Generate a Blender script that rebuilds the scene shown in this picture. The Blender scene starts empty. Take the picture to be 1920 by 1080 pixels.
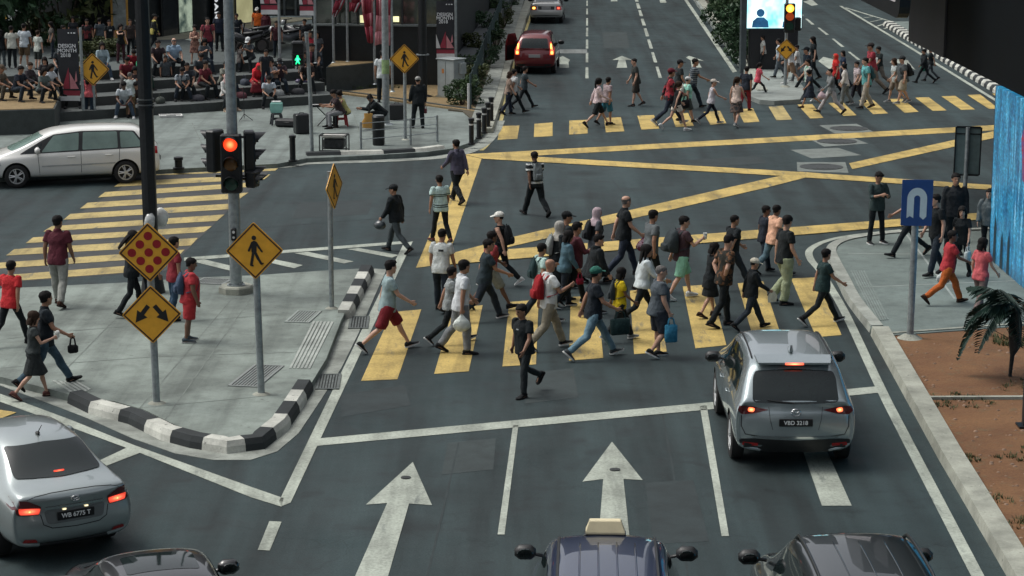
import bpy, bmesh, math, random
import numpy as np
from mathutils import Vector, Matrix, Euler, noise as mnoise
from mathutils.bvhtree import BVHTree
R = math.radians
random.seed(7)
scene = bpy.context.scene
COL = scene.collection
F, H, HOR = 4200.0, 9.3, 845.0
PIT = math.atan(HOR / F)
FW = Vector((0, math.cos(PIT), -math.sin(PIT)))
UP = Vector((0, math.sin(PIT), math.cos(PIT)))
RT = Vector((1, 0, 0))
CAM = Vector((0, 0, H))
def ray(px, py):
    return FW + RT * ((px - 960) / F) - UP * ((py - 540) / F)
def at(px, py, z=0.0):                      # survey point on a level plane of height z
    d = ray(px, py)
    return CAM + d * ((z - H) / d.z)
def atY(px, py, Y):                         # survey point at a known distance
    d = ray(px, py)
    return CAM + d * (Y / d.y)
cam_d = bpy.data.cameras.new('camera')
cam = bpy.data.objects.new('camera', cam_d)
COL.objects.link(cam)
cam.location = CAM
cam.rotation_euler = (math.pi / 2 - PIT, 0, 0)
cam_d.sensor_width = 36.0
cam_d.lens = F / 1920 * 36
cam_d.clip_end = 2000
cam_d.clip_start = 0.5
scene.camera = cam
def link(o, parent=None):
    COL.objects.link(o)
    if parent is not None:
        o.parent = parent
    return o
def tag(o, label=None, cat=None, group=None, kind=None):
    if label: o['label'] = label
    if cat: o['category'] = cat
    if group: o['group'] = group
    if kind: o['kind'] = kind
    return o
def thing(name, label, cat, loc=(0, 0, 0), rz=0.0, group=None):
    o = bpy.data.objects.new(name, None)
    COL.objects.link(o)
    o.empty_display_size = 0.2
    o.location = loc
    o.rotation_euler = (0, 0, rz)
    return tag(o, label, cat, group)
def place(name, me, mats, parent=None, mw=None):
    o = bpy.data.objects.new(name, me)
    link(o, parent)
    if mats is not None:
        if not isinstance(mats, (list, tuple)): mats = [mats]
        if len(me.materials) == 0:
            for m in mats: me.materials.append(m)
        else:
            for i, m in enumerate(mats):
                if me.materials[i] is not m:
                    o.material_slots[i].link = 'OBJECT'
                    o.material_slots[i].material = m
    if mw is not None:
        o.matrix_local = mw
    return o
class MB:
    """collects shapes for ONE mesh"""
    def __init__(s):
        s.v = []; s.f = []; s.m = []
    def add(s, vs, fs, mi=0):
        b = len(s.v)
        s.v.extend([tuple(p) for p in vs])
        for f in fs:
            s.f.append(tuple(i + b for i in f)); s.m.append(mi)
    def box(s, c, d, mi=0, rz=0.0, M=None, bev=0.0):
        c = Vector(c); x, y, z = d[0] / 2, d[1] / 2, d[2] / 2
        if bev > 0:
            e = min(bev, x * .9, y * .9, z * .9)
            vs = []
            for sz, ins in ((-z, e), (-z + e, 0), (z - e, 0), (z, e)):
                a, b = x - ins, y - ins
                k = e if ins == 0 else e * .4
                for (px, py) in ((-a + k, -b), (a - k, -b), (a, -b + k), (a, b - k), (a - k, b), (-a + k, b), (-a, b - k), (-a, -b + k)):
                    vs.append(Vector((px, py, sz)))
            fs = [tuple(range(7, -1, -1)), tuple(range(24, 32))]
            for r in range(3):
                for i in range(8):
                    j = (i + 1) % 8
                    fs.append((r * 8 + i, r * 8 + j, r * 8 + 8 + j, r * 8 + 8 + i))
        else:
            vs = [Vector((sx * x, sy * y, sz * z)) for sz in (-1, 1) for sy in (-1, 1) for sx in (-1, 1)]
            fs = [(0, 2, 3, 1), (4, 5, 7, 6), (0, 1, 5, 4), (2, 6, 7, 3), (0, 4, 6, 2), (1, 3, 7, 5)]
        rot = Matrix.Rotation(rz, 3, 'Z') if M is None else M
        s.add([rot @ v + c for v in vs], fs, mi)
    def rings(s, rings, mi=0, cap0=True, cap1=True, closed=True):
        n = len(rings[0]); vs = [p for r in rings for p in r]; fs = []
        for k in range(len(rings) - 1):
            for i in range(n if closed else n - 1):
                j = (i + 1) % n
                fs.append((k * n + i, k * n + j, (k + 1) * n + j, (k + 1) * n + i))
        if cap0: fs.append(tuple(range(n - 1, -1, -1)))
        if cap1: fs.append(tuple(range((len(rings) - 1) * n, len(rings) * n)))
        s.add(vs, fs, mi)
    def tube(s, pts, rad, n=8, mi=0, ref=None, cap=True):
        pts = [Vector(p) for p in pts]
        if not isinstance(rad, (list, tuple)): rad = [rad] * len(pts)
        rings = []; X = None
        for i, p in enumerate(pts):
            if i == 0: t = pts[1] - p
            elif i == len(pts) - 1: t = p - pts[i - 1]
            else: t = (pts[i + 1] - p).normalized() + (p - pts[i - 1]).normalized()
            t = t.normalized() if t.length > 1e-9 else Vector((0, 0, 1))
            if ref is not None: X0 = Vector(ref)
            elif X is not None: X0 = X
            else: X0 = Vector((1, 0, 0)) if abs(t.x) < .8 else Vector((0, 1, 0))
            X = X0 - t * X0.dot(t)
            if X.length < 1e-6: X = t.orthogonal()
            X.normalize(); Y = t.cross(X)
            r = rad[i]; a, b = r if isinstance(r, (tuple, list)) else (r, r)
            rings.append([p + X * (a * math.cos(2 * math.pi * k / n)) + Y * (b * math.sin(2 * math.pi * k / n)) for k in range(n)])
        s.rings(rings, mi, cap, cap)
    def cyl(s, p, r, h, n=16, mi=0, r2=None):
        p = Vector(p)
        s.tube([p, p + Vector((0, 0, h))], [r, r if r2 is None else r2], n, mi)
    def ell(s, c, r, n=12, m=8, mi=0, M=None):
        c = Vector(c); rings = []
        for k in range(m + 1):
            th = math.pi * min(max(k / m, .02), .98); 
            ring = [Vector((r[0] * math.sin(th) * math.cos(2 * math.pi * i / n), r[1] * math.sin(th) * math.sin(2 * math.pi * i / n), -r[2] * math.cos(th))) for i in range(n)]
            rings.append([(M @ p if M is not None else p) + c for p in ring])
        s.rings(rings, mi)
    def sheet(s, pts, mi=0):
        s.add(pts, [tuple(range(len(pts)))], mi)
    def prism(s, pts, z0, z1, mi=0, mtop=None):
        n = len(pts)
        ar = sum(pts[i][0] * pts[(i + 1) % n][1] - pts[(i + 1) % n][0] * pts[i][1] for i in range(n))
        if ar < 0: pts = pts[::-1]
        lo = [(p[0], p[1], z0) for p in pts]; hi = [(p[0], p[1], z1) for p in pts]
        b = len(s.v); s.v += lo + hi
        s.f.append(tuple(b + i for i in range(n - 1, -1, -1))); s.m.append(mi)
        s.f.append(tuple(b + n + i for i in range(n))); s.m.append(mi if mtop is None else mtop)
        for i in range(n):
            j = (i + 1) % n
            s.f.append((b + i, b + j, b + n + j, b + n + i)); s.m.append(mi)
    def plate2(s, pts, M, t, mi=0):
        """polygon in a local XZ plane (x right, z up), thickness t along +y, placed by matrix M"""
        n = len(pts)
        ar = sum(pts[i][0] * pts[(i + 1) % n][1] - pts[(i + 1) % n][0] * pts[i][1] for i in range(n))
        if ar < 0: pts = pts[::-1]
        vs = [M @ Vector((p[0], 0, p[1])) for p in pts] + [M @ Vector((p[0], t, p[1])) for p in pts]
        fs = [tuple(range(n)), tuple(range(2 * n - 1, n - 1, -1))]
        for i in range(n):
            j = (i + 1) % n
            fs.append((i, n + i, n + j, j))
        s.add(vs, fs, mi)
    def sweep(s, path, prof, mi=0, seg_mi=None, cap=True):
        """profile (offset to the left, height) swept along a level path"""
        path = [Vector(p) for p in path]; rings = []
        for i, p in enumerate(path):
            if i == 0: t = path[1] - p
            elif i == len(path) - 1: t = p - path[i - 1]
            else: t = (path[i + 1] - p).normalized() + (p - path[i - 1]).normalized()
            t.z = 0; t.normalize(); nrm = Vector((-t.y, t.x, 0))
            rings.append([p + nrm * o + Vector((0, 0, z)) for o, z in prof])
        n = len(prof)
        b = len(s.v); s.v += [tuple(q) for r in rings for q in r]
        for k in range(len(path) - 1):
            m = mi if seg_mi is None else seg_mi(k)
            for i in range(n):
                j = (i + 1) % n
                s.f.append((b + k * n + i, b + (k + 1) * n + i, b + (k + 1) * n + j, b + k * n + j)); s.m.append(m)
        if cap:
            s.f.append(tuple(b + i for i in range(n))); s.m.append(mi if seg_mi is None else seg_mi(0))
            s.f.append(tuple(b + (len(path) - 1) * n + i for i in range(n - 1, -1, -1))); s.m.append(mi if seg_mi is None else seg_mi(len(path) - 2))
    def mesh(s, name, smooth=False, fix=True):
        me = bpy.data.meshes.new(name)
        me.from_pydata(s.v, [], s.f)
        me.polygons.foreach_set('material_index', s.m)
        if fix:
            bm = bmesh.new(); bm.from_mesh(me)
            bmesh.ops.recalc_face_normals(bm, faces=bm.faces)
            bm.to_mesh(me); bm.free()
        if smooth is True:
            me.polygons.foreach_set('use_smooth', [True] * len(me.polygons))
        elif smooth:
            me.polygons.foreach_set('use_smooth', [True] * len(me.polygons))
            me.set_sharp_from_angle(angle=R(smooth))
        me.update()
        return me
    def build(s, name, mats, parent=None, smooth=False, mw=None, fix=True):
        return place(name, s.mesh(name, smooth, fix), mats, parent, mw)
def resample(path, step):
    out = [Vector(path[0])]; 
    for a, b in zip(path[:-1], path[1:]):
        a, b = Vector(a), Vector(b); n = max(1, round((b - a).length / step))
        for i in range(1, n + 1): out.append(a.lerp(b, i / n))
    return out
def curve_px(pts, n=6):                     # Catmull-Rom through pixel points
    out = []
    P = [pts[0]] + list(pts) + [pts[-1]]
    for i in range(1, len(P) - 2):
        p0, p1, p2, p3 = [np.array(q, float) for q in P[i - 1:i + 3]]
        for k in range(n):
            t = k / n
            q = .5 * ((2 * p1) + (-p0 + p2) * t + (2 * p0 - 5 * p1 + 4 * p2 - p3) * t * t + (-p0 + 3 * p1 - 3 * p2 + p3) * t ** 3)
            out.append((float(q[0]), float(q[1])))
    out.append(tuple(pts[-1]))
    return out
def lin(c):
    return tuple((x / 255 / 12.92) if x / 255 <= .04045 else ((x / 255 + .055) / 1.055) ** 2.4 for x in c)
_M = {}
def node_mat(name):
    m = bpy.data.materials.new(name); m.use_nodes = True
    nt = m.node_tree; b = nt.nodes['Principled BSDF']
    return m, nt, b
def N(nt, typ, **kw):
    n = nt.nodes.new(typ)
    for k, v in kw.items():
        if k in n.inputs: n.inputs[k].default_value = v
        else: setattr(n, k, v)
    return n
def ramp(nt, fac, stops):
    r = nt.nodes.new('ShaderNodeValToRGB')
    e = r.color_ramp.elements
    while len(e) < len(stops): e.new(.5)
    for i, (p, c) in enumerate(stops):
        e[i].position = p; e[i].color = (c, c, c, 1) if not isinstance(c, (tuple, list)) else (*c[:3], 1)
    nt.links.new(fac, r.inputs['Fac'])
    return r.outputs['Color']
def mix(nt, a, b, fac, mode='MIX'):
    m = nt.nodes.new('ShaderNodeMix'); m.data_type = 'RGBA'; m.blend_type = mode
    for sock, val in ((m.inputs[6], a), (m.inputs[7], b), (m.inputs[0], fac)):
        if hasattr(val, 'is_linked') or isinstance(val, bpy.types.NodeSocket): nt.links.new(val, sock)
        elif isinstance(val, (tuple, list)): sock.default_value = (*val[:3], 1)
        else: sock.default_value = val
    return m.outputs[2]
def coords(nt, kind='Object', scale=(1, 1, 1), rot=(0, 0, 0)):
    if kind == 'World':
        src = nt.nodes.new('ShaderNodeNewGeometry').outputs['Position']
    else:
        src = nt.nodes.new('ShaderNodeTexCoord').outputs[kind]
    mp = nt.nodes.new('ShaderNodeMapping'); mp.inputs['Scale'].default_value = scale; mp.inputs['Rotation'].default_value = rot
    nt.links.new(src, mp.inputs['Vector'])
    return mp.outputs['Vector']
def noise_tex(nt, vec, scale, detail=4, rough=.55, out='Fac'):
    n = N(nt, 'ShaderNodeTexNoise', Scale=scale, Detail=detail, Roughness=rough)
    nt.links.new(vec, n.inputs['Vector'])
    return n.outputs[out]
def bump(nt, b, h, strength, dist=.01):
    n = N(nt, 'ShaderNodeBump', Strength=strength, Distance=dist)
    nt.links.new(h, n.inputs['Height']); nt.links.new(n.outputs['Normal'], b.inputs['Normal'])
def mat(name, col, rough=.6, metal=0.0, var=.12, vs=6.0, bs=0.0, bstr=.2, coat=0.0, emit=0.0, kind='Object', spec=.5, bdist=.01):
    key = (name, tuple(round(x, 4) for x in col), rough, metal, var, vs, bs, coat, emit)
    if key in _M: return _M[key]
    m, nt, b = node_mat(name)
    b.inputs['Roughness'].default_value = rough
    b.inputs['Metallic'].default_value = metal
    b.inputs['Coat Weight'].default_value = coat
    b.inputs['Coat Roughness'].default_value = .06
    b.inputs['Specular IOR Level'].default_value = spec
    v = coords(nt, kind)
    f = noise_tex(nt, v, vs, 5, .6)
    lo = tuple(max(0, x * (1 - var)) for x in col); hi = tuple(min(1, x * (1 + var)) for x in col)
    c = ramp(nt, f, [(.3, lo), (.7, hi)])
    nt.links.new(c, b.inputs['Base Color'])
    if emit > 0:
        nt.links.new(c, b.inputs['Emission Color']); b.inputs['Emission Strength'].default_value = emit
    if bs > 0:
        bump(nt, b, noise_tex(nt, v, bs, 4, .6), bstr, bdist)
    _M[key] = m
    return m
def text_mesh(s, size, depth=.004, space=1.0, bold=0.0):
    c = bpy.data.curves.new('lettering', 'FONT'); c.body = s; c.size = size; c.extrude = depth / 2
    c.align_x = 'CENTER'; c.align_y = 'CENTER'; c.space_character = space; c.offset = bold
    o = bpy.data.objects.new('lettering', c); COL.objects.link(o)
    dg = bpy.context.evaluated_depsgraph_get()
    me = bpy.data.meshes.new_from_object(o.evaluated_get(dg))
    bpy.data.objects.remove(o)
    me.materials.clear()
    return me
FACE = Matrix.Rotation(math.pi / 2, 4, 'X')     # text laid in XY stands up facing -Y
SKY_S, SUN_S, EXPO = 0.13, 1.0, 0.38
def asphalt_mat():
    m, nt, b = node_mat('asphalt')
    v = coords(nt, 'World')
    big = noise_tex(nt, v, .22, 4, .6)
    vs_ = coords(nt, 'World', (1.1, .07, 1), (0, 0, R(2.5)))
    streak = noise_tex(nt, vs_, 1.0, 4, .6)
    blot = noise_tex(nt, v, 1.3, 5, .62)
    fine = noise_tex(nt, v, 34, 5, .75)
    c = ramp(nt, big, [(.28, (.0145, .027, .029)), (.72, (.029, .046, .048))])
    c = mix(nt, c, ramp(nt, streak, [(.34, .38), (.5, .92), (.64, 1.35)]), .85, 'MULTIPLY')
    c = mix(nt, c, ramp(nt, blot, [(.30, .45), (.44, 1.0), (.7, 1.12)]), .75, 'MULTIPLY')
    c = mix(nt, c, ramp(nt, fine, [(.3, .5), (.7, 1.45)]), .85, 'MULTIPLY')
    sp = N(nt, 'ShaderNodeTexVoronoi', Scale=.42); nt.links.new(v, sp.inputs['Vector'])
    c = mix(nt, c, ramp(nt, sp.outputs['Distance'], [(.05, .30), (.30, 1.0)]), ramp(nt, big, [(.45, 0), (.6, .8)]), 'MULTIPLY')
    wv = N(nt, 'ShaderNodeTexVoronoi', Scale=.16, feature='DISTANCE_TO_EDGE'); 
    wob = N(nt, 'ShaderNodeTexNoise', Scale=.7, Detail=4.0); nt.links.new(v, wob.inputs['Vector'])
    add = N(nt, 'ShaderNodeVectorMath', operation='MULTIPLY_ADD'); add.inputs[1].default_value = (2.5, 2.5, 0); nt.links.new(wob.outputs['Color'], add.inputs[0]); nt.links.new(v, add.inputs[2])
    nt.links.new(add.outputs[0], wv.inputs['Vector'])
    crack = ramp(nt, wv.outputs['Distance'], [(.0, .62), (.004, 1.0)])
    c = mix(nt, c, crack, .6, 'MULTIPLY')
    nt.links.new(c, b.inputs['Base Color'])
    r = ramp(nt, blot, [(.3, .62), (.7, .85)]); nt.links.new(r, b.inputs['Roughness'])
    b.inputs['Specular IOR Level'].default_value = .35
    bump(nt, b, fine, .35, .012)
    return m
def paint_mat(name, col, wear=.5, chip=.38):
    m, nt, b = node_mat(name)
    v = coords(nt, 'World')
    a = noise_tex(nt, v, 1.1, 5, .65); f = noise_tex(nt, v, 22, 5, .7)
    lo = tuple(x * (1 - wear * .55) for x in col)
    c = ramp(nt, a, [(.36, lo), (.6, col)])
    c = mix(nt, c, ramp(nt, f, [(.32, .6), (.6, 1.08)]), .85, 'MULTIPLY')
    tk = noise_tex(nt, coords(nt, 'World', (1.6, .12, 1), (0, 0, R(2.5))), 1.0, 4, .65)
    c = mix(nt, c, ramp(nt, tk, [(.36, .55), (.5, 1.0)]), .75, 'MULTIPLY')
    sx = noise_tex(nt, coords(nt, 'World', (3.2, .5, 1), (0, 0, R(8))), 1.2, 5, .7)
    c = mix(nt, c, (.07, .085, .085), ramp(nt, sx, [(chip - .12, .8), (chip, .0), (chip + .12, 0)]))
    g = noise_tex(nt, v, 60, 3, .8)
    c = mix(nt, c, (.09, .10, .10), ramp(nt, g, [(.29, .9), (.34, 0)]))
    nt.links.new(c, b.inputs['Base Color']); b.inputs['Roughness'].default_value = .7
    bump(nt, b, f, .25, .01)
    return m
def concrete_mat(name, col, stain=.45, sc=.5, speck=.5, streak=0):
    m, nt, b = node_mat(name)
    v = coords(nt, 'World')
    a = noise_tex(nt, v, sc, 6, .62); d = noise_tex(nt, v, 3.1, 5, .65); f = noise_tex(nt, v, 30, 4, .7)
    lo = tuple(x * (1 - stain) for x in col)
    c = ramp(nt, a, [(.32, lo), (.62, col)])
    c = mix(nt, c, ramp(nt, d, [(.28, .62), (.55, 1.05)]), .7, 'MULTIPLY')
    c = mix(nt, c, ramp(nt, f, [(.3, .8), (.7, 1.12)]), .7, 'MULTIPLY')
    if streak:
        k = noise_tex(nt, coords(nt, 'World', (2.2, .10, 1), (0, 0, R(streak))), 1.0, 4, .6); c = mix(nt, c, ramp(nt, k, [(.36, .58), (.52, 1.0), (.66, 1.12)]), .6, 'MULTIPLY')
    sp = noise_tex(nt, v, 9, 2, .5)
    c = mix(nt, c, (.05, .055, .05), ramp(nt, sp, [(.70, 0), (.74, speck)]))
    nt.links.new(c, b.inputs['Base Color']); b.inputs['Roughness'].default_value = .85
    bump(nt, b, f, .3, .01)
    return m
def soil_mat(name, c1, c2, c3):
    m, nt, b = node_mat(name)
    v = coords(nt, 'World')
    a = noise_tex(nt, v, .9, 6, .65); d = noise_tex(nt, v, 5, 5, .7); f = noise_tex(nt, v, 26, 4, .75)
    c = ramp(nt, a, [(.3, c1), (.65, c2)])
    c = mix(nt, c, c3, ramp(nt, d, [(.56, 0), (.68, .8)]))
    c = mix(nt, c, ramp(nt, f, [(.3, .6), (.7, 1.3)]), .8, 'MULTIPLY')
    nt.links.new(c, b.inputs['Base Color']); b.inputs['Roughness'].default_value = .95
    bump(nt, b, d, .6, .05)
    return m
ASPH = asphalt_mat()
WHITE = paint_mat('white_road_paint', (.41, .45, .385), .6, .40)
YELL = paint_mat('yellow_road_paint', (.57, .415, .125), .65, .42)
YELL2 = paint_mat('worn_yellow_road_paint', (.50, .39, .15), .6, .43)
CONC = concrete_mat('pavement_concrete', (.225, .265, .238), .5, .5, .6, 33)
CONC2 = concrete_mat('plaza_paving', (.185, .22, .205), .4, .5, .5, -70)
CONC3 = concrete_mat('right_pavement_concrete', (.16, .20, .185), .35)
GUT = concrete_mat('gutter_concrete', (.30, .325, .29), .55, 1.2)
KERBW = concrete_mat('kerb_white_paint', (.58, .59, .53), .35, 1.5, .7)
KERBB = concrete_mat('kerb_black_paint', (.022, .028, .03), .3, 1.5, .2)
KERBC = concrete_mat('kerb_concrete', (.36, .37, .31), .4, 1.2, .6)
SOIL = soil_mat('red_soil', (.115, .05, .02), (.185, .09, .036), (.12, .085, .042))
SOIL2 = soil_mat('dry_soil', (.19, .13, .06), (.25, .18, .085), (.09, .085, .04))
PURP = concrete_mat('tinted_asphalt', (.050, .055, .056), .35, .8, .2)
IRON = mat('cast_iron', (.05, .055, .055), .6, .3, .3, 20)
def sheet_obj(name, polys, m, z=.004, structure=True):
    mb = MB()
    for i, poly in enumerate(polys):
        mb.sheet([at(x, y, z) for x, y in poly])
    o = mb.build(name, m)
    me = o.data; bm = bmesh.new(); bm.from_mesh(me)
    for f in bm.faces:
        if f.normal.z < 0: f.normal_flip()
    bm.to_mesh(me); bm.free()
    tag(o, kind='structure')
    return o
def band(line, w, z=.004):
    """strip of width w (m) along pixel points given as a centre line -> list of quads as one polygon"""
    P = [at(x, y, z) for x, y in line]; L = []; Rr = []
    for i, p in enumerate(P):
        t = (P[min(i + 1, len(P) - 1)] - P[max(i - 1, 0)]); t.z = 0; t.normalize(); n = Vector((-t.y, t.x, 0)) * w / 2
        L.append(p + n); Rr.append(p - n)
    return L, Rr
def band_obj(name, lines, m, z=.004):
    mb = MB()
    for line, w in lines:
        L, Rr = band(line, w, z); n = len(L); b = len(mb.v)
        mb.v += [tuple(p) for p in L + Rr]
        for i in range(n - 1):
            mb.f.append((b + i, b + n + i, b + n + i + 1, b + i + 1)); mb.m.append(0)
    o = mb.build(name, m, fix=False)
    tag(o, kind='structure'); return o
g = MB(); g.sheet([(-250, -60, 0), (250, -60, 0), (250, 420, 0), (-250, 420, 0)])
tag(g.build('road', ASPH), kind='structure')
sheet_obj('tinted_road_surface', [[(280, 318), (515, 312), (310, 508), (-70, 536)]], PURP, .004)
PATCH = concrete_mat('patched_asphalt', (.022, .034, .036), .3, 1.4, .15); PATCH2 = concrete_mat('worn_asphalt', (.034, .049, .050), .35, 1.1, .3)
sheet_obj('road_patch', [[(640, 740), (760, 722), (770, 760), (640, 782)], [(1210, 905), (1300, 900), (1330, 1015), (1225, 1020)], [(560, 380), (700, 374), (690, 402), (548, 410)], [(1290, 300), (1420, 292), (1440, 306), (1300, 315)]], PATCH, .0025)
sheet_obj('worn_road_patch', [[(985, 700), (1075, 690), (1085, 745), (985, 757)], [(840, 830), (930, 822), (925, 880), (828, 890)], [(1130, 60), (1175, 60), (1180, 90), (1132, 90)]], PATCH2, .0028)
band_obj('road_seams', [([(1240, 765), (1262, 880), (1290, 1080)], .03), ([(860, 830), (830, 960), (800, 1085)], .03), ([(330, 440), (640, 415), (870, 398)], .04), ([(960, 220), (990, 120), (1012, 0)], .05), ([(1150, 340), (1330, 560)], .03)], PATCH, .0032)
near = [[(735, 585), (790, 580), (745, 711), (677, 714)], [(850, 577), (905, 572), (879, 696), (814, 701)],
        [(955, 566), (1010, 562), (1005, 683), (942, 687)], [(1070, 557), (1120, 553), (1131, 671), (1067, 676)],
        [(1181, 545), (1232, 541), (1250, 659), (1189, 664)], [(1280, 537), (1332, 533), (1362, 647), (1304, 653)],
        [(1383, 531), (1431, 527), (1467, 637), (1415, 643)], [(1483, 522), (1531, 520), (1578, 628), (1530, 632)]]
sheet_obj('near_crossing_stripes', near, YELL, .008)
far = [[(937, 236), (974, 235), (970, 260), (933, 262)], [(1002, 232), (1036, 229.5), (1036, 255), (1001, 257)],
       [(1067.5, 226), (1100.5, 224.5), (1102, 250), (1067, 252.5)], [(1132.5, 221), (1164, 219.5), (1170.5, 246), (1136, 248)],
       [(1195, 217), (1226, 215.5), (1236, 241), (1202.5, 243)], [(1258, 213), (1290, 211.5), (1301, 236), (1267, 238)],
       [(1319, 210), (1350, 207.5), (1362, 231), (1332, 234)], [(1382, 205), (1412, 203), (1424, 228), (1395, 230)],
       [(1495, 196), (1523, 195), (1544, 221), (1519, 222)], [(1553, 193), (1581, 192), (1606, 216), (1582, 217.5)],
       [(1610, 188), (1637, 187), (1665, 212.5), (1637, 214)], [(1666, 185.5), (1692, 185), (1722.5, 209.5), (1696, 211.5)],
       [(1716, 183), (1741, 182), (1775, 207), (1749, 208)], [(1765, 180.5), (1791, 179.5), (1828, 205), (1802.5, 206)],
       [(1814, 178), (1838, 177), (1873, 204), (1854, 204)], [(1860, 175.5), (1886, 174.5), (1925, 201), (1900, 202)]]
sheet_obj('far_crossing_stripes', far, YELL, .008)
sheet_obj('faded_crossing_stripe', [[(1441, 200), (1467.5, 198), (1485, 224), (1456, 225.5)]], YELL2, .008)
left = [[(295, 321), (524, 313), (516, 320), (283, 329)], [(228, 340), (507, 327), (496, 336), (214, 350)],
        [(197, 360), (487, 341), (475, 350), (184, 370)], [(164, 380), (466, 361), (450, 372), (150, 391)], [(132, 401), (445, 381), (430, 392), (119, 412)],
        [(97, 424), (421, 402), (407, 414), (81, 434)], [(62, 445), (397, 424), (383, 435), (48, 456)], [(27, 467), (371, 446), (358, 460), (11, 479)],
        [(-8, 493), (346, 468), (333, 481), (-26, 505)], [(-45, 520), (318, 492), (304, 506), (-62, 533)]]
sheet_obj('left_crossing_stripes', left, YELL2, .010)
sheet_obj('yellow_box_lines', [
    [(868, 289), (904, 287.5), (1925, 231), (1925, 241), (904, 297)], [(868.5, 290), (903, 297.5), (836, 495), (780, 502)]], YELL, .008)
sheet_obj('yellow_box_diagonal', [[(838, 477), (960, 444.5), (1440, 334.5), (1500, 322), (1540, 325), (1440, 351), (960, 461.5), (838, 492)],
    [(1592, 306), (1925, 232), (1925, 245), (1598, 317)]], YELL, .012)
sheet_obj('yellow_box_cross_line', [[(905, 288), (1440, 318.5), (1925, 351), (1925, 360), (1440, 328), (905, 297.5)]], YELL, .016)
sheet_obj('yellow_box_near_line', [[(837, 476), (1840, 398.5), (1840, 411), (837, 496)]], YELL, .020)
sheet_obj('white_lane_lines', [
    [(597, 822), (1355, 752), (1646, 724), (1650, 736), (1358, 765), (592, 836)],
    [(483, 1031), (505, 977), (528, 978), (506, 1032)],
    [(962, 797), (972, 797), (946, 1002), (933, 1002)], [(1312, 761), (1325, 760), (1367, 1005), (1353, 1005)],
    [(187, 863), (238, 839), (262, 849), (200, 873)]], WHITE, .008)
dashes = [(1097.5, 1103.5, 1098, 1103, 147, 126), (1098, 1103, 1098.5, 1103, 117, 99), (1098.3, 1103, 1098.7, 1102.8, 91, 74), (1098.5, 1102.8, 1099, 1102.6, 68, 52),
          (1098.8, 1102.6, 1099.2, 1102.4, 48, 34), (1099, 1102.4, 1099.4, 1102.2, 27, 16), (1099.4, 1102.2, 1099.6, 1102, 11, 1)]
qs = [[(a, y0), (b, y0), (d, y1), (c, y1)] for a, b, c, d, y0, y1 in dashes]
for y0, y1 in [(146, 125), (117, 98), (91, 74), (68, 53), (48, 35), (30, 19), (16, 6), (3, -6)]:
    xa, xb = 1193.3 + y0 * .307, 1193.3 + y1 * .307
    qs.append([(xa - 3.2, y0), (xa + 3.2, y0), (xb + 2.6, y1), (xb - 2.6, y1)])
for (x0, y0, x1, y1) in [(1497, 24, 1505, 29), (1511, 35, 1525, 46), (1534, 52, 1552, 65), (1561, 72.5, 1581, 88), (1591, 97, 1611, 112), (1633, 128, 1639, 133)]:
    qs.append([(x0 - 1.5, y0), (x0 + 3, y0), (x1 + 2.5, y1), (x1 - 3.5, y1)])
sheet_obj('white_lane_dashes', qs, WHITE, .008)
sheet_obj('white_road_arrows', [
    [(774, 866), (810, 947), (767, 944), (727, 1082), (665, 1082), (726, 943), (686, 946)],
    [(1147.5, 828), (1205, 900), (1169, 898), (1181, 1012), (1122, 1012), (1131, 898), (1092, 903)],
    [(1541, 948), (1597, 948), (1530, 800), (1490, 800)],
    [(1166, 104.5), (1186, 112.5), (1172.5, 112), (1176, 127), (1156, 127), (1160, 112), (1147, 112.8)],
    [(1292, 104.5), (1320, 114), (1308, 113), (1315.5, 126.5), (1297, 126.5), (1295, 113), (1286, 108)],
    [(1055, 105), (1069, 112), (1066, 117), (1067, 127), (1049, 127), (1048, 118), (1042, 110.5)],
    [(1146, -3), (1156, -3), (1158, 2.5), (1145, 2.5)], [(1236, -3), (1246, -3), (1250, 5), (1238, 5)],
    [(1534, 114.5), (1544, 106.5), (1562, 111), (1572, 127), (1556, 130)], [(1668, 117), (1678, 110), (1702, 113), (1716, 131), (1697, 120)],
    [(1506, 3), (1522, -1), (1534, 9), (1522, 11)]], WHITE, .008)
sheet_obj('give_way_bar', [[(1040, 92.5), (1101, 92.5), (1101, 100), (1040, 100)]], paint_mat('grey_bar_paint', (.22, .24, .23)), .0082)
sheet_obj('white_edge_lines', [
    [(757, 456), (774, 452.5), (545, 942), (528, 949), (523, 940)],
    [(0, 738), (130, 786), (250, 834), (480, 916), (532, 934), (528, 950), (470, 932), (265, 850), (130, 800), (0, 753)],
    [(345, 483), (757, 452), (757, 457), (345, 489)],
    [(352, 488), (378, 485), (440, 500), (430, 507)], [(455, 481), (480, 479), (568, 497), (552, 503)], [(552, 474.5), (577, 472), (663, 490), (645, 494)], [(651, 467), (673, 465), (748, 478), (735, 483)],
    [(1283, 0), (1289, 0), (1382, 134), (1374, 136)]], WHITE, .0085)
rl = curve_px([(1690, 431), (1600, 441), (1548, 452), (1519, 468), (1520, 486), (1538, 508), (1561, 545), (1590, 597), (1650, 725), (1693, 810), (1835, 1083)], 6)
band_obj('right_edge_line', [(rl, .17)], WHITE, .0088)
band_obj('far_edge_lines', [([(1576, 11), (1700, 85), (1880, 196)], .16), ([(1584, 14), (1640, 31), (1705, 50)], .15), ([(1620, 33), (1640, 31)], .12), ([(1632, 41), (1655, 36)], .12), ([(1645, 49), (1668, 41)], .12), ([(1657, 54), (1685, 45)], .12),
    (curve_px([(1398, 160), (1402, 176), (1418, 188), (1450, 193), (1475, 194), (1508, 190)], 5), .14)], WHITE, .0092)
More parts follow.
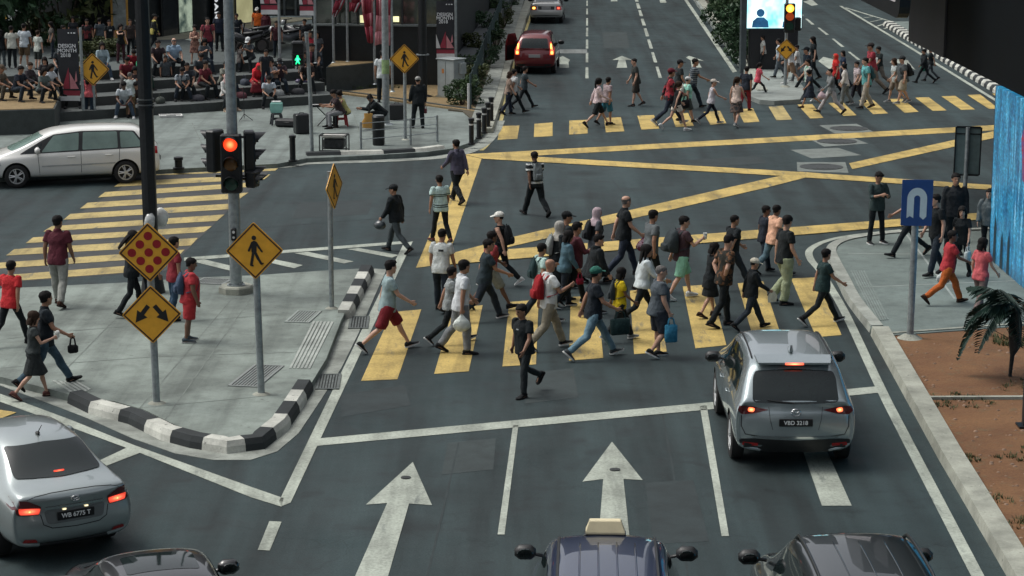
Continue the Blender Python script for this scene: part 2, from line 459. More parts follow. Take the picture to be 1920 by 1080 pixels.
band_obj('yellow_kerb_line', [(curve_px([(903, 282), (922, 262), (936, 238), (950, 178), (962, 128), (984, 62), (1004, 5)], 5), .13)], paint_mat('kerbside_yellow_paint', (.5, .42, .16)), .0092)
sheet_obj('yellow_patch', [[(-20, 765), (31, 773), (5, 783), (-20, 786)]], YELL, .0125)
mh = [[(1536, 235), (1606, 232), (1644, 250), (1565, 250)], [(1511, 257), (1590, 255), (1628, 269), (1545, 275)], [(1482, 281), (1571, 277), (1615, 291), (1522, 297)], [(1494, 304), (1585, 304), (1591, 324), (1495, 321)]]
sheet_obj('manhole_surrounds', mh, concrete_mat('manhole_concrete', (.17, .195, .18), .3), .005)
def lid(px, py, r, z, label):
    mb = MB(); c = at(px, py, z)
    mb.cyl(c, r, .012, 24)
    for k in range(-3, 4): mb.box((c.x + k * r * .24, c.y, c.z + .014), (r * .08, r * 1.2, .006))
    for k in (-1, 1): mb.box((c.x, c.y + k * r * .7, c.z + .014), (r * .9, r * .08, .006))
    tag(mb.build('manhole_cover', IRON), label, 'manhole cover')
lid(1592, 241, .62, .005, 'round iron manhole cover just below the far crossing stripes'); lid(1569, 265, .62, .005, 'round iron manhole cover below the top yellow box line')
lid(1540, 313, .62, .005, 'round iron manhole cover beside the end of the yellow diagonal'); lid(761, 896, .075, .0085, 'small round lid in the head of the left white arrow'); lid(1153, 881, .08, .0085, 'small round lid in the head of the middle white arrow')
def slab(name, px, z, m, z0=-.05):
    mb = MB(); mb.prism([at(x, y, z).to_2d() for x, y in px], z0, z)
    return tag(mb.build(name, m), kind='structure')
ISL = .13
isl_edge = [(-60, 690), (0, 706), (95, 730), (160, 748), (215, 752), (270, 768), (330, 797), (395, 818), (440, 824), (487, 814), (520, 786), (553, 738), (584, 718), (612, 672), (640, 600), (672, 535), (692, 503)]
slab('traffic_island', isl_edge + [(640, 505), (480, 516), (370, 520), (228, 530), (-60, 544)], ISL, CONC)
gut_out = [(-60, 703), (0, 722), (95, 757), (160, 782), (250, 822), (330, 850), (400, 862), (470, 862), (520, 846), (560, 812), (600, 752), (640, 690), (672, 625), (700, 560), (725, 505)]
slab('island_gutter', [(x, y) for x, y in isl_edge] + gut_out[::-1], .009, GUT, -.05)
def kerb(name, px, w, h, block, mats, z=0.0, phase=0, side=1, bevel=.05):
    P = resample([at(x, y, z) for x, y in px], block / 3)
    prof = [(0, 0), (.015 * side, h * .55), (bevel * side, h), ((w) * side, h + .004), (w * side, 0)]
    mb = MB(); mb.sweep(P, prof, seg_mi=lambda k: (((k + phase) // 3) % len(mats)))
    return tag(mb.build(name, mats), kind='structure')
kerb('island_kerb', [(126, 756), (165, 775), (240, 795), (300, 825), (355, 840), (425, 851), (497, 842), (541, 806), (568, 765), (588, 732)], .27, .19, .80, [KERBB, KERBW], .009, 0, 1, .06)
kerb('island_side_kerb', [(660, 598), (683, 552), (702, 512)], .28, .18, .8, [KERBW, KERBB], .009, 0, 1, .06)
def joints(name, lines, w, z, m):
    return band_obj(name, [(l, w) for l in lines], m, z)
DARKJ = mat('joint_dirt', (.14, .162, .147), .9, 0, .3, 3)
joints('island_joints', [[(435, 560), (262, 765)], [(243, 570), (128, 688)], [(-20, 640), (110, 622), (640, 580)], [(0, 690), (300, 668), (560, 660)], [(300, 800), (470, 560)], [(262, 765), (520, 740)]], .022, ISL + .004, DARKJ)
def tactile(name, quad, z, m, n=6):
    a, b, c, d = [at(x, y, z) for x, y in quad]; mb = MB()
    for k in range(n):
        t0, t1 = (k + .15) / n, (k + .8) / n
        p = [a.lerp(b, t0), a.lerp(b, t1), d.lerp(c, t1), d.lerp(c, t0)]
        mb.prism([q.to_2d() for q in p], z - .01, z + .012)
    return tag(mb.build(name, m), kind='structure')
TACT = concrete_mat('tactile_paving', (.36, .39, .36), .25, 2, .2)
tactile('tactile_paving', [(586, 603), (627, 604), (583, 692), (541, 691)], ISL, TACT)
tactile('tactile_paving', [(96, 714), (148, 716), (172, 730), (140, 742)], ISL, TACT, 5)
tactile('tactile_paving', [(1594, 508), (1622, 508), (1668, 600), (1640, 602)], .13, concrete_mat('tactile_grey', (.20, .24, .225), .25, 2, .2), 6)
def grate(px, py, sx, sy, z, rz, label, m=IRON):
    mb = MB(); c = at(px, py, z); M = Matrix.Rotation(rz, 3, 'Z')
    for sgn in (-1, 1):
        mb.box(c + M @ Vector((sgn * sx / 2, 0, .006)), (.05, sy, .02), rz=rz); mb.box(c + M @ Vector((0, sgn * (sy / 2 + .026), .006)), (sx + .05, .05, .02), rz=rz)
    n = int(sx / .06)
    for k in range(n): mb.box(c + M @ Vector(((k + .5) / n * (sx - .06) - (sx - .06) / 2, 0, .004)), (.03, sy - .003, .012), rz=rz)
    mb.box(c + M @ Vector((0, 0, -.004)), (sx, sy, .006), 1, rz=rz)
    o = mb.build('drain_grate', [m, mat('drain_dark', (.012, .014, .014), .9)])
    tag(o, label, 'drain grate')
grate(673, 605, .34, 1.0, .012, R(2), 'iron drain grate in the gutter beside the island side kerb', mat('dull_iron', (.11, .125, .12), .7, .3, .4, 12)); grate(616, 716, .36, 1.0, .012, R(2), 'iron drain grate in the gutter at the end of the island front kerb', mat('dull_iron', (.11, .125, .12), .7, .3, .4, 12))
grate(481, 705, .5, 1.5, ISL + .003, R(-10), 'grey hatch grate flush in the island at the foot of the big crossing sign', mat('galv_grate', (.22, .24, .23), .6, .3)); grate(400, 528, .62, .5, ISL + .003, R(-14), 'slotted drain cover beside the signal post footing', mat('galv_grate', (.22, .24, .23), .6, .3))
grate(569, 594, .44, 1.0, ISL + .003, R(-8), 'concrete filled hatch in the island near the edge-on sign', mat('hatch', (.25, .28, .26), .7))
PZ = .13
pl_edge = [(-80, 337), (300, 318), (520, 307), (574, 297), (700, 291), (800, 285), (850, 278), (885, 266), (908, 247), (922, 224)]
pe = [at(x, y, PZ).to_2d() for x, y in pl_edge]
mb = MB(); mb.prism(pe + [Vector((-1.0, 84)), Vector((-1, 112)), Vector((-80, 112)), Vector((-80, pe[0].y))], -.05, PZ)
tag(mb.build('plaza', CONC2), kind='structure')
band_obj('plaza_gutter', [(curve_px([(-80, 343), (300, 324), (520, 313), (574, 306), (700, 302), (800, 297), (862, 288), (900, 272), (921, 250), (933, 226)], 4), .5)], GUT, .0105)
kerb('plaza_kerb', [(576, 301), (640, 299), (720, 297), (800, 292), (836, 287)], .32, .22, 1.15, [KERBB, KERBW], .0, 0, 1, .08)
joints('plaza_joints', [[(300, 292), (960 - 110, 262)], [(250, 250), (640, 230), (880, 222)], [(400, 316), (360, 230)], [(560, 300), (520, 215)], [(690, 290), (660, 205)]], .03, PZ + .004, DARKJ)
vk = [(925, 250), (945, 185), (962, 120), (981, 60), (1001, 0), (1012, -40)]
kerb('verge_kerb', vk, .45, .16, 2.2, [KERBC], 0, 0, 1, .04)
vk2 = [(918, 240), (938, 178), (954, 118), (972, 60), (990, 0), (1000, -40)]
kerb('verge_channel', [(x - 5, y) for x, y in vk2], .55, .19, 2.2, [GUT], 0, 0, 1, .02)
slab('verge_soil', [(905, 240), (925, 178), (944, 118), (963, 60), (981, 0), (900, 0), (885, 60), (850, 150), (840, 205), (868, 208)], .18, soil_mat('dark_soil', (.05, .045, .03), (.085, .07, .045), (.04, .06, .025)))
slab('median', [(1303, 0), (1398, 136), (1400, 165), (1406, 180), (1424, 187), (1452, 189), (1500, 186), (1510, 168), (1490, 140), (1365, 0), (1330, -45), (1275, -45)], .16, concrete_mat('median_concrete', (.26, .29, .27), .35))
kerb('median_kerb', [(1418, 178), (1404, 160), (1398, 136), (1303, 0), (1272, -45)], .42, .2, 2.6, [KERBC], 0, 0, -1, .04)
slab('median_soil', [(1322, 0), (1408, 122), (1462, 122), (1358, 0), (1326, -45), (1292, -45)], .22, soil_mat('median_dark_soil', (.03, .03, .022), (.05, .045, .03), (.03, .045, .02)))
RP = .13
ro = curve_px([(1960, 424), (1860, 432), (1700, 437), (1610, 447), (1572, 458), (1557, 474), (1562, 494), (1580, 528), (1600, 566), (1640, 622)], 5)
slab('right_pavement', ro + [(1662, 629), (1990, 606)], RP, CONC3)
kerb('right_kerb', curve_px([(1960, 430), (1860, 437), (1700, 442), (1606, 452), (1562, 463), (1546, 478), (1552, 498), (1570, 533), (1590, 572), (1630, 624)], 5), .26, .15, 1.6, [concrete_mat('right_kerb_paint', (.34, .36, .32), .4, 1.5)], 0, 0, 1, .03)
kerb('bed_kerb', [(1632, 628), (1700, 752), (1760, 862), (1800, 930), (1890, 1085), (1960, 1205)], .34, .17, 2.0, [KERBC], 0, 0, 1, .03)
slab('soil_bed', [(1662, 631), (1990, 607), (2200, 1085), (2200, 1205), (1985, 1205), (1920, 1085), (1790, 862), (1726, 752)], .12, SOIL)
mb = MB(); mb.sweep([at(1727, 750, .12), at(1990, 749, .12)], [(0, 0), (0, .05), (.09, .05), (.09, 0)]); tag(mb.build('bed_divider', KERBC), kind='structure')
mb = MB(); mb.sweep([at(1662, 630, .1), at(1990, 606, .1)], [(0, 0), (0, .05), (.1, .05), (.1, 0)]); tag(mb.build('pavement_edging', KERBC), kind='structure')
joints('right_pavement_joints', [[(1590, 475), (1860, 478)], [(1618, 538), (1960, 524)], [(1700, 440), (1790, 560)]], .05, RP + .004, mat('light_joint', (.27, .30, .28), .9, 0, .2, 3))
kerb('far_right_kerb', [(1930, 212), (1870, 178), (1700, 76), (1655, 48)], .5, .22, .6, [KERBW, KERBB], 0, 0, -1, .1)
slab('far_right_verge', [(1665, 40), (1720, 72), (1890, 172), (1990, 225), (2300, 225), (2300, 40)], .14, CONC3)
def Pz(**k):
    d = dict(tl=0, tr=0, kl=0, kr=0, al=0, ar=0, el=12, er=12, bl=8, br=8, il=0, ir=0, lean=2, hy=0, hp=4, sl=2, sr=2, tw=0, fl=None, fr=None)
    d.update(k); return d
POSE = {
 'walkA': Pz(tl=25, kl=5, tr=-17, kr=24, al=-20, ar=20, el=14, er=26, tw=-7, lean=4),
 'walkB': Pz(tr=25, kr=5, tl=-17, kl=24, ar=-20, al=20, er=14, el=26, tw=7, lean=4),
 'bigA': Pz(tl=30, kl=3, tr=-22, kr=26, al=-26, ar=24, el=14, er=30, tw=-9, lean=5),
 'bigB': Pz(tr=30, kr=3, tl=-22, kl=26, ar=-26, al=24, er=14, el=30, tw=9, lean=5),
 'midA': Pz(tl=15, kl=4, tr=-10, kr=22, al=-10, ar=12, el=14, er=22, tw=-4, lean=4),
 'midB': Pz(tr=15, kr=4, tl=-10, kl=22, ar=-10, al=12, er=14, el=22, tw=4, lean=4),
 'passA': Pz(tl=4, kl=3, tr=14, kr=52, al=4, ar=-4, el=14, er=18, lean=4),
 'passB': Pz(tr=4, kr=3, tl=14, kl=52, ar=4, al=-4, er=14, el=18, lean=4),
 'kickB': Pz(tl=10, kl=6, tr=-10, kr=48, al=14, ar=-22, el=16, er=26, tw=4, lean=3, br=16),
 'holdA': Pz(tl=20, kl=5, tr=-14, kr=22, al=-14, ar=28, el=14, er=82, ir=20, lean=3),
 'holdB': Pz(tr=20, kr=5, tl=-14, kl=22, ar=-14, al=28, er=14, el=82, il=20, lean=3),
 'phoneA': Pz(tl=17, kl=5, tr=-12, kr=22, al=22, ar=26, el=88, er=92, il=28, ir=28, hp=22, lean=4),
 'stand': Pz(tl=2, tr=-2, kl=2, kr=3, el=14, er=10, bl=9, br=9),
 'stand2': Pz(tl=6, kl=10, tr=-2, kr=2, el=22, er=14, bl=11, br=8, sl=7),
 'standphone': Pz(tl=4, kl=4, tr=-2, kr=2, al=20, ar=24, el=95, er=92, il=30, ir=30, hp=20, sl=5, sr=5),
 'standcross': Pz(al=22, ar=22, el=98, er=98, il=52, ir=52, sl=5, sr=4),
 'standarm': Pz(al=6, ar=62, el=16, er=40, ir=10, sl=4, sr=4, hp=8),
 'handsback': Pz(tl=12, kl=5, tr=-9, kr=18, al=-24, ar=-24, el=22, er=22, il=34, ir=34, bl=14, br=14, hp=12, lean=5),
 'stepup': Pz(tl=62, kl=74, tr=-16, kr=12, al=-20, ar=30, el=20, er=30, lean=12),
 'stride': Pz(tl=44, kl=30, tr=-30, kr=20, al=-26, ar=30, el=40, er=40, lean=6),
 'sit': Pz(tl=84, tr=82, kl=80, kr=84, al=22, ar=20, el=30, er=34, il=16, ir=16, lean=14, sl=10, sr=10, hp=10),
 'sithunch': Pz(tl=84, tr=88, kl=84, kr=86, al=14, ar=12, el=48, er=50, il=22, ir=22, lean=34, sl=14, sr=12, hp=26),
 'sitback': Pz(tl=80, tr=78, kl=62, kr=56, al=6, ar=8, el=44, er=46, il=18, ir=18, lean=-4, sl=8, sr=8),
 'sitphone': Pz(tl=84, tr=84, kl=82, kr=82, al=34, ar=34, el=84, er=86, il=24, ir=24, lean=16, hp=30, sl=9, sr=9),
 'sitlow': Pz(tl=112, tr=106, kl=118, kr=112, al=30, ar=28, el=34, er=36, il=18, ir=18, lean=18, sl=14, sr=14, hp=14),
 'play': Pz(tl=84, tr=84, kl=84, kr=88, al=30, ar=34, el=66, er=64, il=8, ir=8, lean=22, hp=28, sl=12, sr=12),
 'crouch': Pz(tl=100, tr=92, kl=122, kr=112, al=50, ar=40, el=50, er=60, il=10, ir=10, lean=42, hp=30, sl=12, sr=12),
}
BUILDS = {'m': dict(sh=.185, w=1.0, d=1.0, hip=1.0, arm=1.0), 'f': dict(sh=.160, w=.88, d=.92, hip=1.02, arm=.82), 'h': dict(sh=.195, w=1.17, d=1.3, hip=1.14, arm=1.15)}
def skel(pose, build):
    p = POSE[pose]; b = BUILDS[build]; J = {}
    L = R(p['lean']); u = Vector((math.sin(L), 0, math.cos(L))); fw = Vector((math.cos(L), 0, -math.sin(L)))
    tw = R(p['tw'])
    for s, sd in ((1, 'l'), (-1, 'r')):
        t = R(p['t' + sd]); k = R(p['k' + sd]); sp = R(p['s' + sd]) * s
        hip = Vector((0, s * .092 * b['hip'], -.03))
        def d(a): return Vector((math.sin(a), math.sin(sp), -math.cos(a))).normalized()
        knee = hip + d(t) * .43
        ank = knee + d(t - k) * .41
        a = p['t' + sd] - p['k' + sd]
        seated = p['t' + sd] > 55
        fp = p['f' + sd]
        if fp is None:
            fp = 0 if seated else (min(62, (-a - 12) * 1.15) if a < -12 else (-(a - 8) * .9 if a > 8 else 0))
        fp = R(fp)
        fd = Vector((math.cos(fp), s * .12, -math.sin(fp))).normalized(); fu = Vector((math.sin(fp), 0, math.cos(fp)))
        J['hip' + sd], J['knee' + sd], J['ank' + sd], J['fd' + sd], J['fu' + sd] = hip, knee, ank, fd, fu
    low = min(min((J['ank' + s] + J['fd' + s] * q - J['fu' + s] * .085).z for q in (-.07, .12, .19)) for s in 'lr')
    off = Vector((0, 0, -low))
    for k in list(J):
        if k[:2] not in ('fd', 'fu'): J[k] = J[k] + off
    pel = off.copy(); J['pel'] = pel; J['u'] = u; J['fw'] = fw
    side = Vector((-math.sin(tw), math.cos(tw), 0)); J['side'] = side
    J['neck'] = pel + u * .53
    hc = J['neck'] + u * .075 + Vector((0.02, 0, .085)); J['head'] = hc
    HM = Matrix.Translation(hc) @ Matrix.Rotation(R(p['hy']), 4, 'Z') @ Matrix.Rotation(R(p['hp']) + L * .5, 4, 'Y')
    J['HM'] = HM
    x = (fw - side * fw.dot(side)).normalized(); z = x.cross(side).normalized()
    TM = Matrix((x, side, z)).transposed().to_4x4(); TM.translation = pel; J['TM'] = TM
    for s, sd in ((1, 'l'), (-1, 'r')):
        sh = pel + u * .475 + side * (s * b['sh'])
        a, e, ab, inn = R(p['a' + sd]), R(p['e' + sd]), R(p['b' + sd]), R(p['i' + sd])
        def dd(ang, lat): return (Vector((math.sin(ang) * math.cos(lat), 0, -math.cos(ang) * math.cos(lat))) + side * (s * math.sin(lat))).normalized()
        el = sh + dd(a, ab) * .285
        wr = el + dd(a + e, -inn if inn else ab * .4) * .245
        hd = (wr - el).normalized()
        J['sh' + sd], J['elb' + sd], J['wri' + sd], J['hd' + sd] = sh, el, wr, hd
        J['hand' + sd] = wr + hd * .10
    return J
_SK = {}
VAR = {}
def variant(name, i):
    """one of three small variations of a walking or standing pose"""
    q = '%s~%d' % (name, i)
    if q not in POSE:
        r = random.Random(hash_s(q)); d = dict(POSE[name])
        for k, a in (('tl', 4), ('tr', 4), ('al', 9), ('ar', 9), ('el', 9), ('er', 9), ('bl', 4), ('br', 4), ('lean', 2.5), ('tw', 4)): d[k] += r.uniform(-a, a)
        d['hy'] += r.uniform(-24, 24); d['hp'] += r.uniform(-4, 12)
        for k in ('kl', 'kr', 'el', 'er'): d[k] = max(2, d[k] + (r.uniform(-3, 8) if k[0] == 'k' else 0))
        POSE[q] = d
    return q
def hash_s(s):
    h = 7
    for c in s: h = (h * 31 + ord(c)) % 1000003
    return h
def SK(pose, build):
    k = (pose, build)
    if k not in _SK: _SK[k] = skel(pose, build)
    return _SK[k]
def torso_rings(J, b, spec, n=16):
    pel, u, fw = J['pel'], J['u'], J['fw']; out = []
    for t, hw, hd, ox in spec:
        f = max(0, min(1, t / .4)); sd = Vector((0, 1, 0)).lerp(J['side'], f).normalized()
        c = pel + u * t + fw * ox
        ring = []
        for k in range(n):
            a = 2 * math.pi * k / n; ca, sa = math.cos(a), math.sin(a)
            q = (abs(ca) ** .85) * (1 if ca > 0 else -1); r = (abs(sa) ** .85) * (1 if sa > 0 else -1)
            ring.append(c + fw * (hd * q) + sd * (hw * r))
        out.append(ring)
    return out
def body_mb(pose, build):
    J = SK(pose, build); b = BUILDS[build]; mb = MB(); w, d = b['w'], b['d']; ar = b['arm']
    mb.rings(torso_rings(J, b, [(-.09, .09, .07, 0), (-.05, .135 * b['hip'], .088 * d, -.01), (.0, .148 * b['hip'], .098 * d, -.01), (.12, .128 * w, .082 * d, .0), (.25, .135 * w, .09 * d, .01), (.38, .152 * w, .096 * d, .005), (.455, .140 * w, .082 * d, 0), (.50, .10, .062, -.005), (.52, .06, .055, 0)]))
    mb.tube([J['neck'] - J['u'] * .05, J['head'] + Vector((-.02, 0, -.04))], [.058 * (.9 if build == 'f' else 1), .05], 10)
    HM = J['HM']
    def hr(z, hw, hd, ox, n=14): return [HM @ Vector((ox + hd * math.cos(2 * math.pi * k / n), hw * math.sin(2 * math.pi * k / n), z)) for k in range(n)]
    mb.rings([hr(-.118, .026, .026, .05), hr(-.108, .042, .046, .04), hr(-.085, .056, .068, .026), hr(-.05, .066, .082, .012), hr(-.01, .072, .092, .002), hr(.03, .076, .099, -.004), (hr(.07, .071, .093, -.008)), hr(.10, .052, .068, -.01), hr(.117, .02, .028, -.01)])
    mb.tube([HM @ Vector((.088, 0, .022)), HM @ Vector((.108, 0, -.018)), HM @ Vector((.09, 0, -.03))], [.010, .016, .012], 6)
    mb.tube([HM @ Vector((.082, -.036, .03)), HM @ Vector((.088, 0, .034)), HM @ Vector((.082, .036, .03))], .010, 6)
    for s in (1, -1): mb.ell(HM @ Vector((-.005, s * .078, -.005)), (.02, .011, .032), 8, 6)
    for sd in 'lr':
        mb.tube([J['sh' + sd] + J['side'] * (-.03 if sd == 'l' else .03), J['sh' + sd].lerp(J['elb' + sd], .25), J['elb' + sd], J['elb' + sd].lerp(J['wri' + sd], .3), J['wri' + sd]], [.055 * ar, .05 * ar, .040 * ar, .040 * ar, .026 * ar], 10)
        wr, hd = J['wri' + sd], J['hd' + sd]; s = 1 if sd == 'l' else -1
        inn = -J['side'] * s; inn = (inn - hd * inn.dot(hd)).normalized()
        fr = hd.cross(inn) * s
        if fr.dot(J['fw']) < 0 and abs(hd.z) > .5: fr = -fr
        mb.tube([wr - hd * .01, wr + hd * .03, wr + hd * .085], [(.024, .017), (.034, .017), (.038, .014)], 10, ref=fr)
        for i, (o, ln) in enumerate(((.030, .070), (.011, .080), (-.009, .074), (-.028, .058))):
            p0 = wr + hd * .075 + fr * o; p1 = p0 + hd * ln * .5 + inn * .006; p2 = p1 + hd * ln * .42 + inn * .022
            mb.tube([p0, p1, p2], [.0095, .009, .0075], 6)
        p0 = wr + hd * .03 + fr * .03; p1 = p0 + hd * .03 + fr * .026 + inn * .006; p2 = p1 + hd * .03 + fr * .004 + inn * .008
        mb.tube([p0, p1, p2], [.013, .011, .009], 6)
        lg = .92 if build == 'f' else (1.15 if build == 'h' else 1)
        mb.tube([J['hip' + sd] + Vector((0, 0, .03)), J['hip' + sd].lerp(J['knee' + sd], .45), J['knee' + sd], J['knee' + sd].lerp(J['ank' + sd], .33) - J['fw'] * .012, J['knee' + sd].lerp(J['ank' + sd], .75), J['ank' + sd]], [.078 * lg, .066 * lg, .048 * lg, .05 * lg, .034 * lg, .031], 12)
        a = J['ank' + sd]; mb.tube([a - J['fd' + sd] * .04 - J['fu' + sd] * .05, a + J['fd' + sd] * .05 - J['fu' + sd] * .045, a + J['fd' + sd] * .16 - J['fu' + sd] * .06], [(.034, .03), (.04, .032), (.03, .016)], 8)
    return mb
def top_mb(pose, build, kind):
    J = SK(pose, build); b = BUILDS[build]; mb = MB(); w, d = b['w'], b['d']; ar = b['arm']
    fat = {'jacket': 1.16, 'hood': 1.14, 'long': 1.06, 'tank': 1.0}.get(kind, 1.05)
    hem = {'crop': .0, 'tank': -.10, 'blouse': -.06, 'tuck': -.01, 'tunic': -.26}.get(kind, -.125)
    seat = POSE[pose]['tl'] > 55
    if seat: hem = max(hem, -.07)
    belly = .02 if build == 'h' else 0
    hw0 = (.172 if build != 'f' else .166) * b['hip'] * (1.03 if kind in ('jacket', 'hood') else 1)
    spec = [(hem, hw0 + .012, .140 * d * fat, -.006), (hem + .02, hw0 + .012, .140 * d * fat, -.006)]
    if hem < -.05: spec.append((.0, .178 * b['hip'] * fat ** .5, .134 * d * fat, belly * .6 - .004))
    spec += [(.12, (.150 if build == 'f' else .164) * w * fat, .119 * d * fat, .004 + belly), (.25, .158 * w * fat, .116 * d * fat, .012 + belly * .8),
             (.345, .172 * w * fat, (.128 if build == 'f' else .120) * d * fat, .012 if build != 'f' else .02), (.43, .172 * w * fat, .108 * d, .002), (.478, .135 * w, .082, -.004), (.512, .082, .064, -.004)]
    if kind != 'tank': spec.append((.528, .066, .06, .0))
    mb.rings(torso_rings(J, b, spec, 18))
    if kind in ('polo', 'long', 'jacket', 'hood', 'blouse'):
        k = 1.25 if kind == 'hood' else 1
        mb.tube([J['neck'] - J['u'] * .02 - J['fw'] * .012 * k, J['neck'] + J['u'] * .035 * k - J['fw'] * .008], [.075 * k, .066 * k], 12)
    for sd in 'lr':
        sh, el, wr = J['sh' + sd], J['elb' + sd], J['wri' + sd]; ins = J['side'] * (-.05 if sd == 'l' else .05)
        if kind == 'tank': 
            continue
        if kind in ('long', 'jacket', 'hood', 'blouse'):
            q = {'jacket': 1.2, 'hood': 1.18, 'blouse': 1.05}.get(kind, 1.0) * ar ** .6
            mb.tube([sh + ins, sh + ins * .2 , sh.lerp(el, .3), el, el.lerp(wr, .35), wr], [.066 * q, .070 * q, .062 * q, .054 * q, .050 * q, .040 * q], 12)
        elif kind == 'roll':
            q = ar ** .6
            mb.tube([sh + ins, sh + ins * .2, sh.lerp(el, .3), el, el.lerp(wr, .3), el.lerp(wr, .34)], [.066 * q, .070 * q, .062 * q, .055 * q, .054 * q, .05 * q], 12)
        else:
            q = ar ** .6; e = .62 if kind != 'crop' else .4
            mb.tube([sh + ins, sh + ins * .2, sh.lerp(el, .3), sh.lerp(el, e)], [.066 * q, .071 * q, .066 * q, .068 * q], 12)
    return mb
def bottom_mb(pose, build, kind):
    J = SK(pose, build); b = BUILDS[build]; mb = MB(); d = b['d']; hp = b['hip']
    if kind in ('skirt', 'longskirt', 'abaya', 'dress'):
        end = {'skirt': .95, 'longskirt': 1.85, 'abaya': 1.88, 'dress': .98}[kind]
        rings = torso_rings(J, b, ([(.44, .168, .108, 0), (.34, .162, .118, .012), (.22, .145, .105, .006)] if kind in ('abaya', 'dress') else []) + [(.08, .145 * hp, .105 * d, 0), (.0, .172 * hp, .125 * d, -.005), (-.07, .182 * hp, .135 * d, -.005)], 18)
        base = J['pel']
        for k in range(1, 8):
            t = end * k / 7
            pts = []
            for sd in 'lr':
                pts.append(J['hip' + sd].lerp(J['knee' + sd], min(t, 1)) if t <= 1 else J['knee' + sd].lerp(J['ank' + sd], t - 1))
            c = (pts[0] + pts[1]) / 2; sx = abs(pts[0].x - pts[1].x) / 2; sy = abs(pts[0].y - pts[1].y) / 2
            hx, hy = sx + .095 + .02 * t, sy + .095 + .02 * t
            ring = []
            seat = POSE[pose]['tl'] > 55
            ax = (pts[0] + pts[1]) / 2 - (J['hipl'] + J['hipr']) / 2
            ax = ax.normalized() if t <= 1 else Vector((0, 0, -1))
            ex = Vector((1, 0, 0)) if not (seat and t <= 1) else Vector((.3, 0, .95))
            for i in range(18):
                a = 2 * math.pi * i / 18; fl = 1 + .05 * math.sin(5 * a + 1.3) * min(1, t)
                ring.append(c + ex * (hx * math.cos(a) * fl) + Vector((0, 1, 0)) * (hy * math.sin(a) * fl))
            rings.append(ring)
        mb.rings(rings); return mb
    mb.rings(torso_rings(J, b, [(.06, .136 * hp, .094 * d, 0), (.045, .142 * hp, .099 * d, 0), (.0, .158 * hp, .113 * d, -.01), (-.06, .168 * hp, .124 * d, -.012), (-.11, .12, .09, 0)], 16))
    wd = {'slim': .88, 'wide': 1.25, 'jeans': 1.0, 'trousers': 1.08, 'shorts': 1.16, 'short': 1.1, 'legging': .8}[kind] * (.93 if build == 'f' else (1.15 if build == 'h' else 1))
    for sd in 'lr':
        h, k, a = J['hip' + sd], J['knee' + sd], J['ank' + sd]
        h = h + Vector((0, 0, .02))
        if kind in ('shorts', 'short'):
            e = .98 if kind == 'shorts' else .5
            mb.tube([h, h.lerp(k, .3), h.lerp(k, e * .98), h.lerp(k, e)], [.098 * wd, .094 * wd, (.086 if kind == 'shorts' else .092) * wd, .085 * wd], 12)
        else:
            bot = {'slim': .046, 'legging': .044, 'wide': .075, 'trousers': .062, 'jeans': .056}[kind] / (.88 if kind == 'slim' else 1)
            mb.tube([h, h.lerp(k, .3), h.lerp(k, .75), k + J['fw'] * .006, k.lerp(a, .3) - J['fw'] * .01, k.lerp(a, .75), k.lerp(a, .97), k.lerp(a, .99)], [.098 * wd, .092 * wd, .074 * wd, .068 * wd, .068 * wd, bot * 1.08, bot * 1.05, bot], 12)
    return mb
HZ = [-.118, -.108, -.085, -.05, -.01, .03, .07, .10, .117]
HW_ = [.026, .042, .056, .066, .072, .076, .071, .052, .02]; HD_ = [.026, .046, .068, .082, .092, .099, .093, .068, .028]; HO_ = [.05, .04, .026, .012, .002, -.004, -.008, -.01, -.01]
def shell(azmin, grow, top=.118, n=20, m=8, back=0.0, bump_=0.0):
    """hair or cap over the skull: height of the lower rim depends on azimuth (0 = face)"""
    rings = [[] for _ in range(m + 2)]
    for i in range(n):
        a = 2 * math.pi * i / n; af = abs((a + math.pi) % (2 * math.pi) - math.pi) / math.pi
        z0 = np.interp(af, *azmin)
        for k in range(m + 2):
            kk = max(0, k - 1)
            z = z0 + (.116 - z0) * (1 - (1 - kk / m) ** 1.8)
            zq = max(z, -.03) if af > .3 else z
            hw, hd, ox = np.interp(zq, HZ, HW_), np.interp(zq, HZ, HD_), np.interp(zq, HZ, HO_)
            g = -.006 if k == 0 else grow * (.45 + .55 * min(1, kk / 2))
            wob = bump_ * math.sin(3 * a + 4 * kk) * (k > 1)
            gg = g * (1 if af > .25 else .75)
            x = ox + (hd + gg + wob) * math.cos(a); y = (hw + g + wob) * math.sin(a)
            if af > .55: x -= .006
            x -= back * max(0, -math.cos(a))
            lift = (top - .118 + grow) * (kk / m) ** 1.3 if k else 0
            rings[k].append(Vector((x, y, z + lift)))
    return rings
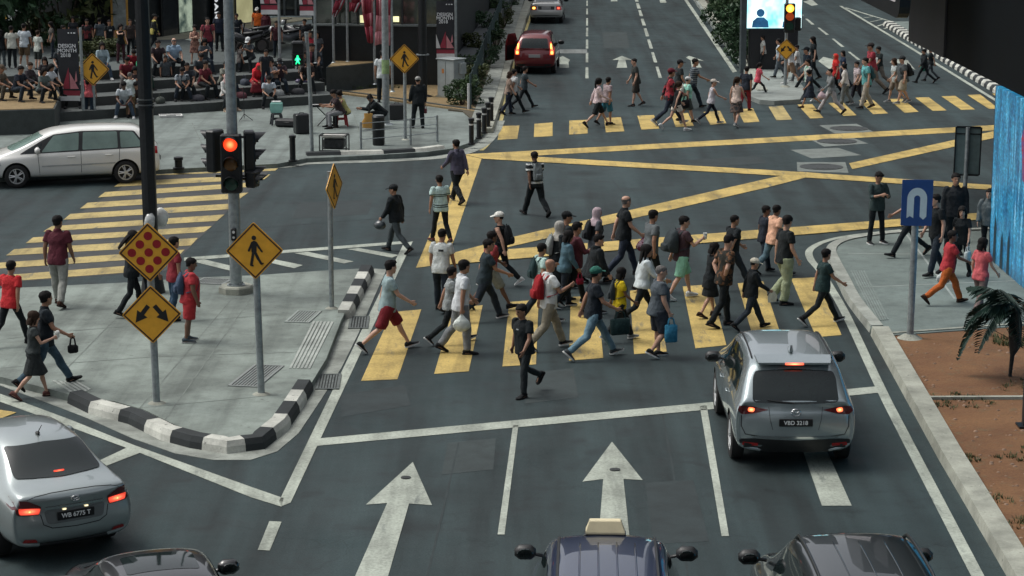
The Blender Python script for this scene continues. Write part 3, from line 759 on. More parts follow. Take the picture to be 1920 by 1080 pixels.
def hair_mb(kind):
    mb = MB(); S = ([0, .22, .34, .42, .5, .55, .75, 1], [.068, .066, .055, .012, .01, -.03, -.055, -.07])
    if kind == 'short': mb.rings(shell(S, .017, bump_=.003), cap0=False)
    elif kind == 'crop': mb.rings(shell(([0, .22, .34, .42, .5, .55, .75, 1], [.075, .07, .06, .02, .01, -.015, -.035, -.05]), .006), cap0=False)
    elif kind == 'quiff': 
        mb.rings(shell(([0, .22, .34, .42, .5, .55, .75, 1], [.072, .068, .06, .015, .01, -.02, -.045, -.055]), .011, top=.13, bump_=.004), cap0=False)
        mb.tube([(.06, -.045, .10), (.072, 0, .112), (.06, .045, .10)], .022, 8)
    elif kind == 'fringe': mb.rings(shell(([0, .36, .42, .6, 1], [.06, .06, -.01, -.045, -.06]), .005)[:5], cap0=False, cap1=False)
    elif kind in ('long', 'pony', 'bob', 'bun'):
        mb.rings(shell(([0, .22, .36, .55, 1], [.064, .05, -.03, -.08, -.09]), .020), cap0=False)
        if kind == 'long':
            mb.tube([(-.06, 0, .05), (-.085, 0, -.08), (-.095, 0, -.2), (-.09, 0, -.31), (-.085, 0, -.35)], [(.08, .05), (.088, .04), (.092, .034), (.07, .03), (.03, .02)], 10, ref=(0, 1, 0))
            for s in (1, -1): mb.tube([(-.01, s * .07, .02), (-.02, s * .085, -.08), (-.03, s * .09, -.2)], [.03, .028, .014], 8)
        elif kind == 'bob':
            mb.tube([(-.05, 0, .03), (-.07, 0, -.08), (-.065, 0, -.15)], [(.085, .05), (.095, .055), (.085, .045)], 12, ref=(0, 1, 0))
            for s in (1, -1): mb.tube([(.0, s * .07, .04), (.0, s * .084, -.06), (.005, s * .08, -.13)], [.028, .03, .018], 8)
        elif kind == 'pony':
            mb.tube([(-.09, 0, .05), (-.135, 0, .03), (-.15, 0, -.08), (-.135, 0, -.2), (-.12, 0, -.27)], [.022, .034, .036, .03, .01], 8)
        else: mb.ell((-.105, 0, .075), (.045, .045, .042), 10, 8)
    return mb
def cap_mb(back=False):
    mb = MB(); mb.rings(shell(([0, .5, 1], [.045, .03, .015]), .022, top=.122), cap0=False)
    s = -1 if back else 1
    rings = []
    for t in np.linspace(0, 1, 5):
        x = .075 + .105 * t; hw = .078 * math.sqrt(max(.05, 1 - (t * .92) ** 2))
        z = .052 - .022 * t
        rings.append([Vector((s * x, hw * q, z + .016 * (1 - q * q) + e)) for q, e in ((-1, 0), (-.5, 0), (0, 0), (.5, 0), (1, 0), (1, .007), (.5, .007), (0, .007), (-.5, .007), (-1, .007))])
    mb.rings(rings); mb.ell((-.006, 0, .146), (.01, .01, .006), 6, 4)
    return mb
def hijab_mb():
    mb = MB(); rings = []; n = 20
    for z, hw, hd, ox, gap in ((-.30, .17, .13, -.015, 0), (-.24, .175, .135, -.01, 0), (-.18, .135, .125, 0, 0), (-.125, .085, .10, .0, 0), (-.10, .083, .10, -.004, .6), (-.04, .088, .112, -.012, .62), (.02, .092, .116, -.016, .60), (.07, .088, .110, -.014, .45), (.10, .07, .088, -.014, 0), (.125, .045, .055, -.016, 0), (.133, .012, .016, -.016, 0)):
        ring = []
        for i in range(n):
            a = 2 * math.pi * i / n; x = hd * math.cos(a); y = hw * math.sin(a)
            if gap and math.cos(a) > .55: x = hd * .5
            fold = 1 + (.05 * math.sin(4 * a + z * 20) if z < -.1 else .0)
            ring.append(Vector((ox + x * fold, y * fold, z)))
        rings.append(ring)
    mb.rings(rings); return mb
def shoe_mb(kind):
    mb = MB()
    def sec(x, hw, z0, z1, n=10): return [Vector((x, hw * math.cos(2 * math.pi * k / n), z0 + (z1 - z0) * (.5 + .5 * math.sin(2 * math.pi * k / n)))) for k in range(n)]
    hs = .0 if kind != 'sandal' else -.03
    mb.rings([sec(-.078, .018, -.065, -.01), sec(-.065, .036, -.068, .012 + hs), sec(-.03, .042, -.068, .03 + hs), sec(.02, .042, -.068, .02 + hs), sec(.07, .046, -.068, -.012 + hs * .5), sec(.12, .05, -.068, -.03 + hs * .2), sec(.165, .042, -.068, -.04), sec(.188, .018, -.066, -.05)], 0)
    def ol(z, g=0): return [Vector((x, y, z)) for x, y in ((-.085 - g, -.022), (-.06, -.042 - g), (.02, -.044 - g), (.11, -.054 - g), (.17, -.04 - g), (.197 + g, 0), (.17, .04 + g), (.11, .054 + g), (.02, .044 + g), (-.06, .042 + g), (-.085 - g, .022))]
    mb.rings([ol(-.085), ol(-.06)], 1)
    return mb
def backpack_mb(big=1.0):
    mb = MB(); B = big
    def sec(z, hw, x0, x1, n=16):
        out = []
        for k in range(n):
            a = 2 * math.pi * k / n; ca, sa = math.cos(a), math.sin(a)
            q = abs(ca) ** .5 * (1 if ca > 0 else -1); r = abs(sa) ** .5 * (1 if sa > 0 else -1)
            out.append(Vector(((x0 + x1) / 2 + (x1 - x0) / 2 * q, hw * r, z)))
        return out
    x1 = -.118
    mb.rings([sec(.06, .10 * B, x1 - .09 * B, x1), sec(.075, .135 * B, x1 - .15 * B, x1), (sec(.18, .148 * B, x1 - .185 * B, x1)), sec(.30, .145 * B, x1 - .165 * B, x1), sec(.40 + .03 * B, .13 * B, x1 - .13 * B, x1 - .01), sec(.46 + .04 * B, .10 * B, x1 - .09 * B, x1 - .03), sec(.475 + .05 * B, .05, x1 - .075, x1 - .04)])
    mb.rings([sec(.09, .095 * B, x1 - .21 * B, x1 - .12), sec(.12, .105 * B, x1 - .225 * B, x1 - .12), sec(.22, .105 * B, x1 - .222 * B, x1 - .12), (sec(.25, .09 * B, x1 - .19 * B, x1 - .12))])
    for s in (1, -1):
        mb.tube([(x1 + .01, s * .085, .44), (-.05, s * .095, .515), (.03, s * .105, .50), (.115, s * .115, .40), (.135, s * .118, .30), (.09, s * .150, .17), (x1 + .02, s * .165, .12)], [(.024, .008)] * 7, 8, ref=(0, 1, 0))
    mb.tube([(x1 - .03, -.03, .47 + .05 * B), (x1 - .04, 0, .51 + .05 * B), (x1 - .03, .03, .47 + .05 * B)], .008, 6)
    return mb
def crossbag_mb():
    mb = MB(); mb.box((.02, .21, -.04), (.22, .09, .18), bev=.03)
    mb.tube([(.04, .20, .04), (.12, .10, .25), (.07, -.06, .49), (-.03, -.10, .51), (-.13, 0, .33), (-.06, .17, .06)], [(.014, .005)] * 6, 8, ref=(0, 1, 0))
    return mb
def carrier_mb(w=.15, h=.24):
    mb = MB(); rings = []; rnd = random.Random(int(w * 1000))
    for k in range(8):
        t = k / 7; sc = [.35, .8, .98, 1.0, .95, .72, .42, .2][k]
        rings.append([Vector((w * sc * math.cos(2 * math.pi * i / 14) * (1 + .12 * math.sin(3 * i + k)), w * .55 * sc * math.sin(2 * math.pi * i / 14) * (1 + .14 * math.cos(2 * i + 2 * k)), -h * 1.35 + h * 1.25 * t)) for i in range(14)])
    mb.rings(rings)
    for s in (1, -1): mb.tube([(s * .03, s * .01, -h * .12), (s * .02, 0, -.02), (0, 0, 0.01)], .007, 6)
    return mb
def tote_mb(w=.30, h=.32):
    mb = MB(); mb.box((0, 0, -h / 2 - .14), (w, .09, h), bev=.02)
    for s in (-.028, .028): mb.tube([(-w * .28, s, -.15), (-w * .18, s * .6, -.03), (0, s * .3, .0), (w * .18, s * .6, -.03), (w * .28, s, -.15)], .009, 6)
    return mb
def cup_mb():
    mb = MB(); mb.cyl((0, 0, -.06), .032, .12, 12, 0, .04); mb.cyl((0, 0, .06), .042, .012, 12); return mb
def cone_mb():
    mb = MB(); mb.cyl((0, 0, -.05), .012, .09, 10, 0, .035); mb.ell((0, 0, .065), (.045, .045, .05), 10, 8); return mb
def phone_mb():
    mb = MB(); mb.box((0, 0, 0), (.012, .072, .145), bev=.006); return mb
def paper_mb():
    mb = MB(); mb.rings([[(-.10, -.006, -.24), (.1, -.006, -.22), (.1, .006, -.22), (-.10, .006, -.24)], [(-.11, -.012, -.1), (.12, .0, -.08), (.12, .012, -.08), (-.11, 0, -.1)], [(-.05, -.004, .02), (.06, -.002, .02), (.06, .008, .02), (-.05, .006, .02)]]); return mb
def helmet_mb():
    mb = MB(); rings = []
    for k in range(9):
        th = math.pi * (.04 + .72 * k / 8); rings.append([Vector((.135 * math.sin(th) * math.cos(2 * math.pi * i / 16) * 1.1, .125 * math.sin(th) * math.sin(2 * math.pi * i / 16), -.12 + .13 * math.cos(th))) for i in range(16)])
    mb.rings(rings); mb.tube([(.05, -.1, -.12), (.13, -.06, -.12), (.15, 0, -.12), (.13, .06, -.12), (.05, .1, -.12)], [(.035, .008)] * 5, 8, ref=(0, 0, 1)); mb.tube([(-.02, -.11, -.16), (0, -.06, -.02), (0, 0, 0.01)], .008, 6); return mb
_LIB = {}
def lib(key, fn):
    if key not in _LIB:
        mb = fn()
        if key.startswith('hair_'):
            mb.v = [tuple(Vector(p) + mnoise.noise_vector(Vector(p) * 38) * .0065 + mnoise.noise_vector(Vector(p) * 90) * .004) for p in mb.v]
        _LIB[key] = mb.mesh(key, smooth=50)
    return _LIB[key]
_RM = {}
def need(key, fn, vox):
    if key not in _RM: _RM[key] = (fn, vox)
def bake_people():
    tmp = []
    for key, (fn, vox) in _RM.items():
        o = bpy.data.objects.new('t', fn().mesh('t')); COL.objects.link(o)
        m = o.modifiers.new('r', 'REMESH'); m.mode = 'VOXEL'; m.voxel_size = vox; m.use_smooth_shade = True
        s = o.modifiers.new('s', 'SMOOTH'); s.factor = .5; s.iterations = 2 if key[0] == 'body' else 4
        tmp.append((key, o))
    dg = bpy.context.evaluated_depsgraph_get()
    rng = np.random.default_rng(3)
    for key, o in tmp:
        me = bpy.data.meshes.new_from_object(o.evaluated_get(dg)); me.name = key[0]
        me.materials.clear()
        n = len(me.vertices); co = np.empty(n * 3, np.float32); me.vertices.foreach_get('co', co); co = co.reshape(-1, 3)
        if key[0] == 'body':
            J = SK(key[1], key[2]); inv = np.array(J['HM'].inverted())
            np_ = len(me.polygons); ce = np.empty(np_ * 3, np.float32); me.polygons.foreach_get('center', ce); ce = ce.reshape(-1, 3)
            h = ce @ inv[:3, :3].T + inv[:3, 3]
            x, y, z = h[:, 0], h[:, 1], h[:, 2]; mi = np.zeros(np_, np.int32)
            face = (x > .05) & (np.abs(z) < .13) & (np.abs(y) < .09)
            mi[face & (np.abs(np.abs(y) - .031) < .014) & (np.abs(z - .018) < .008)] = 1
            mi[face & (np.abs(np.abs(y) - .032) < .020) & (np.abs(z - .043) < .006)] = 1
            mi[face & (np.abs(y) < .024) & (np.abs(z + .062) < .008)] = 2
            me.polygons.foreach_set('material_index', mi)
        else:
            no = np.empty(n * 3, np.float32); me.vertex_normals.foreach_get('vector', no); no = no.reshape(-1, 3)
            dsp = np.zeros(n, np.float32)
            for k in range(9):
                wv = rng.normal(size=3); wv /= np.linalg.norm(wv); wl = rng.uniform(.06, .24); ph = rng.uniform(0, 6.28)
                warp = .6 * np.sin(co[:, 2] * 9 + k) 
                dsp += (wl * .022) * np.sin(co @ (wv * 6.283 / wl) + ph + warp)
            dsp = np.sign(dsp) * np.abs(dsp) ** 1.1
            co = co + no * (dsp[:, None] * .55 + .004)
            me.vertices.foreach_set('co', co.ravel())
        me.polygons.foreach_set('use_smooth', [True] * len(me.polygons)); me.update()
        _LIB[key] = me
    for _, o in tmp:
        d = o.data; bpy.data.objects.remove(o); bpy.data.meshes.remove(d)
def cloth(spec):
    """(r,g,b) as seen, or ('stripe', c1, c2, period, duty) / ('print', c1, c2, scale) / ('denim', c)"""
    key = ('cloth', repr(spec))
    if key in _M: return _M[key]
    kind = 'plain'; c1 = spec; c2 = None
    if isinstance(spec[0], str): kind = spec[0]; c1 = spec[1]; c2 = spec[2] if len(spec) > 2 else None
    a = tuple(min(.75, x * 1.1) for x in lin(c1))
    nm = {'plain': 'cloth', 'stripe': 'striped_cloth', 'print': 'printed_cloth', 'denim': 'denim', 'bands': 'banded_cloth'}[kind]
    m, nt, b = node_mat(nm); v = coords(nt)
    f = noise_tex(nt, v, 7, 4, .6)
    if kind == 'stripe':
        c_2 = tuple(min(.75, x * 1.12 + .006) for x in lin(c2)); per, duty = spec[3], spec[4]
        w_ = N(nt, 'ShaderNodeSeparateXYZ'); nt.links.new(v, w_.inputs[0])
        ml = N(nt, 'ShaderNodeMath', operation='MULTIPLY'); ml.inputs[1].default_value = 1 / per; nt.links.new(w_.outputs['Z'], ml.inputs[0])
        fr = N(nt, 'ShaderNodeMath', operation='FRACT'); nt.links.new(ml.outputs[0], fr.inputs[0])
        gt = N(nt, 'ShaderNodeMath', operation='GREATER_THAN'); gt.inputs[1].default_value = duty; nt.links.new(fr.outputs[0], gt.inputs[0])
        base = mix(nt, a, c_2, gt.outputs[0])
    elif kind == 'bands':
        c_2 = tuple(min(.75, x * 1.12 + .006) for x in lin(c2))
        w_ = N(nt, 'ShaderNodeSeparateXYZ'); nt.links.new(v, w_.inputs[0])
        r = nt.nodes.new('ShaderNodeValToRGB'); r.color_ramp.interpolation = 'CONSTANT'; el = r.color_ramp.elements
        st = spec[3]
        while len(el) < len(st): el.new(.5)
        for e, (p_, k_) in zip(el, st): e.position = p_; e.color = (k_, k_, k_, 1)
        dv = N(nt, 'ShaderNodeMath', operation='DIVIDE'); dv.inputs[1].default_value = 1.75; nt.links.new(w_.outputs['Z'], dv.inputs[0]); nt.links.new(dv.outputs[0], r.inputs['Fac'])
        base = mix(nt, a, c_2, r.outputs['Color'])
    elif kind == 'print':
        c_2 = tuple(min(.75, x * 1.12 + .006) for x in lin(c2))
        vo = noise_tex(nt, v, spec[3], 2, .5)
        base = mix(nt, a, c_2, ramp(nt, vo, [(.5, 0), (.54, 1)]))
    elif kind == 'denim':
        g = noise_tex(nt, coords(nt, 'Object', (1, 1, .4)), 5, 4, .6)
        base = mix(nt, tuple(x * .6 for x in a), tuple(min(.8, x * 1.35) for x in a), g)
    else: base = a
    c = mix(nt, base, ramp(nt, f, [(.3, .66), (.7, 1.18)]), .8, 'MULTIPLY')
    nt.links.new(c, b.inputs['Base Color']); b.inputs['Roughness'].default_value = .85; b.inputs['Specular IOR Level'].default_value = .2
    b.inputs['Sheen Weight'].default_value = .03
    wr = noise_tex(nt, coords(nt, 'Object', (1, 1, .6)), 15, 4, .65)
    bump(nt, b, wr, .85, .045)
    _M[key] = m; return m
SKIN = {'l': (.46, .27, .19), 'm': (.33, .175, .11), 'd': (.14, .07, .042), 't': (.22, .11, .065)}
def skin(t): return mat('skin_' + t, SKIN[t], .5, 0, .12, 9)
EYE = mat('dark_brow', (.02, .014, .012), .4, 0, .1, 5); LIP = mat('lips', (.22, .085, .07), .5, 0, .1, 5)
HAIRC = {'k': (.010, .009, .009), 'b': (.03, .018, .012), 'g': (.12, .115, .11), 'y': (.30, .20, .10), 'w': (.35, .34, .32)}
def hairm(c):
    m = mat('hair_' + c, HAIRC[c], .75, 0, .4, 30, 60, .5, spec=.15); return m
BLK = (24, 30, 33); BLK2 = (32, 38, 41); NAVY = (34, 41, 54); JEAN = ('denim', (52, 66, 78)); DJ = ('denim', (36, 45, 54)); LJ = ('denim', (104, 132, 145))
GRY = (96, 103, 106); DGR = (62, 70, 73); WHT = (198, 204, 200); KHA = (150, 143, 118); BRN = (80, 62, 50)
S_BW = ((28, 30, 32), (190, 192, 190)); S_B = ((24, 26, 28), (26, 27, 28)); S_W = ((200, 202, 200), (190, 192, 190)); S_BR = ((60, 40, 30), (34, 26, 22)); S_G = ((110, 114, 116), (180, 182, 180))
PEOPLE = []
def W(*a, **k): PEOPLE.append((a, k))
RIGHT = 18
g_near = 'people crossing on the near zebra crossing'; g_far = 'people crossing on the far zebra crossing'; g_box = 'people walking across the box junction'
g_isl = 'people on the traffic island'; g_rt = 'people on the right pavement'; g_plz = 'people sitting on the plaza steps'; g_up = 'people standing on the plaza'
G = dict(group=g_box)
W(856, 381, 262, 125, 'walkB', 'm', 'm', 'short:k', ('long', (78, 76, 92)), ('trousers', BLK), S_B, 'man in purple grey long sleeved shirt walking away over the yellow box corner', **G)
W(826, 455, 331, 118, 'midA', 'm', 'm', 'short:k', ('tee', ('bands', (176, 200, 196), (26, 36, 38), [(0, 0), (.54, 1), (.555, 0), (.57, 1), (.585, 0), (.70, 1), (.712, 0), (.724, 1), (.736, 0)])), ('slim', BLK), ((90, 50, 46), (60, 60, 60)), 'man in pale mint tee with dark bands at hem and sleeves, back turned', **G)
W(744, 474, 346, 150, 'walkB', 'm', 'm', 'cap:(26,30,33)', ('jacket', BLK), ('jeans', DGR), S_B, 'man in black jacket and dark cap carrying a helmet over the hatched corner', ('helmet', 'l', (52, 60, 64), 'dark motorcycle helmet hanging from the hand of the man in black jacket'), **G)
W(1004, 405, 284, 118, 'walkA', 'm', 'd', 'short:k', ('polo', ('bands', (30, 36, 38), (196, 200, 198), [(0, 0), (.51, 1), (.54, 0), (.67, 0), (.71, 1), (.735, 0), (.79, 1), (.81, 0)])), ('trousers', BLK), S_B, 'man in black polo with white bands and grey backpack walking away alone', ('backpack', .8, (98, 106, 108), 'grey backpack with reddish straps on the man in the banded polo'), **G)
G = dict(group=g_near)
W(938, 537, 398, 168, 'walkA', 'm', 'l', 'cap:(205,205,198)', ('tank', BLK), ('slim', BLK), S_W, 'man in white cap and black tank top with white shoes', ('backpack', .85, (30, 33, 36), 'black backpack on the man in the white cap and tank top'), **G)
W(827, 583, 434, 72, 'midA', 'm', 'm', 'quiff:k', ('tee', (188, 194, 192)), ('jeans', DJ), S_B, 'man in white tee with small back print and dark jeans, back turned', ('mark', -1, -.03, .37, .11, .045, (40, 44, 46)), **G)
W(846, 644, 497, RIGHT, 'bigA', 'm', 'm', 'short:k', ('polo', ('stripe', (150, 156, 156), (120, 127, 128), .03, .5)), ('slim', BLK), S_BW, 'man in striped grey top and black jeans half hidden behind a white shirt', **G)
W(857, 663, 490, RIGHT - 4, 'midB', 'm', 'm', 'short:k', ('polo', (196, 201, 204)), ('trousers', (118, 122, 124)), S_B, 'man in white short sleeved shirt and grey trousers carrying a plastic bag', ('carrier', 'r', (205, 212, 206), 'white plastic carrier bag hanging beside grey trousers'), **G)
W(906, 601, 446, RIGHT, 'bigA', 'm', 'm', 'short:k', ('tee', (40, 52, 58)), ('jeans', DJ), ((40, 44, 48), (190, 190, 190)), 'man in dark slate tee and dark jeans striding near the left of the crowd', **G)
W(922, 582, 434, RIGHT, 'walkB', 'm', 'd', 'short:k', ('tee', (150, 62, 66)), ('shorts', (132, 135, 125)), S_B, 'man in coral red tee and light shorts behind the slate tee', ('crossbag', (46, 34, 36), 'dark crossbody bag worn over the coral red tee'), **G)
W(728, 658, 484, RIGHT, 'bigA', 'm', 'l', 'quiff:k', ('tee', (140, 160, 162)), ('shorts', (110, 32, 40)), S_BW, 'young man in pale blue tee and dark red shorts stepping off the island', **G)
W(992, 740, 570, 222, 'kickB', 'm', 't', 'short:k', ('tee', BLK), ('slim', BLK2), S_B, 'man in black tee and black jeans walking toward the viewer below the crossing', ('mark', 1, .0, .37, .06, .022, (140, 146, 148)), **G)
W(1030, 655, 486, RIGHT, 'holdA', 'm', 'm', 'bald', ('polo', (200, 204, 202)), ('trousers', (135, 130, 115)), S_BW, 'bald man in white shirt with a bright red backpack', ('backpack', .95, (140, 30, 36), 'bright red backpack on the bald man in white shirt'), **G)
W(1014, 606, 458, RIGHT + 6, 'holdB', 'm', 'm', 'short:k', ('tee', (168, 196, 190)), ('jeans', DJ), S_BW, 'man in pale mint tee with dark shoulder straps behind the bald man', ('backpack', .7, (40, 60, 62), 'slim dark teal rucksack on the man in pale mint tee'), **G)
W(1040, 562, 416, RIGHT, 'midB', 'f', 'm', 'hijab:(160,158,152)', ('long', BLK), ('longskirt', BLK), S_B, 'woman in pale grey headscarf and black clothes with a light rucksack', ('backpack', .75, (140, 146, 144), 'light grey rucksack on the woman in pale grey headscarf'), **G)
W(1060, 545, 400, RIGHT + 10, 'midA', 'm', 'm', 'cap:(22,25,28)', ('tee', BLK2), ('jeans', DJ), S_B, 'man in black cap behind the pale grey headscarf', **G)
W(1076, 572, 418, RIGHT, 'holdA', 'm', 'm', 'quiff:k', ('roll', (84, 44, 52)), ('slim', BLK), S_BW, 'man in maroon shirt between the denim jacket and the pink headscarf', **G)
W(1058, 577, 436, RIGHT, 'midA', 'f', 'm', 'bob:k', ('jacket', ('denim', (72, 100, 112))), ('jeans', DJ), S_BW, 'woman in blue denim jacket with short dark hair', ('tote', 'r', (130, 30, 52), .16, .14, 'small crimson bag at the side of the denim jacket'), **G)
W(1118, 530, 392, RIGHT, 'midB', 'f', 'm', 'hijab:(176,158,164)', ('tunic', (70, 74, 80)), ('abaya', BLK), S_B, 'woman in long pink headscarf and dark dress', ('backpack', .8, (30, 34, 38), 'black backpack half covered by the pink headscarf'), **G)
W(1170, 520, 367, RIGHT, 'walkA', 'm', 'l', 'fringe:g', ('polo', BLK), ('jeans', ('denim', (46, 54, 68))), S_B, 'balding man in black polo and blue jeans carrying a pink patterned bag', ('carrier', 'r', ('print', (190, 160, 170), (120, 60, 80), 14), 'pink and white patterned bag hanging from the balding man'), **G)
W(1113, 592, 443, RIGHT, 'midA', 'm', 'l', 'quiff:k', ('hood', BLK), ('slim', BLK), S_BW, 'man in loose black jacket with swept up hair in mid crowd', **G)
W(1114, 672, 497, RIGHT, 'bigA', 'm', 'm', 'cap:(44,98,86)', ('tee', (28, 35, 42)), ('jeans', LJ), ((60, 66, 68), (190, 192, 188)), 'man in green cap, black tee and pale blue jeans', ('tote', 'r', (34, 54, 54), .34, .30, 'dark green tote bag held by the man in green cap'), **G)
W(1162, 640, 502, RIGHT, 'walkA', 'f', 'd', 'bob:k', ('tee', (196, 172, 30)), ('trousers', BLK), S_G, 'person in bright yellow tee and black trousers', ('backpack', .7, (46, 54, 58), 'small dark backpack behind the bright yellow tee'), **G)
W(1200, 615, 456, RIGHT, 'bigA', 'f', 'm', 'long:k', ('blouse', (196, 206, 208)), ('slim', BLK), S_BW, 'woman with long black hair in white blouse and black trousers', **G)
W(1222, 548, 397, RIGHT + 4, 'midB', 'm', 'm', 'short:k', ('tee', (92, 98, 100)), ('slim', BLK), S_B, 'man in mid grey tee with thick black hair left of the big dark rucksack', **G)
W(1233, 670, 501, RIGHT - 6, 'passA', 'h', 'l', 'crop:g', ('tee', (74, 82, 88)), ('shorts', (44, 50, 58)), S_BW, 'heavy man with shaved grey head in grey tee and dark shorts', ('tote', 'r', (52, 120, 150), .22, .34, 'bright blue shopping bag beside the dark shorts of the shaved man'), **G)
W(1278, 561, 408, RIGHT, 'holdA', 'm', 'l', 'short:k', ('tee', (66, 50, 56)), ('shorts', (136, 190, 165)), S_W, 'man in plum tee and mint green shorts with a very large rucksack', ('backpack', 1.35, (46, 54, 57), 'very large dark rucksack on the man in mint shorts'), ('cup', 'r', (190, 195, 192), 'white paper cup held by the man in mint shorts'), **G)
W(1374, 546, 403, RIGHT, 'walkB', 'm', 'm', 'crop:k', ('tee', BLK), ('jeans', DJ), S_B, 'stout man in black tee seen behind the patterned shirt', ('crossbag', (28, 32, 34), 'black sling bag on the stout man in black tee'), **G)
W(1354, 613, 444, RIGHT, 'handsback', 'm', 'l', 'quiff:k', ('tee', ('print', (38, 38, 34), (96, 66, 44), 9)), ('slim', BLK), S_B, 'man in dark patterned shirt with hands behind his back looking down', **G)
W(1330, 595, 458, RIGHT, 'midA', 'f', 'l', 'bob:k', ('tunic', BLK), ('skirt', BLK), ((50, 36, 30), (30, 24, 22)), 'woman in black top and skirt hidden behind the patterned shirt', **G)
W(1408, 618, 484, RIGHT, 'walkA', 'm', 'm', 'cap:(190,186,170)', ('long', BLK), ('jeans', ('denim', (40, 48, 56))), S_B, 'man in cream cap and black long sleeved top', ('paper', 'r', (206, 204, 184), 'cream paper bag in the hand of the man in cream cap'), **G)
W(1464, 570, 407, RIGHT + 4, 'passB', 'm', 'l', 'short:k', ('tee', (26, 32, 34)), ('wide', (140, 150, 122)), S_B, 'young man in black tee and loose pale green trousers', ('mark', 1, .02, .30, .04, .16, (190, 194, 192)), **G)
W(1448, 517, 384, RIGHT + 6, 'walkB', 'm', 'd', 'short:k', ('polo', (214, 168, 140)), ('jeans', ('denim', (92, 116, 126))), S_B, 'man in peach short sleeved shirt and blue jeans', **G)
W(1432, 512, 388, RIGHT + 6, 'midA', 'm', 'd', 'short:k', ('tee', (34, 40, 50)), ('jeans', DJ), S_B, 'man in dark navy tee just left of the peach shirt', **G)
W(1541, 608, 463, RIGHT, 'bigA', 'm', 'm', 'short:k', ('tee', (34, 54, 54)), ('slim', BLK), S_BW, 'man in dark green tee striding onto the right kerb', ('crossbag', (22, 25, 27), 'small black waist bag on the man in dark green tee'), **G)
G = dict(group=g_rt, z=.13)
W(1644, 457, 325, -70, 'standphone', 'm', 'm', 'quiff:k', ('roll', (52, 66, 66)), ('slim', BLK), S_BW, 'young man in dark teal shirt standing alone looking at his phone', **G)
W(1702, 481, 345, 190, 'bigA', 'm', 'm', 'short:k', ('tee', BLK), ('slim', BLK), S_B, 'person in black trousers walking behind the blue u-turn sign', **G)
W(1752, 517, 367, 205, 'midA', 'm', 'l', 'short:k', ('tee', (22, 27, 30)), ('jeans', DJ), S_B, 'man in black tee with pale chest print right of the blue sign', ('mark', 1, .0, .33, .09, .10, (170, 176, 150)), **G)
W(1787, 476, 327, -100, 'stand', 'm', 'm', 'short:k', ('long', (30, 34, 38)), ('trousers', BLK), S_B, 'man in black shirt standing behind the thin sign post', **G)
W(1800, 520, 390, -120, 'midB', 'f', 'l', 'long:k', ('tee', BLK), ('legging', BLK), S_B, 'woman with long hair in black tee with white shoulder bag', ('tote', 'l', (176, 186, 186), .24, .26, 'white shoulder bag of the woman in black tee'), **G)
W(1851, 482, 356, -110, 'midA', 'm', 'l', 'short:k', ('hood', (86, 94, 96)), ('slim', (28, 32, 36)), S_B, 'man in grey hooded top next to the blue screen', **G)
W(1772, 570, 430, 10, 'bigA', 'm', 'd', 'short:k', ('tee', (164, 52, 58)), ('trousers', (176, 92, 44)), S_BR, 'man in red top and orange trousers', ('carrier', 'l', (180, 190, 190), 'clear plastic bag in the hand of the man in orange trousers'), **G)
W(1836, 592, 449, 40, 'midA', 'f', 'l', 'bob:k', ('tee', (190, 92, 96)), ('trousers', (110, 95, 92)), S_BR, 'woman in salmon pink top behind the palm leaves', **G)
G = dict(group=g_isl)
W(113, 574, 408, 80, 'midA', 'm', 't', 'short:k', ('polo', (84, 38, 48)), ('trousers', (142, 144, 138)), S_BR, 'man in maroon polo and beige trousers walking toward the left crossing', z=.13, **G)
W(22, 648, 489, 60, 'walkB', 'm', 'm', 'short:k', ('tee', (186, 46, 50)), ('slim', BLK), S_B, 'man in bright red tee cut by the left picture edge', z=.13, **G)
W(90, 727, 542, 25, 'bigA', 'm', 'm', 'short:k', ('polo', (26, 34, 40)), ('jeans', ('denim', (62, 84, 98))), S_B, 'man in black polo and blue jeans carrying a camera', ('tote', 'r', (24, 26, 28), .16, .14, 'small black camera bag held by the man in black polo'), z=.1, **G)
W(64, 748, 585, 18, 'holdA', 'f', 'l', 'bob:b', ('crop', (60, 66, 66)), ('skirt', (38, 43, 44)), ((92, 60, 56), (46, 30, 30)), 'woman in dark grey dress and sandals holding an ice cream', ('cone', 'r', (210, 212, 206), 'white soft ice cream held by the woman in grey dress'), **G)
W(250, 592, 436, 20, 'phoneA', 'f', 'l', 'long:k', ('jacket', BLK), ('slim', BLK), S_B, 'woman in black jacket hidden behind the red dotted sign', z=.13, **G)
W(284, 588, 442, 30, 'stand', 'm', 'm', 'short:k', ('tee', BLK2), ('jeans', DJ), S_B, 'man in dark clothes hidden behind the red dotted sign', z=.13, **G)
W(356, 640, 487, 15, 'stand', 'h', 'd', 'short:k', ('tee', (168, 54, 60)), ('shorts', (160, 48, 52)), ((60, 70, 76), (150, 152, 150)), 'man in red top and red shorts waiting beside the yellow arrow sign', ('backpack', .75, (58, 72, 92), 'blue grey backpack on the man in red shorts'), z=.13, **G)
W(326, 600, 447, 30, 'stand', 'f', 'm', 'short:k', ('tee', (128, 44, 52)), ('jeans', ('denim', (50, 72, 92))), S_B, 'person in dark red tee and blue jeans behind the man in red shorts', z=.13, **G)
G = dict(group=g_far)
W(1121, 238, 144, 22, 'bigA', 'f', 'l', 'pony:k', ('blouse', (196, 178, 180)), ('shorts', BLK), S_B, 'woman in pale pink shirt and dark shorts on the far crossing', **G)
W(1134, 234, 146, 30, 'midB', 'm', 'm', 'short:k', ('tee', (150, 136, 138)), ('shorts', (48, 104, 124)), S_B, 'person in teal blue shorts beside the pale pink shirt', **G)
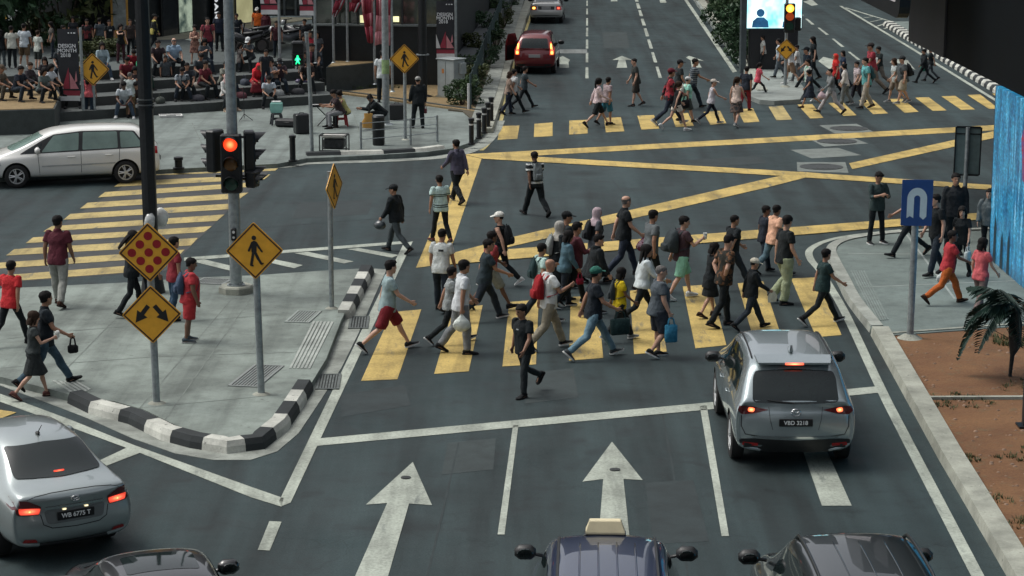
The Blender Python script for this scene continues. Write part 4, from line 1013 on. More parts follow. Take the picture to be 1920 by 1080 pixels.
W(1193, 199, 111, 190, 'midA', 'm', 'l', 'crop:k', ('tee', (52, 56, 54)), ('shorts', (54, 52, 48)), ((40, 40, 42), (60, 60, 60)), 'man in dark grey tee and dark shorts standing alone on the far road', **G)
W(1256, 235, 126, 15, 'bigA', 'f', 'm', 'cap:(96,36,46)', ('long', ('print', (40, 36, 42), (150, 46, 56), 5)), ('slim', NAVY), S_G, 'woman in maroon cap and black red top with shoulder bag', ('tote', 'r', (28, 28, 32), .22, .24, 'black shoulder bag at the side of the maroon capped woman'), **G)
W(1272, 205, 114, 20, 'midA', 'm', 'm', 'cap:(30,32,36)', ('tee', (40, 46, 48)), ('jeans', DJ), S_B, 'man in dark cap behind the maroon capped woman', **G)
W(1296, 203, 108, 15, 'bigA', 'm', 'm', 'short:k', ('tee', ('stripe', (58, 68, 76), (110, 118, 122), .07, .62)), ('jeans', DJ), S_B, 'man in blue grey striped tee seen from behind', **G)
W(1288, 230, 146, 15, 'midB', 'h', 'l', 'cap:(196,198,196)', ('tee', (140, 200, 182)), ('shorts', (62, 70, 70)), S_B, 'stout man in white cap and mint green tee', ('backpack', .9, (190, 190, 180), 'cream backpack on the stout man in mint green tee'), **G)
W(1266, 245, 152, 20, 'walkB', 'f', 'l', 'pony:b', ('tank', BLK), ('short', (196, 188, 176)), S_W, 'woman in black sleeveless top and white shorts', **G)
W(1331, 233, 147, 15, 'bigA', 'f', 'l', 'cap:(190,182,172)', ('tank', (186, 184, 190)), ('legging', (26, 32, 44)), S_G, 'woman in pale cap, white loose top and navy leggings', **G)
W(1380, 238, 146, 60, 'midA', 'f', 'l', 'pony:b', ('tank', (200, 180, 168)), ('skirt', ('print', (98, 84, 78), (52, 52, 54), 9)), S_G, 'woman in pale peach top and patterned shorts', **G)
W(1396, 208, 126, 60, 'midB', 'm', 'm', 'short:k', ('tee', (36, 42, 52)), ('trousers', (122, 38, 48)), S_BR, 'man in navy tee and crimson trousers', **G)
W(1420, 182, 116, 10, 'stride', 'f', 'l', 'pony:k', ('tee', (196, 84, 98)), ('legging', BLK), S_B, 'woman in hot pink top stepping up onto the median nose', **G)
W(1430, 130, 70, 190, 'midA', 'm', 'm', 'short:k', ('polo', (176, 176, 170)), ('trousers', BLK), S_B, 'man in white shirt and black trousers in front of the median screen', z=.16, **G)
W(1460, 146, 74, 180, 'midA', 'm', 'm', 'short:k', ('tee', (168, 182, 190)), ('trousers', (82, 90, 96)), S_B, 'man in pale blue tee and grey trousers behind the small arrow sign', z=.16, **G)
W(1484, 158, 80, 175, 'midB', 'f', 'l', 'short:k', ('polo', (190, 192, 192)), ('shorts', (128, 104, 84)), S_W, 'woman in white shirt and tan shorts right of the small arrow sign', z=.16, **G)
W(1493, 155, 86, 170, 'midB', 'm', 'm', 'short:k', ('tee', (194, 196, 194)), ('trousers', (92, 98, 102)), S_G, 'man in white tee and grey trousers close behind the woman in tan shorts', z=.16, **G)
W(1524, 150, 70, 190, 'midA', 'f', 'l', 'long:k', ('tee', BLK), ('slim', BLK), S_B, 'woman with very long black hair farthest back in the crowd', **G)
W(1512, 172, 88, 190, 'bigB', 'm', 'm', 'cap:(26,32,36)', ('tee', (28, 40, 50)), ('slim', BLK), S_G, 'man in dark navy tee and cap stepping onto the median nose', **G)
W(1514, 192, 112, 195, 'midA', 'm', 'm', 'short:k', ('tee', ('print', (180, 184, 178), (96, 140, 120), 6)), ('jeans', DJ), S_W, 'man in white printed tee near the median nose', **G)
W(1520, 203, 130, 190, 'walkB', 'f', 'm', 'bun:k', ('tee', (32, 40, 52)), ('dress', (30, 38, 50)), S_BR, 'woman in long navy dress bending forward', **G)
W(1556, 214, 128, 190, 'bigB', 'f', 'l', 'crop:k', ('long', (116, 120, 120)), ('trousers', (168, 164, 164)), S_B, 'woman in grey long sleeved top and white trousers', ('carrier', 'l', (200, 176, 180), 'pinkish white shopping bag of the woman in grey top'), **G)
W(1566, 178, 102, 190, 'midA', 'f', 'm', 'hijab:(196,52,44)', ('tunic', (186, 44, 44)), ('trousers', BLK), S_B, 'woman in red headscarf and red tunic', **G)
W(1584, 165, 96, 190, 'midB', 'f', 'l', 'bob:k', ('tee', (40, 52, 72)), ('slim', NAVY), S_B, 'woman in navy tee with bushy dark hair behind the red headscarf', **G)
W(1585, 197, 121, 165, 'midA', 'f', 'l', 'bun:k', ('long', (200, 196, 190)), ('wide', (106, 112, 114)), S_G, 'woman in white top with folded arms and wide grey trousers', **G)
W(1605, 195, 117, 195, 'midB', 'm', 'l', 'short:k', ('polo', (178, 166, 168)), ('trousers', (32, 34, 44)), S_B, 'man in pale shirt with dark shoulder strap', ('crossbag', (30, 32, 36), 'dark messenger bag across the pale shirt'), **G)
W(1622, 204, 110, 195, 'midA', 'm', 'l', 'short:k', ('tee', (92, 158, 160)), ('trousers', (156, 150, 138)), S_B, 'man in turquoise tee and cream trousers', ('backpack', .8, (52, 84, 88), 'teal backpack strap and pack on the man in turquoise tee'), **G)
W(1632, 176, 80, 185, 'bigB', 'm', 'm', 'cap:(40,36,36)', ('tee', (140, 52, 62)), ('jeans', (110, 100, 88)), S_B, 'man in dark cap and red tee', **G)
W(1648, 163, 86, 190, 'bigB', 'm', 'm', 'short:k', ('tee', (32, 40, 40)), ('trousers', (104, 98, 90)), S_B, 'man in black tee with white side panel and brown trousers', ('mark', 1, .03, .27, .13, .22, (176, 180, 176)), **G)
W(1691, 195, 107, 190, 'midA', 'h', 'l', 'cap:(34,38,40)', ('tee', (74, 80, 82)), ('shorts', (150, 142, 126)), S_G, 'stout man in grey tee and khaki shorts with black backpack', ('backpack', .95, (30, 34, 36), 'black backpack on the stout man in khaki shorts'), **G)
W(1679, 192, 110, 190, 'midB', 'f', 'l', 'bob:b', ('tee', (170, 178, 176)), ('shorts', (120, 110, 100)), S_G, 'person in white tee just behind the stout man in khaki shorts', **G)
W(1733, 156, 91, 185, 'bigB', 'm', 'm', 'short:k', ('jacket', BLK), ('slim', BLK), S_B, 'man dressed all in black alone at the right end of the far crossing', **G)
W(1744, 152, 96, 185, 'walkA', 'f', 'm', 'short:k', ('tee', (30, 36, 38)), ('slim', (70, 76, 80)), S_B, 'person half hidden behind the man all in black', ('tote', 'r', (60, 130, 110), .24, .28, 'small green bag beside the two people in black'), **G)
G = dict(group='people beside the row of bollards')
W(952, 215, 136, 10, 'midA', 'f', 'l', 'bob:b', ('tee', (140, 122, 110)), ('trousers', NAVY), S_B, 'woman in tan top nearest to the bollards', **G)
W(964, 213, 130, 20, 'walkB', 'm', 'm', 'short:k', ('polo', (182, 186, 186)), ('slim', BLK), S_B, 'man in white tee between two others by the bollards', **G)
W(982, 203, 122, 15, 'bigA', 'm', 'm', 'short:k', ('tee', (58, 68, 72)), ('slim', BLK), S_B, 'man in dark grey tee walking behind the red car', **G)
G = dict(group=g_up, z=.13)
W(783, 240, 146, 100, 'stand2', 'm', 'm', 'cap:(150,150,146)', ('jacket', BLK), ('trousers', BLK), S_B, 'man all in black standing with his back turned beside the yellow crossing sign', ('tote', 'r', (110, 60, 64), .10, .16, 'reddish drink bottle bag in the hand of the man in black'), **G)
W(246, 220, 137, 85, 'stand', 'm', 'm', 'crop:g', ('tee', (176, 184, 180)), ('trousers', (104, 88, 66)), S_BR, 'grey haired man in white shirt and khaki trousers with his back turned', **G)
W(168, 222, 138, 80, 'stand', 'f', 'm', 'long:k', ('tee', (190, 92, 98)), ('jeans', ('denim', (36, 50, 62))), S_W, 'woman in coral top standing behind the left crossing sign', **G)
W(518, 192, 130, -90, 'stand2', 'f', 'l', 'bun:k', ('tank', (168, 140, 124)), ('short', (176, 178, 176)), S_B, 'woman in pale sleeveless top and white shorts at the foot of the steps', **G)
W(718, 192, 96, 90, 'stand', 'm', 'm', 'short:k', ('tee', (190, 196, 196)), ('trousers', BLK), S_B, 'person in white tee half hidden by the tall grey flag pole', **G)
W(616, 240, 168, 195, 'play', 'm', 'm', 'short:k', ('tee', (56, 46, 48)), ('jeans', (120, 122, 124)), S_B, 'busker in dark top bent over a keyboard', seat=1.62, **G)
W(628, 238, 175, 195, 'play', 'f', 'm', 'bun:k', ('tank', (176, 172, 116)), ('legging', BLK), S_B, 'busker in pale yellow top sitting on the red stool', seat=1.55, **G)
W(702, 238, 165, 200, 'crouch', 'm', 'm', 'short:k', ('hood', BLK), ('trousers', BLK), S_B, 'busker in black hood bent over beside the litter bin', seat=1.62, **G)
PL = 1.33
G = dict(group=g_up, z=PL)
W(367, 120, 48, -80, 'standcross', 'f', 'l', 'bun:k', ('tank', ('print', (150, 112, 98), (96, 66, 60), 8)), ('dress', ('print', (150, 112, 98), (96, 66, 60), 8)), S_BR, 'woman in floral sleeveless dress on the upper plaza', **G)
W(391, 117, 34, -85, 'stand', 'm', 'l', 'short:k', ('tee', (112, 48, 58)), ('jeans', NAVY), S_W, 'man in maroon tee with backpack straps beside the floral dress', ('backpack', .8, (44, 36, 40), 'dark backpack of the man beside the floral dress'), **G)
W(412, 96, 24, -85, 'stand', 'm', 'm', 'short:k', ('tee', NAVY), ('jeans', BLK), S_B, 'man in navy clothes by the shop wall left of the signal post', **G)
W(290, 98, 28, 20, 'midA', 'm', 'm', 'cap:(30,32,32)', ('jacket', ('print', (30, 34, 34), (176, 166, 90), 2.2)), ('jeans', BLK), S_B, 'person in black jacket with yellow sleeve by the black lamp post', **G)
W(264, 92, 30, 200, 'midB', 'f', 'm', 'hijab:(120,126,124)', ('long', BLK), ('longskirt', BLK), S_B, 'woman in grey headscarf left of the black lamp post', **G)
W(228, 118, 46, -60, 'standarm', 'f', 'l', 'bob:k', ('tank', (26, 30, 30)), ('jeans', (60, 34, 40)), S_B, 'woman in black vest with her arm stretched out', **G)
W(165, 104, 42, -80, 'stand', 'm', 'm', 'short:k', ('tee', ('print', (40, 36, 38), (110, 44, 48), 3)), ('jeans', BLK), S_B, 'man in black tee with red print behind the dark banner', **G)
W(188, 102, 40, 120, 'stand2', 'm', 'm', 'short:k', ('tee', (66, 74, 80)), ('jeans', DJ), S_B, 'man in slate tee between the red print tee and the pale motif tee', **G)
W(207, 106, 48, -60, 'stand', 'm', 'm', 'short:k', ('tee', BLK), ('jeans', BLK), S_B, 'man in black tee with pale motif on the upper plaza', ('mark', 1, .0, .33, .14, .07, (180, 184, 184)), **G)
W(484, 78, 30, -100, 'stand', 'm', 'm', 'cap:(196,196,190)', ('tee', (214, 104, 42)), ('slim', BLK), S_B, 'person in orange top and white cap by the motorcycles', **G)
W(500, 84, 34, -100, 'stand', 'f', 'm', 'long:k', ('long', (76, 36, 44)), ('longskirt', (70, 34, 42)), S_B, 'woman in dark maroon dress by the motorcycles', **G)
G = dict(group=g_up, z=PL)
W(24, 128, 50, 95, 'stand', 'm', 'm', 'short:k', ('tee', (180, 182, 172)), ('jeans', BLK), S_BW, 'man in white tee and black trousers at the left edge with his back turned', **G)
W(46, 126, 46, 85, 'stand2', 'm', 'm', 'short:k', ('tee', (184, 194, 200)), ('shorts', (98, 82, 62)), S_W, 'man in pale blue tee and brown shorts with his back turned', **G)
W(72, 132, 58, 60, 'stand', 'f', 'l', 'short:b', ('tee', (178, 184, 176)), ('shorts', (40, 46, 44)), S_BW, 'woman in white top and dark shorts standing at left', **G)
W(4, 128, 58, 95, 'stand', 'f', 'm', 'long:k', ('tee', BLK), ('jeans', DGR), S_W, 'woman in black tee at the very edge of the picture', **G)
G = dict(group=g_plz)
def S(fx, fy, z, h, *a, **k): W(fx, fy, -1, *a, z=z, seat=h, **k)
S(322, 140, 1.03, 1.70, -50, 'sit', 'h', 'l', 'fringe:g', ('polo', (128, 150, 168)), ('trousers', BLK), S_B, 'balding man in light blue shirt sitting on the top step', **G)
S(374, 194, .33, 1.62, -40, 'sit', 'f', 'l', 'hijab:(186,160,156)', ('long', (192, 192, 188)), ('longskirt', BLK), ((200, 180, 160), (180, 160, 140)), 'woman in pink headscarf and white blouse sitting on the steps', **G)
S(396, 186, .33, 1.68, -40, 'sit', 'm', 'm', 'short:k', ('tee', (92, 36, 44)), ('trousers', BLK), S_B, 'man in maroon tee sitting right of the pink headscarf', **G)
S(418, 180, .33, 1.66, -40, 'sitphone', 'm', 'm', 'short:k', ('tee', (128, 130, 120)), ('jeans', BLK), S_W, 'man in grey tee sitting left of the signal post', **G)
S(328, 186, .33, 1.60, -70, 'sithunch', 'm', 'm', 'short:k', ('tee', ('print', (150, 158, 164), (60, 68, 74), 7)), ('jeans', DJ), S_B, 'boy in grey patterned tee bending forward on the steps', **G)
S(204, 214, .13, 1.70, -75, 'sithunch', 'm', 'd', 'short:k', ('tee', (186, 194, 198)), ('jeans', ('denim', (56, 70, 84))), S_W, 'man in white tee and blue jeans leaning forward on the lowest step', **G)
S(232, 214, .13, 1.66, -90, 'sithunch', 'f', 'm', 'short:k', ('tee', (62, 50, 50)), ('shorts', BLK), S_B, 'person in brown top sitting close to the white tee on the lowest step', **G)
S(236, 160, .73, 1.66, -60, 'sitphone', 'm', 'm', 'short:k', ('tee', (46, 132, 94)), ('jeans', (38, 60, 52)), S_B, 'man in bright green tee sitting on the steps', **G)
S(214, 165, .73, 1.66, -70, 'sithunch', 'm', 'm', 'short:k', ('tee', (108, 40, 50)), ('jeans', (96, 92, 90)), S_B, 'man in crimson tee sitting left of the bright green tee', **G)
S(192, 150, .73, 1.66, -60, 'sit', 'f', 'l', 'long:k', ('long', (138, 156, 162)), ('jeans', ('denim', (60, 76, 92))), S_W, 'woman in pale blue top behind the left crossing sign', **G)
S(252, 148, .73, 1.6, -60, 'crouch', 'm', 'm', 'short:k', ('jacket', (128, 34, 46)), ('jeans', BLK), S_B, 'person in crimson jacket hunched behind the bright green tee', **G)
S(468, 176, .43, 1.6, -60, 'sithunch', 'f', 'm', 'hijab:(206,48,58)', ('long', (200, 50, 58)), ('longskirt', (110, 40, 46)), S_B, 'woman in red headscarf and red cloak on the steps', **G)
S(486, 172, .43, 1.62, -50, 'sitphone', 'm', 'm', 'short:k', ('tee', (132, 138, 144)), ('jeans', DJ), S_W, 'boy in grey tee beside the red headscarf on the steps', **G)
S(474, 196, .13, 1.55, -80, 'sithunch', 'm', 'm', 'short:k', ('tee', (166, 174, 182)), ('jeans', BLK), S_B, 'child in pale tee crouching at the foot of the steps', **G)
S(540, 140, .73, 1.66, -60, 'sit', 'm', 'm', 'short:k', ('tee', (110, 64, 72)), ('jeans', BLK), S_B, 'man in dusty red tee sitting left of the green man signal', **G)
S(562, 172, .43, 1.66, -100, 'sithunch', 'm', 'm', 'short:k', ('tee', (34, 30, 30)), ('jeans', BLK), S_B, 'man in black stretching his arm above the purple suitcase', **G)
S(548, 120, 1.03, 1.66, -70, 'sitback', 'm', 'm', 'short:k', ('jacket', (140, 36, 48)), ('jeans', BLK), S_B, 'person in crimson jacket above the green man signal', **G)
S(434, 130, 1.03, 1.6, -100, 'sitphone', 'f', 'm', 'cap:(200,204,204)', ('tee', (60, 66, 70)), ('jeans', BLK), S_B, 'person in white cap hidden behind the signal post', **G)
S(514, 118, 1.03, 1.6, -90, 'sit', 'f', 'm', 'bob:k', ('tee', (96, 100, 100)), ('jeans', BLK), S_B, 'person in grey top beside a flag pole on the upper steps', **G)
for i, (x, y, z, d_, p_, b_, hr_, t_, lb) in enumerate((
    (300, 176, .43, -70, 'sit', 'm', 'short:k', (44, 48, 54), 'man in dark tee sitting just right of the black lamp post'), (270, 200, .43, -80, 'sitphone', 'f', 'long:k', (52, 46, 48), 'woman in dark brown top sitting left of the black lamp post'),
    (348, 156, .73, -60, 'sithunch', 'm', 'short:k', (58, 66, 70), 'man in slate tee sitting above the pink headscarf'), (444, 186, .43, -60, 'sit', 'f', 'hijab:(70,74,80)', (40, 44, 50), 'woman in dark headscarf sitting right of the grey signal post'),
    (520, 160, .73, -70, 'sithunch', 'm', 'short:k', (30, 34, 38), 'man in black sitting behind the woman in white shorts'), (536, 180, .43, -80, 'sitphone', 'm', 'cap:(40,42,46)', (56, 44, 50), 'person in plum top and dark cap left of the purple suitcase'),
    (586, 150, .73, -90, 'sit', 'm', 'short:k', (38, 42, 44), 'man in black sitting right of the green man signal post'), (594, 128, 1.03, -90, 'sitback', 'f', 'bob:k', (66, 70, 74), 'person in grey top beside the dark wedge planter'),
    (146, 206, .43, -80, 'sit', 'f', 'long:k', (70, 52, 56), 'woman in brown top sitting behind the dark banner'), (132, 160, .73, -70, 'sit', 'm', 'short:k', (46, 52, 56), 'man in dark tee on the steps left of the dark banner'),
    (280, 140, 1.03, -70, 'sit', 'm', 'short:k', (48, 40, 44), 'man in dark tee on the top step by the black lamp post'), (400, 142, 1.03, -60, 'sitphone', 'f', 'long:k', (74, 80, 84), 'woman in grey top on the top step below the maroon tee'))):
    S(x, y, z, 1.64, d_, p_, b_, 'm', hr_, ('tee', t_), ('jeans', DJ if i % 2 else BLK), S_B, lb, **G)
G2 = dict(group=g_up, z=PL)
for i, (x, y, t, d_, b_, hr_, c_, lb) in enumerate((
    (118, 118, 58, 20, 'm', 'short:k', (40, 44, 48), 'man in dark tee standing left of the dark banner'), (98, 110, 50, 200, 'f', 'long:k', (88, 84, 80), 'woman in taupe top standing before the dark trees'),
    (140, 98, 44, -60, 'f', 'long:k', (36, 40, 44), 'woman in black standing behind the top of the dark banner'), (246, 104, 44, -80, 'm', 'short:k', (52, 46, 44), 'man in brown tee below the poster panel'),
    (446, 92, 34, -90, 'm', 'short:k', (34, 40, 46), 'man in dark tee just right of the grey signal post on the upper plaza'), (520, 108, 52, -90, 'm', 'short:k', (60, 30, 36), 'man in dark red tee beside the pale handlebar motorcycle'),
    (574, 104, 46, -100, 'm', 'short:k', (28, 32, 36), 'man in black beside the right hull banner pole'), (604, 98, 44, -80, 'f', 'bob:k', (130, 134, 134), 'woman in pale grey top near the red and white flag'))):
    W(x, y, t, d_, 'stand' if i % 2 else 'stand2', b_, 'm', hr_, ('tee', c_), ('jeans', DJ if i % 3 else BLK), S_B, lb, **G2)
for i, (x, y, t, z, d_, b_, hr_, c_, lb) in enumerate((
    (312, 176, 112, .43, -70, 'm', 'short:k', (70, 76, 80), 'man in grey tee standing on the steps right of the black lamp post'), (500, 166, 104, .73, -60, 'm', 'short:k', (36, 40, 46), 'man in dark tee standing on the steps behind the red headscarf'),
    (572, 168, 108, .43, -110, 'm', 'short:k', (46, 34, 38), 'man in dark brown tee standing behind the purple suitcase'), (450, 150, 92, .73, 30, 'f', 'long:k', (96, 92, 90), 'woman in taupe top climbing the steps beside the grey signal post'),
    (120, 190, 128, .43, 60, 'm', 'short:k', (44, 48, 52), 'man in dark tee standing beside the left planter end'))):
    W(x, y, t, d_, 'stand2' if i % 2 else 'stand', b_, 'm', hr_, ('tee', c_), ('jeans', DJ if i % 2 else BLK), S_B, lb, group=g_up, z=z)
G = dict(group='people sitting on the planter edge at left', z=.91)
W(14, 188, -1, -20, 'sitlow', 'm', 'm', 'cap:(82,70,58)', ('tee', (92, 86, 74)), ('jeans', (70, 66, 58)), S_B, 'man in olive brown tee and cap at the left edge of the planter', seat=1.7, **G)
W(50, 190, -1, -25, 'sitlow', 'm', 'm', 'short:k', ('tee', (30, 36, 46)), ('jeans', DJ), S_B, 'man in dark navy tee leaning forward on the planter', seat=1.7, **G)
W(66, 178, -1, -30, 'sitlow', 'f', 'l', 'short:b', ('long', (58, 54, 58)), ('jeans', BLK), S_B, 'woman in dark sleeves sitting behind the navy tee', seat=1.6, **G)
W(92, 192, -1, -40, 'sitlow', 'f', 'm', 'bob:k', ('tee', (88, 98, 96)), ('jeans', BLK), S_B, 'woman in grey green top at the right end of the planter', seat=1.66, **G)
W(106, 184, -1, -30, 'sitlow', 'f', 'm', 'long:k', ('polo', (186, 190, 194)), ('jeans', BLK), S_B, 'woman in white shirt beside the dark banner', seat=1.66, **G)
W(84, 168, -1, -90, 'sitlow', 'f', 'l', 'long:k', ('tee', (40, 40, 44)), ('jeans', BLK), S_B, 'woman with long black hair facing the street from the planter', seat=1.62, **G)
ST0 = at(292, 216, PZ); STN = (at(613, 187, PZ) - at(-60, 232, PZ)); STN.z = 0; STN.normalize(); STN = Vector((-STN.y, STN.x, 0))
TOPN = {'tee': 't_shirt', 'tank': 'vest', 'polo': 'shirt', 'long': 'shirt', 'jacket': 'jacket', 'hood': 'hoodie', 'blouse': 'blouse', 'roll': 'shirt', 'crop': 'blouse', 'tunic': 'tunic', 'tuck': 'shirt'}
BOTN = {'slim': 'trousers', 'wide': 'trousers', 'jeans': 'jeans', 'trousers': 'trousers', 'shorts': 'shorts', 'short': 'shorts', 'legging': 'leggings', 'skirt': 'skirt', 'longskirt': 'skirt', 'abaya': 'dress', 'dress': 'dress'}
for i, (a, k) in enumerate(PEOPLE):
    if POSE[a[4]]['tl'] < 50: PEOPLE[i] = (a[:4] + (variant(a[4], i % 3),) + a[5:], k)
for a, k in PEOPLE:
    pose, bld = a[4], a[5]
    big = (a[1] + 305) / 9.3 > 70
    need(('body', pose, bld), lambda p=pose, b=bld: body_mb(p, b), .0105 if big else .013)
    need(('top', pose, bld, a[8][0]), lambda p=pose, b=bld, t=a[8][0]: top_mb(p, b, t), .017)
    need(('bottom', pose, bld, a[9][0]), lambda p=pose, b=bld, t=a[9][0]: bottom_mb(p, b, t), .017)
bake_people()
_BV = {}
def bvh_of(key):
    if key not in _BV: _BV[key] = BVHTree.FromPolygons([v.co for v in _LIB[key].vertices], [p.vertices[:] for p in _LIB[key].polygons])
    return _BV[key]
def carry(kind, key, fn, mats, label, cat, mw, name):
    o = place(name, lib(key, fn), mats); o.matrix_world = mw
    tag(o, label, cat); return o
for a, k in PEOPLE:
    fx, fy, ty, hd, pose, bld, sk, hair, top, bot, shoe, label = a[:12]
    z = k.get('z', 0.0)
    P = at(fx, fy, z)
    if k.get('group') == g_plz:             # snap the feet onto the tread just in front of the next riser
        for kz in (3, 2, 1, 0):
            P = at(fx, fy, PZ + .3 * kz); q = (P - ST0).dot(STN)
            if q >= 1.2 * (kz - 1): break
        kz = min(kz, 3); z = PZ + .3 * kz; P = at(fx, fy, z); q = (P - ST0).dot(STN); P = P + STN * (1.2 * kz - .34 - q)
        hd = max(min(hd, -45), -115) + ((fx * 7 + fy * 3) % 23 - 11)
    if k.get('seat'): h = k['seat']
    else:
        T = atY(fx, ty, P.y); h = (T.z - P.z) / .985
    h = max(1.35, min(1.95, h))
    J = SK(pose, bld); s = h / 1.765
    mid = (J['ankl'] + J['ankr']) / 2 + Vector((.05, 0, 0)); mid.z = 0
    rz = R(hd); rot = Matrix.Rotation(rz, 3, 'Z')
    loc = P - rot @ (mid * s)
    root = thing('person', label, 'person', loc, rz, k.get('group')); root.scale = (s * 1.08, s * 1.08, s)
    RW = Matrix.Translation(loc) @ Matrix.Rotation(rz, 4, 'Z') @ Matrix.Diagonal((s * 1.08, s * 1.08, s, 1))
    place('body', _LIB[('body', pose, bld)], [skin(sk), EYE, LIP], root)
    place(TOPN[top[0]], _LIB[('top', pose, bld, top[0])], cloth(top[1]), root)
    place(BOTN[bot[0]], _LIB[('bottom', pose, bld, bot[0])], cloth(bot[1]), root)
    for sd in 'lr':
        fd, fu = J['fd' + sd], J['fu' + sd]; y = fu.cross(fd).normalized(); u2 = fd.cross(y).normalized()
        M = Matrix((fd, y, u2)).transposed().to_4x4(); M.translation = J['ank' + sd]
        place('shoe', lib('shoe', lambda: shoe_mb('shoe')), [cloth(shoe[0]), cloth(shoe[1])], root, M)
    HM = J['HM']; hk, _, hc = hair.partition(':')
    if hk == 'cap':
        place('hair', lib('hair_crop', lambda: hair_mb('crop')), hairm('k'), root, HM)
        place('cap', lib('cap', cap_mb), cloth(eval(hc)), root, HM)
    elif hk == 'hijab': place('headscarf', lib('headscarf', hijab_mb), cloth(eval(hc)), root, HM)
    elif hk != 'bald': place('hair', lib('hair_' + hk, lambda q=hk: hair_mb(q)), hairm(hc), root, HM)
    for ex in a[12:]:
        kd = ex[0]
        if kd == 'mark':                    # small print lying on the shirt
            bv = bvh_of(('top', pose, bld, top[0])); TM = J['TM']; _, sx, y0, z0, w_, h_ = ex[:6]; mb = MB(); d3 = (TM.to_3x3() @ Vector((-sx, 0, 0))).normalized()
            for r in range(4):
                for q in range(4):
                    o3 = TM @ Vector((sx * .6, y0 + w_ * (q / 3 - .5), z0 + h_ * (r / 3 - .5))); hit = bv.ray_cast(o3, d3)[0]; mb.v.append(tuple((hit if hit else o3 + d3 * .46) - d3 * .006))
            for r in range(3):
                for q in range(3): mb.f.append((r * 4 + q, r * 4 + q + 1, r * 4 + q + 5, r * 4 + q + 4)); mb.m.append(0)
            mb.build('print', cloth(ex[6]), root, True, fix=False); continue
        if kd == 'backpack':
            carry(kd, 'backpack%.2f' % ex[1], lambda b=ex[1]: backpack_mb(b), cloth(ex[2]), ex[3], 'backpack', RW @ J['TM'] @ Matrix.Diagonal((1.12 if bld == 'h' else 1.0, BUILDS[bld]['w'], 1, 1)), 'backpack')
        elif kd == 'crossbag':
            carry(kd, 'crossbag', crossbag_mb, cloth(ex[1]), ex[2], 'bag', RW @ J['TM'] @ Matrix.Diagonal((1.25 if bld == 'h' else 1.1, 1, 1, 1)), 'shoulder_bag')
        else:
            HW = RW @ Matrix.Translation(J['hand' + ex[1]])
            if kd == 'carrier': carry(kd, 'carrier', carrier_mb, cloth(ex[2]), ex[3], 'bag', HW, 'carrier_bag')
            elif kd == 'tote': carry(kd, 'tote%.2f%.2f' % (ex[3], ex[4]), lambda e=ex: tote_mb(e[3], e[4]), cloth(ex[2]), ex[5], 'bag', HW, 'hand_bag')
            elif kd == 'cup': carry(kd, 'cup', cup_mb, cloth(ex[2]), ex[3], 'cup', HW, 'paper_cup')
            elif kd == 'cone': carry(kd, 'cone', cone_mb, cloth(ex[2]), ex[3], 'ice cream', HW, 'ice_cream_cone')
            elif kd == 'paper': carry(kd, 'paper', paper_mb, cloth(ex[2]), ex[3], 'bag', HW, 'paper_bag')
            elif kd == 'helmet': carry(kd, 'helmet', helmet_mb, mat('helmet_shell', lin(ex[2]), .3, 0, .3, 12, coat=.5), ex[3], 'helmet', HW, 'motorcycle_helmet')
def paintm(name, col, metal=.55, rough=.32):
    m, nt, b = node_mat(name)
    v = coords(nt)
    f = noise_tex(nt, v, 1.3, 4, .6); fl = noise_tex(nt, v, 900, 2, .5)
    c = ramp(nt, f, [(.3, tuple(x * .9 for x in col)), (.7, col)])
    c = mix(nt, c, ramp(nt, fl, [(.3, .8), (.7, 1.2)]), .5, 'MULTIPLY')
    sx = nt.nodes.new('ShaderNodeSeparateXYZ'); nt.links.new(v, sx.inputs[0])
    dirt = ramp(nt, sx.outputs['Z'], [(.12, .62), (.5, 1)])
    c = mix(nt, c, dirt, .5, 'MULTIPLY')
    nt.links.new(c, b.inputs['Base Color']); b.inputs['Metallic'].default_value = metal; b.inputs['Roughness'].default_value = rough
    b.inputs['Coat Weight'].default_value = 1.0; b.inputs['Coat Roughness'].default_value = .015
    return m
GLASS = mat('dark_glass', (.010, .016, .016), .05, 0, .2, 2, spec=.5)
GLASS_G = mat('green_tinted_glass', (.15, .22, .195), .08, 0, .3, 1.2, spec=.6)
TRIM = mat('black_trim', (.012, .013, .014), .45, 0, .2, 10)
RUB = mat('tyre_rubber', (.014, .014, .014), .85, 0, .3, 20)
ALLOY = mat('alloy', (.62, .63, .63), .35, .6, .1, 10)
CHROME = mat('chrome', (.6, .61, .62), .12, 1, .05, 10)
SEAM = mat('panel_gap', (.01, .011, .012), .8)
PLATE = mat('plate_black', (.008, .008, .009), .35, 0, .1, 5)
PLW = mat('plate_lettering', (.72, .74, .72), .5, 0, .05, 5)
LAMPR = mat('red_lens', (.32, .012, .012), .15, 0, .2, 8, coat=1)
LAMPD = mat('dark_red_lens', (.09, .01, .012), .12, 0, .2, 8, coat=1)
LAMPC = mat('clear_lens', (.5, .5, .48), .12, 0, .15, 8, coat=1)
